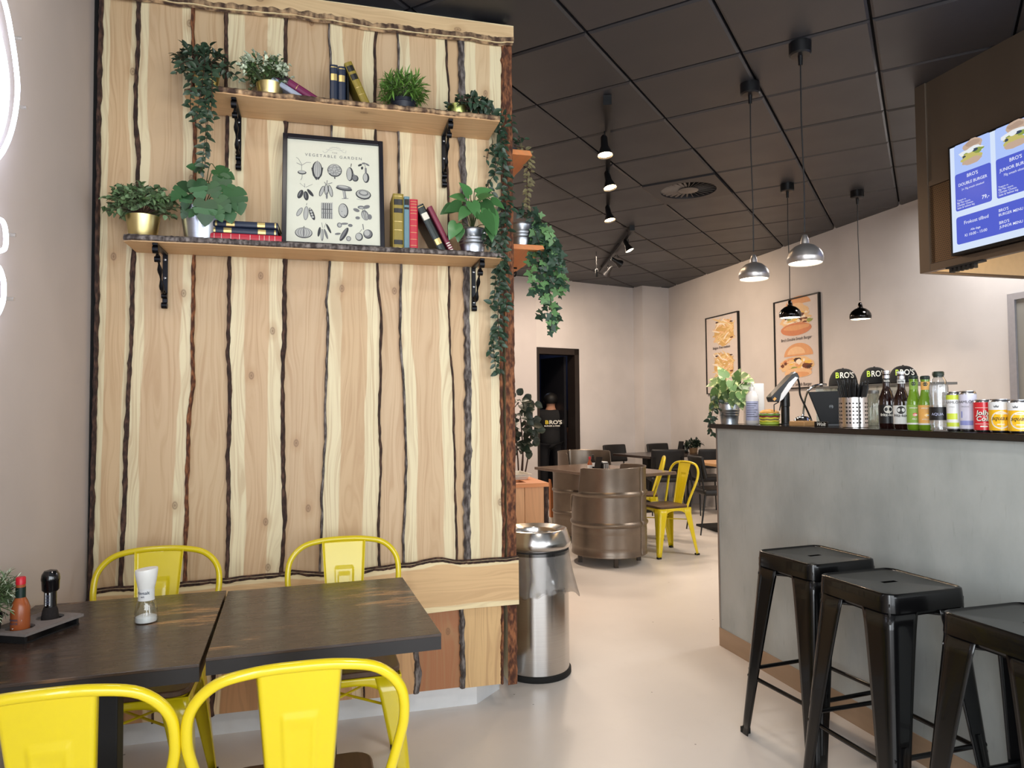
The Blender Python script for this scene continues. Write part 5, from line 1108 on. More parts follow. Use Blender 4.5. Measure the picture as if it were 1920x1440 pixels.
skinned('trousers', [(0, 0, 1.04), (.10, 0, .86), (.106, .01, .50), (.106, 0, .09), (-.10, 0, .86), (-.106, .01, .50), (-.106, 0, .09)], [(0, 1), (1, 2), (2, 3), (0, 4), (4, 5), (5, 6)], [(.165, .115), .10, .072, .060, .10, .072, .060], 'trousers_black')
def pl(name, mb, m, sm=50): return mb.xf(Matrix.Scale(S_, 4)).build(name, m, per, smooth=sm)
hair = MB(); hair.sheet(lambda u, v: (.094*math.cos(2*PI*u)*math.sin(.02+v*2.35), -.006+.112*math.sin(2*PI*u)*math.sin(.02+v*2.35), 1.632+.105*math.cos(.02+v*2.35)), 24, 12); pl('hair', hair, 'hair_black')
for s_ in (-1, 1): pl('ear', MB().lathe([(.0, -.006), (.018, -.004), (.024, 0), (.016, .006), (0, .007)], 12, (s_*.082, .02, 1.60), False, (s_, -.3, 0)), 'skin'); pl('eye', MB().lathe([(0, -.012), (.009, -.008), (.012, 0), (.009, .008), (0, .012)], 10, (s_*.032, .098, 1.615), False), 'print_white')
pl('nose', MB().lathe([(.014, 0), (.012, .012), (.005, .036), (0, .04)], 10, (0, .105, 1.575), True, (0, .25, 1)), 'skin'); pl('mouth', MB().box((0, .098, 1.548), (.045, .01, .010)), 'book_maroon')
def shirt_print(s, x, z, size, m, al='LEFT', b=.03):
    q = text(s, size, b, al); mb = MB()
    for p in q.v: mb.v.append(Vector(((x+p.x), -.137+.9*(x+p.x)**2, z+p.y)))
    mb.f = q.f; pl('lettering', mb, m, None)
shirt_print('B', -.085, 1.235, .082, 'print_yellow'); shirt_print("RO'S", -.033, 1.235, .082, 'print_white'); shirt_print('BURGER & FRIES', .007, 1.195, .0285, 'print_white', 'CENTER')

# ================================================================== ceiling fittings
mat('lamp_glow', (255, 240, 215), .4, emit=(255, 214, 160), estr=40.); mat('disc_glow', (255, 250, 240), .4, emit=(255, 238, 210), estr=7.)
mat('pewter', (176, 172, 170), .34, .8); mat('dark_chrome', (52, 50, 50), .12, 1.)
def pendant(px, py, pxs, pys, lab, m, r=.085):
    c = pZ(px, py, CEIL-.02); zz = [z for z in (x*.002+1.5 for x in range(900))]
    zb = min(zz, key=lambda z: abs((lambda d: 720-F*d.dot(UP)/d.dot(FW))(Vector((c.x, c.y, z))-CAM)-pys))
    t = thing('pendant_lamp', lab, 'lamp', (c.x, c.y, zb), 0, 'round pendant lamps over the counter')
    MB().lathe([(.055, CEIL-.012-zb), (.055, CEIL-.07-zb), (.048, CEIL-.078-zb), (.012, CEIL-.080-zb), (.010, CEIL-.13-zb), (.0, CEIL-.13-zb)], 28).build('ceiling_rose', 'black_satin', t, smooth=40)
    h = r*1.15; MB().tube([(.0, 0, h+.06), (.004, 0, (CEIL-zb)*.35), (-.003, 0, (CEIL-zb)*.65), (0, 0, CEIL-.12-zb)], .0035, 8).build('cord', 'black_matte', t)
    sh = MB().lathe([(r*.93, 0), (r, .012), (r*1.0, .022), (r*1.012, .026), (r*1.0, .030), (r*.97, h*.45), (r*.82, h*.68), (r*.55, h*.88), (r*.30, h*.97), (r*.24, h*1.0), (r*.22, h*1.2), (r*.14, h*1.42), (.008, h*1.46)], 36, caps=False).build('shade', m, t, smooth=40)
    MB().lathe([(r*.925, .004), (r*.6, .006), (0, .006)], 32, caps=False).build('diffuser', 'disc_glow', t)
    MB().box((r*1.04, 0, .03), (.014, .008, .018)).build('clip', 'steel_bolt', t)
    l = lamp('pendant_bulb', 'SPOT', (c.x, c.y, zb-.006), 20, (1, .90, .77), (0, 0, 0), spot_size=2.7, spot_blend=.6, shadow_soft_size=.07)
pendant(1406, 160, 1411, 524, 'pewter pendant lamp, left one of the nearer pair, over the counter', 'pewter', .085); pendant(1500, 84, 1511, 494, 'pewter pendant lamp with the highest shade, over the counter', 'pewter', .088)
pendant(1476, 347, 1480, 596, 'dark chrome pendant lamp hanging in front of the burger poster', 'dark_chrome', .088); pendant(1607, 360, 1613, 599, 'dark chrome pendant lamp hanging farthest right', 'dark_chrome', .088)
# track with three lit spots
def track(p0, p1, lab, n): 
    t = thing('track_rail', lab, 'track light', ((p0.x+p1.x)/2, (p0.y+p1.y)/2, CEIL)); d = (p1-p0).normalized(); m = MB().box((p0+p1)/2, (.034, (p1-p0).length, .03), Matrix.Rotation(-math.atan2(d.x, d.y), 3, 'Z')).build('rail', 'black_satin', t, True)
    for k in (.06, .94): q_ = p0.lerp(p1, k); MB().lathe([(.014, 0), (.014, .05)], 12, (q_.x, q_.y, q_.z)).build('ceiling_mount', 'black_satin', t, True)
    MB().box(p0-d*.04+Vector((0, 0, .015)), (.05, .12, .06), Matrix.Rotation(-math.atan2(d.x, d.y), 3, 'Z')).build('feed_box', 'black_satin', t, True); return t
a = pZ(1139, 205, CEIL-.06); b = pZ(1141, 402, CEIL-.06); track(a, b, 'black ceiling track carrying three lit spots in a row', 3)
def spot(px, py, lab, dr, on, Lz, group='track spotlights on the ceiling', e=30):
    """lamp head hanging below a track; dr = aiming direction"""
    c = pZ(px, py, Lz); d = Vector(dr).normalized(); t = thing('track_spotlight', lab, 'spotlight', c, 0, group)
    MB().tube([(0, 0, CEIL-.06-Lz), (0, 0, .05)], .006, 8).build('stem', 'black_satin', t)
    q = -d*.06; MB().lathe([(.012, -.10), (.022, -.085), (.026, -.02), (.046, .03), (.050, .045)], 24, (0, 0, 0), False, d).build('head', 'black_satin', t, smooth=40)
    MB().lathe([(.045, .034), (0, .036)], 20, (0, 0, 0), False, d).build('bulb', 'lamp_glow' if on else 'disc_glow', t)
    l = lamp('spot_beam', 'SPOT', c+d*.055, e, (1, .72, .46), d.to_track_quat('-Z', 'Y').to_euler(), spot_size=1.9, spot_blend=.8, shadow_soft_size=.045)
spot(1134, 280, 'lit track spot nearest the viewer', (.0, -.15, -1), True, CEIL-.18, e=22); spot(1142, 343, 'middle lit spot of the single-file track', (.1, -.25, -1), True, CEIL-.17, e=30); spot(1142, 405, 'farthest lit spot of the single-file track', (.1, -.2, -1), True, CEIL-.17, e=30)
a = pZ(1182, 434, CEIL-.05); b = pZ(1126, 508, CEIL-.05); track(a, b, 'slanting black ceiling track with three cone spots near the back', 3)
spot(1178, 464, 'cone spot at the upper end of the slanting track', (.35, -.35, -1), False, CEIL-.15, e=60); spot(1158, 492, 'middle cone spot of the slanting track aimed at the right wall', (1, .25, -.45), False, CEIL-.15, e=60); spot(1140, 510, 'lowest cone spot of the slanting track turned away from the viewer', (-.2, 1, -.7), False, CEIL-.15, e=8)
P = pZ(1118, 470, CEIL); t = thing('pull_cord', 'small black pull hanging on a wire from the ceiling beside the slanting track', 'cord', P); MB().tube([(0, 0, 0), (0, 0, -.22)], .003, 6).build('wire', 'black_matte', t); MB().lathe([(.010, -.32), (.016, -.31), (.016, -.23), (.008, -.22)], 12).build('handle', 'black_matte', t, smooth=40)
# round air diffuser in its own tile
mat('vent_metal', (50, 48, 50), .45, .1); mat('vent_slat', (112, 106, 102), .45, .2); t = thing('air_diffuser', 'round slatted air diffuser panel in the dark ceiling', 'vent', DTILE)
g2 = TS/2-.005
m = MB(); k0 = 40; outer, inner = [], []
for i in range(k0):
    a = 2*PI*i/k0; ca, sa = math.cos(a), math.sin(a); q = g2/max(abs(ca), abs(sa)); outer.append((ca*q, sa*q)); inner.append((ca*.235, sa*.235))
fx = lambda p, z: ea*p[0]+eb*p[1]+Vector((0, 0, z))
m.v = [fx(p, -.022) for p in outer]+[fx(p, -.022) for p in inner]+[fx(p, .02) for p in outer]+[fx(p, .02) for p in inner]
for i in range(k0): j = (i+1) % k0; m.f += [(i, j, k0+j, k0+i), (i, 2*k0+i, 2*k0+j, j), (k0+i, k0+j, 3*k0+j, 3*k0+i)]
m.build('panel', 'vent_metal', t, smooth=30); MB().lathe([(.236, .028), (0, .028)], 32, caps=False).build('duct', 'groove_black', t); MB().lathe([(.085, -.02), (.080, -.024), (0, -.025)], 28, caps=False).build('hub', 'vent_slat', t, smooth=40)
for i in range(28):
    a = 2*PI*i/28; MB().box((.158*math.cos(a), .158*math.sin(a), -.008), (.155, .016, .002), Matrix.Rotation(a, 3, 'Z') @ Matrix.Rotation(.7, 3, 'X')).build('slat', 'vent_slat', t)

# ================================================================== posters on the right wall
mat('poster_paper', (214, 204, 200), .5, var=.03); mat('poster_frame', (16, 15, 16), .35); mat('poster_ink', (62, 52, 52), .6)
FOOD = {'bun': (222, 164, 118), 'bun2': (210, 136, 98), 'bunl': (234, 194, 152), 'meat': (112, 62, 42), 'sauce2': (232, 196, 150), 'cheese': (238, 196, 96), 'salad': (150, 160, 84), 'cream': (244, 232, 214), 'fry': (230, 202, 148), 'fry2': (212, 174, 112), 'dark': (70, 44, 36)}
for k, v in FOOD.items(): mat('print_'+k, v, .6, var=.06, scale=25)
class PxPrint(Print):
    """print whose shapes are given by the pixel they have in the photograph; points lie on the poster's own plane"""
    def px(s, x, y): p = pP(x, y, s.n, s.o); d = p-s.o; return (d.dot(s.ux), d.dot(s.uy))
    def fit(s, mb, t, p0, p1, lift=.002, **kw):
        a, b = s.px(*p0), s.px(*p1); q = text(t, 1., align='LEFT', **kw); wd = max(v.x for v in q.v)-min(v.x for v in q.v); k = abs(b[0]-a[0])/wd
        mb.add([s.at(a[0]+v.x*k, a[1]+v.y*k, lift) for v in q.v], q.f); return k
def poster(c, lab, shapes, texts):
    """c: pixel corners tl, tr, br, bl"""
    P = [pX(x, y, XR-.02) for x, y in c]; y0 = (P[0].y+P[3].y)/2; y1 = (P[1].y+P[2].y)/2; z1 = (P[0].z+P[1].z)/2; z0 = (P[2].z+P[3].z)/2
    t = thing('framed_poster', lab, 'poster', (XR-.01, (y0+y1)/2, (z0+z1)/2), 0, 'framed burger posters on the right wall'); ft = .013
    MB().bx(XR-.02, XR-.002, y1+ft, y0-ft, z0+ft, z1-ft).build('paper', 'poster_paper', t, True)
    for a in ((y1, y0, z1-ft, z1), (y1, y0, z0, z0+ft), (y1, y1+ft, z0+ft, z1-ft), (y0-ft, y0, z0+ft, z1-ft)): MB().bx(XR-.034, XR-.001, *a).build('frame_rail', 'poster_frame', t, True)
    pr = PxPrint((XR-.0202, y0, z0), (0, -1, 0), (0, 0, 1)); lift = .0008
    for nm, lst in shapes:
        parts = {}
        for it in lst:
            tone, x, y, rx, ry, wob = it[:6]; kd = it[6] if len(it) > 6 else ''
            lift += .0001; u, v = pr.px(x, y); u2, _ = pr.px(x+rx, y); _, v2 = pr.px(x, y-ry)
            lift -= .00008; pr.poly(parts.setdefault(tone, MB()), ell(u, v, abs(u2-u), abs(v2-v), 14 if kd == 'stick' else 22, 0, PI if kd == 'dome' else 2*PI, wob=wob, seed=x*.1+ry, rot=it[7] if kd == 'stick' else 0.), lift)
        multi(nm, [(m_, 'print_'+k_) for k_, m_ in parts.items()], t, True)
    for s_, a, b in texts: m_ = MB(); pr.fit(m_, s_, a, b, lift+.0004, bold=.006); m_.build('lettering', 'poster_ink', t, True)
def bits(r2, tones, x, y, rx, ry, n, s0, s1):
    return [(r2.choice(tones), x+rx*r2.uniform(-1, 1), y+ry*r2.uniform(-1, 1), r2.uniform(s0, s1), r2.uniform(s0, s1)*.5, .5) for _ in range(n)]
def burger_a(x, y):   # double burger, 36 px half width
    r2 = random.Random(5)
    return [('bun', x+4, y-32, 24, 15, 0, 'dome'), ('bunl', x+1, y-27, 14, 7, 0, 'dome'), ('sauce2', x+2, y-17, 24, 11, .3)]+bits(r2, ['cream', 'cheese', 'sauce2', 'bun'], x+2, y-16, 20, 8, 26, 2, 7)+[('sauce2', x-2, y-2, 31, 11, .3)]+bits(r2, ['cream', 'cheese', 'meat', 'sauce2', 'salad', 'cream', 'bunl'], x-1, y-3, 27, 9, 44, 2, 7)+[('dark', x-17, y-5, 4, 2.5, .6), ('meat', x+9, y-13, 6, 3, .6), ('bun2', x, y+15, 30, 12, .05), ('bun', x, y+12, 26, 5, .2)]
def burger_b(x, y):
    r2 = random.Random(9)
    return [('bun', x+3, y-15, 28, 24, 0, 'dome'), ('bunl', x-1, y-18, 17, 14, 0, 'dome'), ('sauce2', x, y+1, 31, 14, .25)]+bits(r2, ['sauce2', 'cheese', 'bun2', 'bun', 'cream', 'meat', 'cheese'], x, y+2, 27, 11, 52, 2, 8)+[('dark', x+1, y-7, 7, 4, .6), ('cream', x+4, y-4, 5, 5, .4), ('meat', x+20, y+4, 9, 5, .6), ('dark', x+23, y+5, 5, 3, .6), ('salad', x-4, y+8, 6, 2.5, .7), ('bunl', x+2, y+17, 27, 9, .08), ('bun', x+2, y+20, 22, 5, .1)]
def fries(x, y):
    r2 = random.Random(int(x+y)); L = [('fry2', x, y, 19, 24, .25)]
    for k in range(60): L.append((['fry', 'fry2', 'bunl', 'cream', 'fry'][k % 5], x+r2.uniform(-15, 15), y+r2.uniform(-22, 22), r2.uniform(4, 11), 1.5, .05, 'stick', r2.uniform(-.7, .7)))
    return L+[('dark', x-13, y-17, 3, 1.4, .5), ('dark', x+14, y-20, 3, 1.2, .5), ('meat', x+15, y+10, 3, 1.6, .5)]
poster([(1323.7, 597), (1384.5, 583), (1387, 737), (1326, 739)], 'left framed poster of two fries portions, behind the counter plant', [('fries_picture', fries(1357, 622)), ('fries_picture', fries(1357, 685))], [('Belgian Fries medium', (1337, 656), (1369, 649))])
poster([(1451.7, 567), (1536, 548), (1540, 726), (1454.5, 731)], 'right framed poster of two burgers behind a pendant lamp', [('burger_picture', burger_a(1492, 602)), ('burger_picture', burger_b(1494, 682))], [("Bro's Double Smash Burger", (1465, 642), (1522, 634)), ("Bro's Junior Smash Burger", (1465, 725), (1522, 721))])
# grey doorway edge at the far right of the wall
mat('door_grey', (140, 138, 132), .6, var=.06, scale=3); d2 = struct(bpy.data.objects.new('door_2', None)); COL.objects.link(d2); ya, yb = 4.345, 3.45; d2.location = (XR, 3.9, 0)
MB().bx(XR-.012, XR-.001, yb, ya-.06, 0, 2.20).build('door_leaf', 'door_grey', d2, True); mat('alu', (176, 178, 188), .35, .6)
MB().bx(XR-.03, XR-.001, ya-.06, ya, 0, 2.25).build('door_frame', 'alu', d2, True); MB().bx(XR-.03, XR-.001, yb, ya-.06, 2.20, 2.25).build('door_head', 'alu', d2, True)

# ================================================================== extractor hood with menu screen
HX, HY, HZ = 3.376, 3.36, 2.152
mat('hood_steel', (118, 104, 90), .42, .75, var=.12, scale=3, stretch=(1, 1, .2))
s = NT('perforated_steel'); o = s.n('SeparateXYZ', i_0=s.coord()); fy = s.math('MULTIPLY', o.outputs[1], 88.); fz = s.math('MULTIPLY', o.outputs[2], 88.)
row = s.math('MODULO', s.math('FLOOR', fz), 2.); a = s.math('SUBTRACT', s.math('FRACT', s.math('MULTIPLY_ADD', row, .5, fy)), .5); b = s.math('SUBTRACT', s.math('FRACT', fz), .5)
d = s.math('SQRT', s.math('ADD', s.math('MULTIPLY', a, a), s.math('MULTIPLY', b, b))); hole = s.math('LESS_THAN', d, .27)
s.link(s.mix(hole, lin((134, 112, 90)), lin((22, 18, 15))), s.b.inputs['Base Color']); s.link(s.math('SUBTRACT', 1., hole), s.b.inputs['Metallic']); s.b.inputs['Roughness'].default_value = .36
t = thing('extractor_hood', 'bronze-coloured steel kitchen hood under the ceiling holding the menu screen', 'hood', (HX+.5, 2.2, CEIL))
YH0 = .4
MB().bx(HX, HX+.04, HY-.075, HY, HZ, CEIL-.014).build('corner_post', 'hood_steel', t, True, bevel=.003)
zl = pX(1735, 352, HX).z; zm = pX(1735, 342, HX).z
MB().bx(HX+.012, HX+.03, YH0, HY-.075, zm, CEIL-.014).build('upper_panel', 'hood_steel', t, True)
MB().bx(HX+.004, HX+.03, YH0, HY-.075, zl, zm).build('mid_rail', 'hood_steel', t, True); MB().bx(HX+.014, HX+.03, YH0, HY-.075, HZ+.045, zl).build('perforated_panel', 'perforated_steel', t, True)
MB().bx(HX, HX+.035, YH0, HY-.075, HZ, HZ+.045).build('lower_lip', 'hood_steel', t, True, bevel=.003)
MB().bx(HX+.04, HX+1.25, HY-.03, HY, HZ, CEIL-.03).build('end_panel', 'hood_steel', t, True); MB().bx(HX+1.22, HX+1.25, YH0, HY-.03, HZ, CEIL-.03).build('back_panel', 'hood_steel', t, True)
mat('hood_inside', (206, 184, 150), .4, .3); MB().bx(HX+.04, HX+1.22, YH0, HY-.03, HZ+.22, HZ+.24).build('inner_ceiling', 'hood_inside', t, True); MB().bx(HX+.05, HX+1.21, HY-.036, HY-.031, HZ+.012, HZ+.22).build('inner_end', 'hood_inside', t, True)
mat('hood_tube', (255, 240, 210), .4, emit=(255, 214, 150), estr=10.); MB().bx(HX+.10, HX+.16, YH0+.3, HY-.25, HZ+.19, HZ+.215).build('light_tube', 'hood_tube', t, True); MB().bx(HX+.60, HX+.66, YH0+.3, HY-.25, HZ+.19, HZ+.215).build('light_tube', 'hood_tube', t, True)
# black toothed sensor clip under the lip
t = thing('cable_clip', 'black toothed plastic bracket under the lip of the hood', 'bracket', pX(1808, 498, HX-.004)); y0_, y1_ = pX(1776, 505, HX).y, pX(1842, 490, HX).y
MB().bx(HX-.012, HX+.03, y1_, y0_, HZ-.010, HZ-.001).build('plate', 'black_matte', t, True)
for k in range(6): yy = y0_-.02-(y0_-y1_-.05)*k/6; MB().bx(HX-.008, HX+.02, yy-.014, yy, HZ-.034, HZ-.010).build('tooth', 'black_matte', t, True)
# menu screen
TX = HX-.045; c4 = [pX(x, y, TX) for x, y in ((1778.7, 280.6), (1789, 474))]; ty0 = (c4[0].y+c4[1].y)/2; tz1 = c4[0].z; tz0 = c4[1].z; ty1 = ty0-1.03
t = thing('menu_screen', 'flat menu screen showing burger offers in white and blue on the hood', 'screen', (TX, (ty0+ty1)/2, tz0))
MB().bx(TX+.001, HX+.003, ty1-.012, ty0+.012, tz0-.014, tz1+.012).build('casing', 'black_satin', t, True)
def glow(name, rgb, k=1.): s = NT(name); s.b.inputs['Base Color'].default_value = (0, 0, 0, 1); s.b.inputs['Roughness'].default_value = .2; s.b.inputs['Emission Color'].default_value = lin(rgb); s.b.inputs['Emission Strength'].default_value = k
SCRN = 1.0
for nm, c_ in (('screen_white', (214, 228, 250)), ('screen_pale', (176, 198, 250)), ('screen_blue', (84, 98, 206)), ('screen_text', (240, 244, 255)), ('screen_bun', (196, 170, 150)), ('screen_bun2', (176, 150, 132)), ('screen_salad', (140, 158, 78)), ('screen_dark', (60, 74, 92)), ('screen_cheese', (196, 186, 110)), ('screen_cream', (232, 236, 240))): glow(nm, c_, SCRN)
MB().bx(TX, TX+.002, ty1, ty0, tz0, tz1).build('display', 'screen_white', t, True)
pr = PxPrint((TX-.0005, ty0, tz0), (0, -1, 0), (0, 0, 1)); H_ = tz1-tz0
def card(u0, u1, v0, v1, m_, lift=.001, r=.012):
    P = []
    for cx, cy, a0 in ((u1-r, v1-r, 0), (u0+r, v1-r, PI/2), (u0+r, v0+r, PI), (u1-r, v0+r, 1.5*PI)): P += [(cx+r*math.cos(a0+k*PI/8), cy+r*math.sin(a0+k*PI/8)) for k in range(5)]
    q = MB(); pr.poly(q, P, lift); return q.build('menu_card', m_, t, True)
UL = pr.px(1791, 340)[0]; UR = pr.px(1859, 330)[0]; cw = UR-UL; U2 = pr.px(1868, 320)[0]; VB = pr.px(1795, 397)[1]; VT = pr.px(1790.5, 329)[1]; VP = VT+.158; gp = U2-UR
Vb0, Vb1 = pr.px(1798, 459)[1], pr.px(1795.6, 408)[1]
names = [("BRO'S", 'DOUBLE BURGER', '2× 70g smash oksekød'), ("BRO'S", 'JUNIOR BURGER', '70g smash oksekød'), ("BRO'S", 'FRIES MENU', '')]
for i in range(3):
    u0 = UL+i*(cw+gp); card(u0, u0+cw, VB, VP, 'screen_pale'); card(u0, u0+cw, VB, VT, 'screen_blue', .0014)
    cx = u0+cw/2; cy = VT+.085; parts = {}
    for k, (tone, dx, dy, rx, ry) in enumerate((('bun', .01, .045, .062, .030), ('bun2', .005, .053, .045, .014), ('cream', 0, .012, .075, .022), ('salad', .012, .004, .060, .016), ('cheese', -.02, -.004, .040, .012), ('dark', .02, .012, .018, .008), ('dark', -.045, -.006, .010, .008), ('cream', -.01, .016, .022, .010), ('cheese', 0, -.026, .066, .020), ('bun', .0, -.040, .062, .018))): pr.poly(parts.setdefault(tone, MB()), ell(cx+dx, cy+dy, rx, ry, 18, wob=.3, seed=k+i), .0018+.0001*k)
    multi('burger_picture', [(m_, 'screen_'+k_) for k_, m_ in parts.items()], t, True)
    bh = VT-VB
    def tline(s_, uc, v, wd, al, b_=.006):
        if not s_: return
        q = text(s_, 1., b_, 'LEFT'); ww = max(p.x for p in q.v); kk = wd/ww; x0_ = uc-wd/2 if al == 'c' else uc
        MB().add([pr.at(x0_+p.x*kk, v+p.y*kk, .0034) for p in q.v], q.f).build('lettering', 'screen_text', t, True)
    tline(names[i][0], cx, VB+.83*bh, .31*cw, 'c'); tline(names[i][1], cx, VB+.65*bh, .80*cw, 'c'); tline(names[i][2], cx, VB+.52*bh, .62*cw, 'c', .0)
    for kx, (s_, wd) in enumerate((('Toppet m.', .26), ('Big Mac sauce,', .38), ('Cheddar Cheese,', .46), ('Salat & hakket løg', .49))): tline(s_, u0+.05*cw, VB+(.26-.07*kx)*bh, wd*cw, 'l', .0)
    tline('79,-', u0+.74*cw, VB+.12*bh, .20*cw, 'l', .012)
uw = 3*cw+2*gp; card(UL, UL+uw, Vb0, Vb1, 'screen_blue', .0014, .014)
def ft(s_, p0, p1, b_=.004): q = MB(); pr.fit(q, s_, p0, p1, .0022, bold=b_); q.build('lettering', 'screen_text', t, True)
ft('Frokost tilbud', (1808, 421), (1853.5, 410)); ft('Alle dage', (1820.5, 432), (1839, 427)); ft('Kl 10:00 - 15:00', (1809.5, 444), (1851, 434))
ft("BRO'S", (1873, 398), (1891, 393)); ft('BURGER MENU', (1873, 406), (1918.5, 394)); ft("BRO'S", (1874, 421), (1892.5, 416)); ft('JUNIOR MENU', (1875, 428.5), (1919, 417))

# ================================================================== things on the counter
def on_counter(px, X, z=CT): d = ray(px, 800); P = CAM+d*(X/d.x); return Vector((P.x, P.y, z))
def k_at(P): return mpp(P)
def ang(P): return math.atan2(CAM.y-P.y, CAM.x-P.x)       # side that faces the viewer
# plant
P = on_counter(1368, 2.34); k = k_at(P); t = thing('potted_plant', 'variegated pale green plant in zinc bucket at the end of the counter', 'plant', P); pot(t, tuple(P), 15.5*k, 19.5*k, 39*k, 'zinc', 'zinc')
for (x, y, dx, dz, s_) in [(a_, b_, c_, d_, e_*.82) for a_, b_, c_, d_, e_ in ((1352, 715, -.7, .2, .11), (1360, 708, -.3, .5, .10), (1372, 715, .1, -.4, .10), (1385, 708, .5, .1, .11), (1395, 720, .7, -.5, .12), (1390, 735, .5, -.9, .11), (1345, 732, -.6, -.8, .11), (1352, 745, -.4, -1, .10), (1378, 735, .3, -.8, .11), (1365, 728, -.2, -.9, .11), (1400, 712, .8, -.2, .08), (1342, 718, -.8, -.1, .09), (1372, 748, .1, -1, .07), (1388, 752, .4, -1, .07), (1358, 755, -.3, -1, .07), (1350, 725, -.5, -.6, .10), (1362, 718, -.2, -.2, .10), (1378, 722, .3, -.5, .10), (1392, 728, .6, -.7, .10), (1368, 740, 0, -1, .10), (1384, 744, .3, -1, .09), (1344, 742, -.6, -1, .08), (1356, 736, -.3, -1, .1), (1380, 712, .2, .4, .09), (1338, 758, -.7, -.9, .07), (1398, 742, .7, -.9, .08))]:
    p = pX(x, y, 2.32+rnd.uniform(-.05, .05)); dd = Vector((dx*.27, -dx*.96, dz)).normalized()+Vector((-.2, -.2, 0)); MB().tube(smoothpath([P+Vector((0, 0, 36*k)), (P+p)/2+Vector((0, 0, .08)), p], 4), .002, 5).build('leaf_stalk', 'stem_green', t, True); leaf(t, 'heart', 'leaf_pale', p, dd, Vector((-.6, -.7, .6))+rv(.3), s_)
P2 = Vector((2.24, P.y+.03, CT)); t = thing('ivy_sprig', 'thin green vine hanging over the counter end beside the zinc bucket', 'plant', P2)
for a in ([(1350, 770), (1340, 765), (1333, 780), (1330, 800), (1335, 812)], [(1350, 760), (1342, 740), (1338, 760), (1332, 790)], [(1345, 780), (1336, 790), (1328, 805), (1340, 815)]): vine(t, [pX(x, y, 2.26-.01*i) for i, (x, y) in enumerate(a)], 'oval', 'leaf_dark', .042, .026)
# white box and pump bottle
mat('white_plastic', (232, 230, 230), .3, var=.01); mat('label_blue', (176, 182, 214), .4, var=.1, scale=60)
P = on_counter(1414, 2.50); k = k_at(P); t = thing('napkin_dispenser', 'tall white dispenser box behind the pump bottle', 'dispenser', P); MB().box((0, 0, 37*k), (.09, 36*k, 74*k), Matrix.Rotation(-.25, 3, 'Z')).build('case', 'white_plastic', t, bevel=.006, seg=3); MB().box((-.046, .008, 40*k), (.006, 24*k, 40*k), Matrix.Rotation(-.25, 3, 'Z')).build('front_cover', 'white_plastic', t, bevel=.003)
P = on_counter(1411, 2.34); k = k_at(P); t = thing('pump_bottle', 'white hand sanitiser pump bottle on the counter', 'bottle', P)
MB().lathe([(11*k, 0), (12.3*k, 2*k), (12.3*k, 46*k), (11*k, 54*k), (6*k, 61*k), (4.5*k, 62*k), (4.5*k, 66*k)], 32).build('body', 'white_plastic', t, smooth=40); a0 = ang(P)
MB().sheet(lambda u, v: (12.5*k*math.cos(a0-1.1+2.2*u), 12.5*k*math.sin(a0-1.1+2.2*u), (7+36*v)*k), 16, 1).build('label', 'label_blue', t, smooth=60)
for j in range(7): MB().sheet(lambda u, v: (12.5*k*1.01*math.cos(a0-.9+(1.7-.25*(j % 3))*u), 12.5*k*1.01*math.sin(a0-.9+(1.7-.25*(j % 3))*u), (38-4*j+1.1*v)*k), 12, 1).build('label_line', 'label_ink', t)
MB().lathe([(5.5*k, 66*k), (5.5*k, 70*k), (1.6*k, 70.5*k), (1.6*k, 76*k), (5*k, 76.5*k), (5*k, 79*k), (0, 79.5*k)], 16).build('pump', 'white_plastic', t, smooth=40); MB().tube([(0, 0, 77.5*k), (0, 9*k, 77.5*k), (0, 13*k, 75.5*k)], 1.5*k, 8).build('nozzle', 'white_plastic', t, smooth=50)
# toy burger
mat('toy_bun', (226, 166, 84), .5); mat('toy_lettuce', (110, 150, 60), .5); mat('toy_onion', (128, 34, 60), .5); mat('toy_cheese', (226, 214, 70), .4); mat('toy_patty', (120, 104, 84), .6); mat('toy_green', (176, 200, 70), .5)
P = on_counter(1443, 2.32); k = k_at(P); t = thing('toy_burger', 'colourful model burger between pump bottle and card terminal', 'model burger', P); R = 18.5*k
def wavy(z0, z1, r, m_, nm, amp): MB().sheet(lambda u, v: ((r+amp*math.sin(u*2*PI*9)*math.sin(PI*v))*math.cos(2*PI*u)*(1 if 0 < v < 1 else .9), (r+amp*math.sin(u*2*PI*9)*math.sin(PI*v))*math.sin(2*PI*u)*(1 if 0 < v < 1 else .9), z0+(z1-z0)*v+amp*.6*math.sin(u*2*PI*7)), 72, 4).build(nm, m_, t, smooth=60)
MB().lathe([(R*.86, 0), (R*.98, 2*k), (R*.96, 5*k), (R*.8, 6*k)], 28).build('bottom_bun', 'toy_green', t, smooth=40); wavy(5.5*k, 9*k, R*.98, 'toy_cheese', 'cheese', .6*k); MB().lathe([(R*.88, 7.5*k), (R*.92, 10*k), (R*.86, 12.5*k)], 28).build('patty', 'toy_patty', t, smooth=40); wavy(11*k, 14.5*k, R*.98, 'toy_cheese', 'cheese', .7*k); wavy(14.5*k, 17.5*k, R*1.0, 'toy_onion', 'onion', .7*k); wavy(17*k, 21*k, R*1.0, 'toy_lettuce', 'lettuce', .9*k); wavy(20.5*k, 22*k, R*.9, 'salt_cap', 'sauce', .5*k)
MB().lathe([(R*.9, 21.5*k), (R*.95, 23*k), (R*.88, 25.5*k), (R*.6, 28*k), (0, 29.5*k)], 28).build('top_bun', 'toy_bun', t, smooth=40)
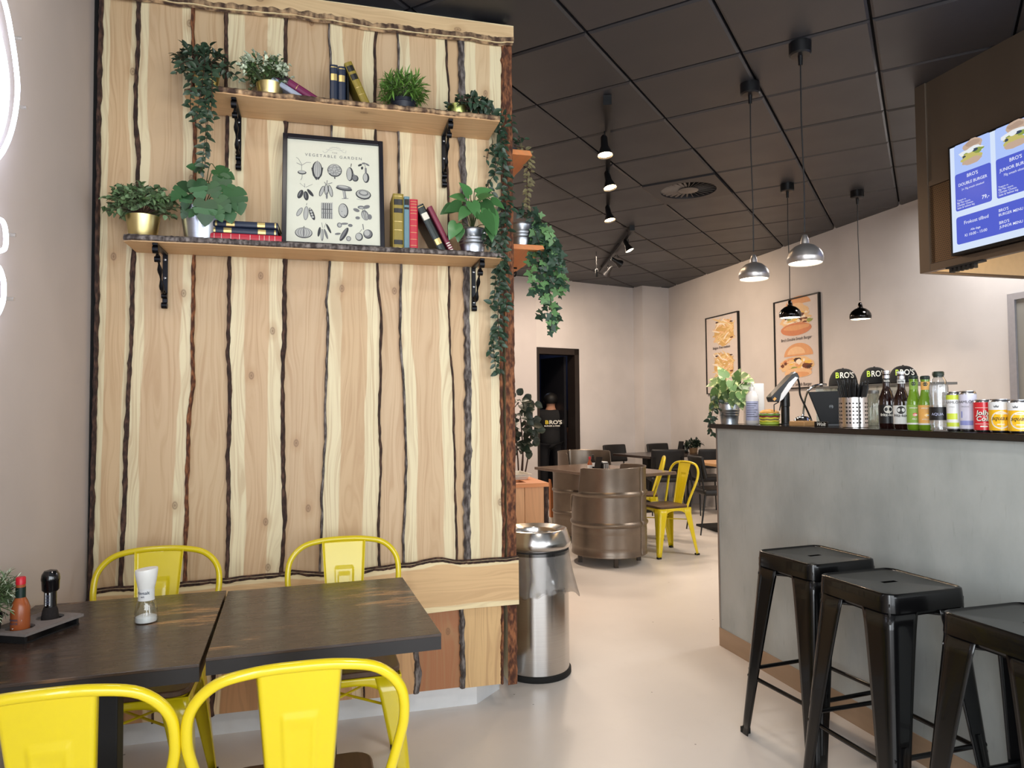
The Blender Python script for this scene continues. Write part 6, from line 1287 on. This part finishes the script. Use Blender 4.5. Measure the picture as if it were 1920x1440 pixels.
# card terminal on a post
P = on_counter(1473, 2.38); k = k_at(P); t = thing('card_terminal', 'black and white card terminal tilted on a black post with cable', 'terminal', P)
MB().lathe([(13*k, 0), (13*k, 2*k), (7.5*k, 3*k), (7.5*k, 34*k), (8.6*k, 35*k), (8.6*k, 58*k), (7.5*k, 62*k), (0, 63*k)], 24).build('post', 'black_satin', t, smooth=40)
vr = Vector((RT.x, RT.y, 0)); up_ = Vector((0, 0, 1)); tow = Vector((-FW.x, -FW.y, 0))                      # image right at the counter front, seen from the viewer
def T_(x, y, off=0.): return vr*((x-1473)*k)+up_*((800-y)*k)+tow*off
tm = MB(); outl = [(1437, 748), (1440, 757), (1452, 757), (1491, 712), (1487, 703), (1476, 707)]
tm.prism(outl, lambda u, v, q: T_(u, v, q), .0, .075); tm.build('body', 'black_satin', t, bevel=.004)
MB().prism([(1452, 757), (1459, 752), (1488, 713), (1483, 711), (1470, 722), (1456, 742)], lambda u, v, q: T_(u, v, q), -.003, .078).build('side_panel', 'white_plastic', t, bevel=.002)
MB().prism([(1447, 742), (1472, 713), (1475, 715), (1450, 745)], lambda u, v, q: T_(u, v, q), .012, .063).build('display', 'black_gloss', t); MB().prism([(1474, 711), (1484, 701), (1487, 704), (1478, 713)], lambda u, v, q: T_(u, v, q), .015, .060).build('paper_slot', 'steel_bolt', t); MB().prism([(1440, 752), (1444, 748), (1447, 751), (1443, 755)], lambda u, v, q: T_(u, v, q), .072, .079).build('logo', 'toy_bun', t)
MB().tube([T_(1447, 775, .04), T_(1447, 762, .04), T_(1456, 757, .04)], .003, 6).build('bracket_arm', 'black_satin', t); MB().tube([T_(1457, 773, .04), T_(1460, 758, .04)], .003, 6).build('bracket_arm', 'black_satin', t)
MB().tube(smoothpath([T_(1486, 705, .03), T_(1494, 712, .02), T_(1499, 725, .01), T_(1502, 745, 0), T_(1512, 768, 0), T_(1520, 787, 0), T_(1523, 799, 0)], 6), .005, 8).build('cable', 'black_satin', t, smooth=60)
# service bell on a wooden base
mat('chrome', (220, 220, 222), .08, 1.); mat('bell_wood', (190, 146, 96), .5, var=.1); P = on_counter(1505, 2.31); k = k_at(P); t = thing('service_bell', 'chrome service bell on a small wooden block', 'bell', P)
MB().box((0, 0, 4.5*k), (34*k, 34*k, 9*k), Matrix.Rotation(.25, 3, 'Z')).build('base', 'bell_wood', t, bevel=.003); MB().lathe([(15*k, 9.2*k), (15.5*k, 10.5*k), (13*k, 15*k), (8*k, 18*k), (2*k, 19*k), (1.6*k, 20*k), (1.6*k, 22*k), (0, 22.4*k)], 32).build('dome', 'chrome', t, smooth=40)
P = on_counter(1540, 2.275); k = k_at(P); t = thing('counter_sign', 'small black sign with white slanted lettering on the counter', 'sign', P, math.radians(-75)); MB().box((0, 0, 5*k), (28*k, 3*k, 10*k)).build('block', 'black_satin', t, bevel=.001); q = text('Wolt', 9*k, .02, shear=.3); MB().add([(p.x, -1.6*k, 2*k+p.y) for p in q.v], q.f).build('lettering', 'print_white', t)
# black tablet
P = on_counter(1552, 2.47); k = k_at(P); t = thing('tablet_till', 'large black tablet till seen from behind, leaning over the counter', 'tablet', P); 
def T2(x, y, off=0.): return vr*((x-1552)*k)+up_*((800-y)*k)+tow*off
m = MB(); fr_ = [(1513, 737), (1590, 735), (1594, 797), (1539, 797)]; m.prism(fr_, lambda u, v, q: T2(u, v, q+.0003*(797-v)), .0, .010); m.build('shell', 'black_matte', t, bevel=.003); MB().lathe([(4*k, 0), (0, .001)], 16, T2(1556, 765, .0205), False, tow).build('emblem', 'black_gloss', t)
MB().prism([(1545, 797), (1590, 797), (1590, 800), (1540, 800)], lambda u, v, q: T2(u, v, q), -.12, .02).build('foot', 'black_satin', t)
# straw holder
P = on_counter(1601, 2.33); k = k_at(P); t = thing('straw_holder', 'perforated steel straw holder full of black straws', 'holder', P); R = 25*k; Hh = 56*k
brushed('holder_steel', (214, 208, 204), .22, .3)
MB().lathe([(R*.98, 0), (R, .002), (R, Hh), (R-.002, Hh), (R-.002, .004)], 48, caps=False).build('cylinder', 'holder_steel', t, smooth=30); MB().lathe([(R*.98, .001), (0, .0015)], 32, caps=False).build('floor', 'holder_steel', t)
a0 = ang(P)
for j in range(6):
    for i in range(-5, 6):
        if i in (-3, 3): continue
        a = a0+i*.235; z = Hh*(.16+.128*j); MB().lathe([(.0042, .0003), (0, .0005)], 8, (R*math.cos(a), R*math.sin(a), z), False, (math.cos(a), math.sin(a), 0)).build('hole', 'groove_black', t)
mat('straw_black', (16, 16, 18), .3)
for i in range(72):
    a = rnd.uniform(0, 2*PI); r0 = R*.66*math.sqrt(rnd.random()); b = Vector((r0*.45*math.cos(a), r0*.45*math.sin(a), .006)); tp = Vector((r0*1.95*math.cos(a), r0*1.95*math.sin(a), (80+rnd.uniform(-4, 12)-12*(r0/R)**2)*k)); 
    o = thing('straw', 'black drinking straw in the perforated steel holder', 'straw', P+b, 0, 'black straws in the holder'); MB().tube([(0, 0, 0), tp-b], .0034, 7).build('tube', 'straw_black', o, smooth=60)
# glass display case behind, with chrome rail, jars
CZ = pX(1600, 722, 2.72).z; P0_ = pX(1535, 722, 2.72); P1_ = pX(1722, 722, 2.72)
t = thing('display_case', 'low glass display case on the counter carrying the black caps', 'display case', (2.78, (P0_.y+P1_.y)/2, CT)); thin_glass('case_glass', (.80, .84, .82), .06); mat('case_frame', (120, 118, 114), .4, .6)
MB().bx(2.70, 2.95, P1_.y, P0_.y, CZ-.012, CZ).build('top', 'case_frame', t, True); MB().bx(2.70, 2.704, P1_.y, P0_.y, CT-.02, CZ-.012).build('front_pane', 'case_glass', t, True); MB().bx(2.70, 2.95, P0_.y-.004, P0_.y, CT-.02, CZ-.012).build('side_pane', 'case_glass', t, True)
MB().bx(2.70, 2.95, P1_.y, P0_.y, CT-.04, CT-.02).build('bottom', 'case_frame', t, True); MB().bx(2.72, 2.94, P1_.y, P0_.y-.01, CT+.09, CT+.096).build('glass_shelf', 'case_glass', t, True); MB().bx(2.755, 2.80, 1.4, 3.6, .0, CT-.04).build('stand', 'black_matte', t, True)
MB().tube(smoothpath([pX(1506, 792, 2.62), pX(1507, 765, 2.62), pX(1512, 740, 2.62), pX(1522, 726, 2.64), pX(1535, 721.5, 2.69), pX(1550, 721, 2.72)], 6), .006, 10).build('chrome_rail', 'chrome', t, True, smooth=60)
mat('box_grey', (110, 112, 112), .5)
for j, (x0_, x1_) in enumerate(((1627, 1651), (1652, 1676))):
    P = pX((x0_+x1_)/2, 790, 2.62); P.z = CT; k = k_at(P); o = thing('glass_jar', ['empty glass jar left of the cola bottles, beside the straw holder', 'empty glass jar hidden behind the first cola bottle'][j], 'jar', P); MB().lathe([(11*k, 0), (12*k, 2*k), (12*k, 52*k), (9*k, 58*k), (9*k, 62*k)], 28, caps=False).build('glass', 'case_glass', o, smooth=40); MB().lathe([(11*k, .001), (0, .002)], 24, caps=False).build('base', 'case_glass', o); MB().lathe([(9.8*k, 60*k), (9.8*k, 66*k), (0, 66.5*k)], 24).build('lid', 'case_frame', o, smooth=40)
# caps
mat('cap_fabric', (16, 16, 17), .85, var=.06, scale=200); mat('cap_lime', (178, 208, 60), .6)
for j, (x, y0_, lab) in enumerate(((1581, 720, 'black cap, leftmost of three, above the straw holder'), (1640, 720, 'middle one of the three black caps on the display case'), (1694, 720, 'black cap behind the white-labelled cola bottle'))):
    P = pX(x, y0_, 2.80); P.z = CZ; k = k_at(P); o = thing('baseball_cap', lab, 'cap', P, ang(P)+PI/2, 'black caps with lime and white lettering'); R = 25*k
    MB().sheet(lambda u, v: (R*math.cos(2*PI*u)*math.cos(v*PI/2)**.75, (R*1.1*math.sin(2*PI*u))*math.cos(v*PI/2)**.75, 33*k*math.sin(v*PI/2)**.95), 32, 10).build('crown', 'cap_fabric', o, smooth=60)
    MB().sheet(lambda u, v: ((R*.95)*math.cos(PI+PI*u), R*1.1*math.sin(PI+PI*u)*(1+.55*v*math.sin(PI*u)), .002+.004-.012*v*0), 20, 3).build('brim', 'cap_fabric', o, smooth=60, solid=.003)
    MB().lathe([(.006, 0), (.004, .004), (0, .005)], 10, (0, 0, 32.5*k)).build('button', 'cap_fabric', o, smooth=40)
    def cl_(s_, x_, m_):
        q = text(s_, 16.*k, .02, 'LEFT'); mb = MB()
        for p in q.v:
            xx = x_+p.x*.72; zz = 14.5*k+p.y*.95; sn = (zz/(33*k))**1.0526; f_ = max(0, 1-sn*sn)**.375; yy = -R*1.1*math.sqrt(max(0, f_**2-(xx/R)**2))-.005; mb.v.append(Vector((xx, yy, zz)))
        mb.f = q.f; mb.build('lettering', m_, o)
    cl_('B', -13*k, 'cap_lime'); cl_("RO'S", -5.5*k, 'print_white')
# bottles and cans
def bottle(px, X, hpx, wpx, lab, m, prof, name='drink_bottle', cat='bottle', grp=None):
    P = on_counter(px, X); k = k_at(P); t = thing(name, lab, cat, P, 0, grp); R = wpx/2*k; H2 = hpx*k
    MB().lathe([(r*R, z*H2) for r, z in prof], 40).build('body', m, t, smooth=35); return t, P, R, H2, k
def cband(t, R, z0, z1, m, nm='label', a0=None, span=None, lift=.0006):
    if span is None: return MB().lathe([(R+lift, z0), (R+lift, z1)], 40, caps=False).build(nm, m, t, smooth=60)
    return MB().sheet(lambda u, v: ((R+lift)*math.cos(a0-span/2+span*u), (R+lift)*math.sin(a0-span/2+span*u), z0+(z1-z0)*v), 20, 1).build(nm, m, t, smooth=60)
def ctext(t, s_, R, z, size, a, m, b=.01, lift=.0014, shear=0.): wrap(text(s_, size, b, shear=shear), R, (0, 0, z), a, lift).build('lettering', m, t)
def cdisc(t, R, z, r, a, m, lift=.001, nm='emblem', r2=0.):
    q = MB(); n = 28
    if r2: q.v = [Vector((r*math.cos(2*PI*i/n), r*math.sin(2*PI*i/n), 0)) for i in range(n)]+[Vector((r2*math.cos(2*PI*i/n), r2*math.sin(2*PI*i/n), 0)) for i in range(n)]; q.f = [(i, (i+1) % n, n+(i+1) % n, n+i) for i in range(n)]
    else:
        q.v = [Vector((0, 0, 0))]+[Vector((r*math.cos(2*PI*i/n), r*math.sin(2*PI*i/n), 0)) for i in range(n)]; q.f = [(0, 1+i, 1+(i+1) % n) for i in range(n)]
    wrap(q, R, (0, 0, z), a, lift).build(nm, m, t)
mat('cola_glass', (34, 16, 14), .08, coat=.6, var=.02); mat('label_black', (22, 22, 24), .4); mat('green_juice', (108, 146, 34), .12, coat=.6, var=.05); mat('cap_green', (30, 44, 34), .4); mat('label_lime', (134, 170, 72), .5); mat('label_orange', (232, 176, 96), .5); mat('can_metal', (206, 208, 214), .25, 1.); mat('can_red', (206, 34, 48), .3, coat=.3); mat('can_yellow', (246, 190, 30), .3, coat=.3); mat('can_white', (228, 230, 232), .35); mat('can_lilac', (206, 206, 224), .35); mat('can_lime', (206, 222, 70), .35); mat('can_blue', (140, 148, 206), .4); mat('ink_black', (26, 24, 26), .5)
KOLA = [(.9, 0), (1, .02), (1, .42), (.92, .53), (.62, .63), (.46, .70), (.43, .80), (.42, .92), (.5, .925), (.5, .945), (.42, .95), (.42, .965)]
for px, X, lab, lm, tm_ in ((1664, 2.33, 'dark cola bottle with black label and white emblem, next to the jar', 'label_black', 'print_white'), (1692, 2.31, 'dark cola bottle with white label and black emblem', 'label_white', 'ink_black')):
    t, P, R, H2, k = bottle(px, X, 108, 29, lab, 'cola_glass', KOLA, grp='cola bottles'); a0 = ang(P)+(.15 if px == 1664 else -.1)
    cband(t, R, H2*.09, H2*.41, lm, a0=a0, span=2.9); cband(t, R*.445, H2*.79, H2*.86, lm, 'neck_label'); MB().lathe([(R*.46, H2*.965), (R*.50, H2*.97), (R*.50, H2*1.0), (0, H2*1.005)], 20).build('cap', 'can_metal' if lm == 'label_black' else 'label_white', t, smooth=40); MB().lathe([(R*.44, H2*.87), (R*.43, H2*.965)], 20, caps=False).build('foil', 'can_metal', t, smooth=40)
    ctext(t, 'fritz-kola', R, H2*.215, R*.52, a0, tm_, .02); cdisc(t, R, H2*.33, R*.50, a0, tm_, .001)
    for dx in (-1, 1): q = MB().add([(p[0], p[1], 0) for p in ell(dx*R*.20, 0, R*.13, R*.22, 12)], [tuple(range(12))]); wrap(q, R, (0, 0, H2*.335), a0, .0015).build('emblem_face', lm, t)
    ctext(t, 'kola', R*.445, H2*.81, R*.42, a0, tm_, .02)
JUICE = [(.9, 0), (1, .02), (1, .48), (.9, .56), (.68, .66), (.58, .74), (.56, .90), (.62, .905), (.62, .93), (.55, .94)]
for px, X, lab, lm, nm in ((1715, 2.275, 'green juice bottle with apple label', 'label_lime', 'ÆBLE'), (1737, 2.275, 'green juice bottle with orange label', 'label_orange', 'APPELSIN')):
    t, P, R, H2, k = bottle(px, X, 102, 25, lab, 'green_juice', JUICE, grp='juice bottles'); a0 = ang(P)
    cband(t, R, H2*.10, H2*.46, lm); cband(t, R*.575, H2*.74, H2*.89, lm, 'neck_label'); cband(t, R, H2*.10, H2*.13, 'label_white', 'label_edge', lift=.001); MB().lathe([(R*.62, H2*.93), (R*.66, H2*.94), (R*.66, H2*.985), (R*.5, H2*1.0), (0, H2*1.003)], 24).build('cap', 'cap_green', t, smooth=40)
    q = MB().add([(x_, y_, 0) for x_, y_ in ((-R*.8, -R*.2), (R*.8, -R*.2), (R*.8, R*.15), (R*.3, R*.22), (0, R*.36), (-R*.3, R*.22), (-R*.8, R*.15))], [tuple(range(7))]); wrap(q, R, (0, 0, H2*.41), a0, .001).build('brand_badge', 'cap_green', t); ctext(t, 'søbogaard', R, H2*.395, R*.30, a0, 'print_white', .01, .0016); ctext(t, nm, R, H2*.19, R*.26, a0, 'print_white', .01)
    q = MB().add([(x_, y_, 0) for x_, y_ in ell(R*.1, 0, R*.30, R*.26, 14)], [tuple(range(14))]); wrap(q, R, (0, 0, H2*.28), a0, .001).build('fruit_picture', 'can_red' if lm == 'label_lime' else 'can_yellow', t); cdisc(t, R, H2*.275, R*.14, a0+.25, 'label_white', .0016, 'fruit_flesh')
    cdisc(t, R*.575, H2*.845, R*.3, a0, 'cap_green', .001, 'neck_badge')
# water bottle
P = on_counter(1762, 2.262); k = k_at(P); t = thing('water_bottle', 'clear plastic water bottle with black label and black cap', 'bottle', P); R = 16.5*k; H2 = 111*k; a0 = ang(P); thin_glass('bottle_plastic', (.93, .95, .96), .10)
MB().lathe([(R*.8, 0), (R*.95, .02*H2), (R*.9, .06*H2), (R, .12*H2), (R, .42*H2), (R*.94, .46*H2), (R, .50*H2), (R*.95, .55*H2), (R, .60*H2), (R*.97, .66*H2), (R*.98, .72*H2), (R*.8, .84*H2), (R*.55, .90*H2), (R*.5, .93*H2)], 36, caps=False).build('body', 'bottle_plastic', t, smooth=40); thin_glass('water', (.86, .89, .92), .05); MB().lathe([(R*.75, .01*H2), (R*.93, .04*H2), (R*.93, .78*H2), (0, .781*H2)], 32, caps=False).build('water', 'water', t, smooth=30)
cband(t, R, .18*H2, .40*H2, 'label_black'); ctext(t, 'AQUA', R, .26*H2, R*.42, a0-.2, 'label_blue', .005); MB().lathe([(R*.55, .93*H2), (R*.60, .935*H2), (R*.60, .985*H2), (R*.52, 1.0*H2), (0, H2)], 24).build('cap', 'cap_green', t, smooth=40); cband(t, R*.52, .905*H2, .93*H2, 'cap_green', 'neck_ring')
CAN = [(.80, 0), (.86, .012), (.93, .035), (1, .07), (1, .91), (.94, .955), (.84, .975), (.86, .985), (.86, 1.0), (.80, 1.0), (.78, .98), (0, .98)]
SLIM = [(.82, 0), (.90, .012), (1, .05), (1, .93), (.94, .965), (.86, .98), (.88, .99), (.88, 1.0), (.82, 1.0), (.80, .985), (0, .985)]
def can(px, X, h, wd, lab, base, prof, grp='soft drink cans on the counter'):
    t, P, R, H2, k = bottle(px, X, h, wd, lab, 'can_metal', prof, 'drink_can', 'can', grp); cband(t, R, H2*.07, H2*.915, base, 'printed_wall', lift=.0003); return t, P, R, H2, ang(P)
t, P, R, H2, a0 = can(1790, 2.265, 74, 25, 'slim white and lime mineral water can beside the water bottle', 'can_white', SLIM); cband(t, R, H2*.80, H2*.915, 'can_lime', 'top_band', lift=.0006); cband(t, R, H2*.30, H2*.45, 'can_lime', 'swoosh', a0-.4, 1.6, .0006); cband(t, R, H2*.12, H2*.22, 'can_lime', 'lower_band', lift=.0006); ctext(t, 'RAMLÖSA', R, H2*.70, R*.50, a0, 'ink_black', .0); ctext(t, 'CITRUS', R, H2*.60, R*.22, a0-.3, 'ink_mid', 0)
t, P, R, H2, a0 = can(1816, 2.272, 76, 29, 'slim white and lilac mineral water can beside the red can', 'can_lilac', SLIM); cband(t, R, H2*.16, H2*.27, 'can_blue', 'lower_band', a0-.2, 1.7, .0006); cband(t, R, H2*.34, H2*.5, 'can_blue', 'bottle_mark', a0-.75, .2, .0006); ctext(t, 'RAMLÖSA', R, H2*.70, R*.48, a0-.1, 'ink_black', .0); ctext(t, 'ORIGINAL', R, H2*.60, R*.20, a0-.3, 'ink_mid', 0)
t, P, R, H2, a0 = can(1845, 2.262, 61, 33, 'red cola can with white script lettering', 'can_red', CAN); ctext(t, 'Jolly', R, H2*.52, R*.74, a0-.05, 'ink_black', .035, .0012, .15); ctext(t, 'Cola', R, H2*.34, R*.74, a0, 'ink_black', .035, .0012, .15); ctext(t, 'Jolly', R, H2*.53, R*.74, a0-.09, 'print_white', .02, .0018, .15); ctext(t, 'Cola', R, H2*.35, R*.74, a0-.04, 'print_white', .02, .0018, .15); cband(t, R, H2*.16, H2*.20, 'print_white', 'small_print', a0, .7, .0008); cband(t, R, H2*.25, H2*.262, 'print_white', 'line', a0, 1.8, .0008); cband(t, R, H2*.745, H2*.757, 'print_white', 'line', a0, 1.8, .0008)
for px, lab in ((1877, 'yellow orange-soda can next to the red can'), (1913, 'yellow orange-soda can cut by the right picture edge')):
    t, P, R, H2, a0 = can(px, 2.262, 63, 38, lab, 'can_yellow', CAN); cband(t, R, H2*.68, H2*.915, 'can_white', 'top_band', a0-.35, 2.2, .0006); cdisc(t, R, H2*.38, R*.86, a0, 'print_white', .001, 'orange_ring', R*.74); cdisc(t, R, H2*.38, R*.72, a0, 'can_yellow', .0009, 'orange_slice'); ctext(t, 'squash', R, H2*.38, R*.60, a0, 'ink_black', .004, .0016, .35); q = MB().add([(x_*R*.2, y_*R*.2, 0) for x_, y_ in ((-1, -.5), (1, -.5), (1.2, .5), (.5, .1), (0, .8), (-.5, .1), (-1.2, .5))], [tuple(range(7))]); wrap(q, R, (0, 0, H2*.78), a0-.35, .0012).build('crown_emblem', 'ink_mid', t); cband(t, R, H2*.55, H2*.58, 'print_white', 'small_print', a0, .8, .0012); cband(t, R, H2*.24, H2*.27, 'print_white', 'small_print', a0, .6, .0012)
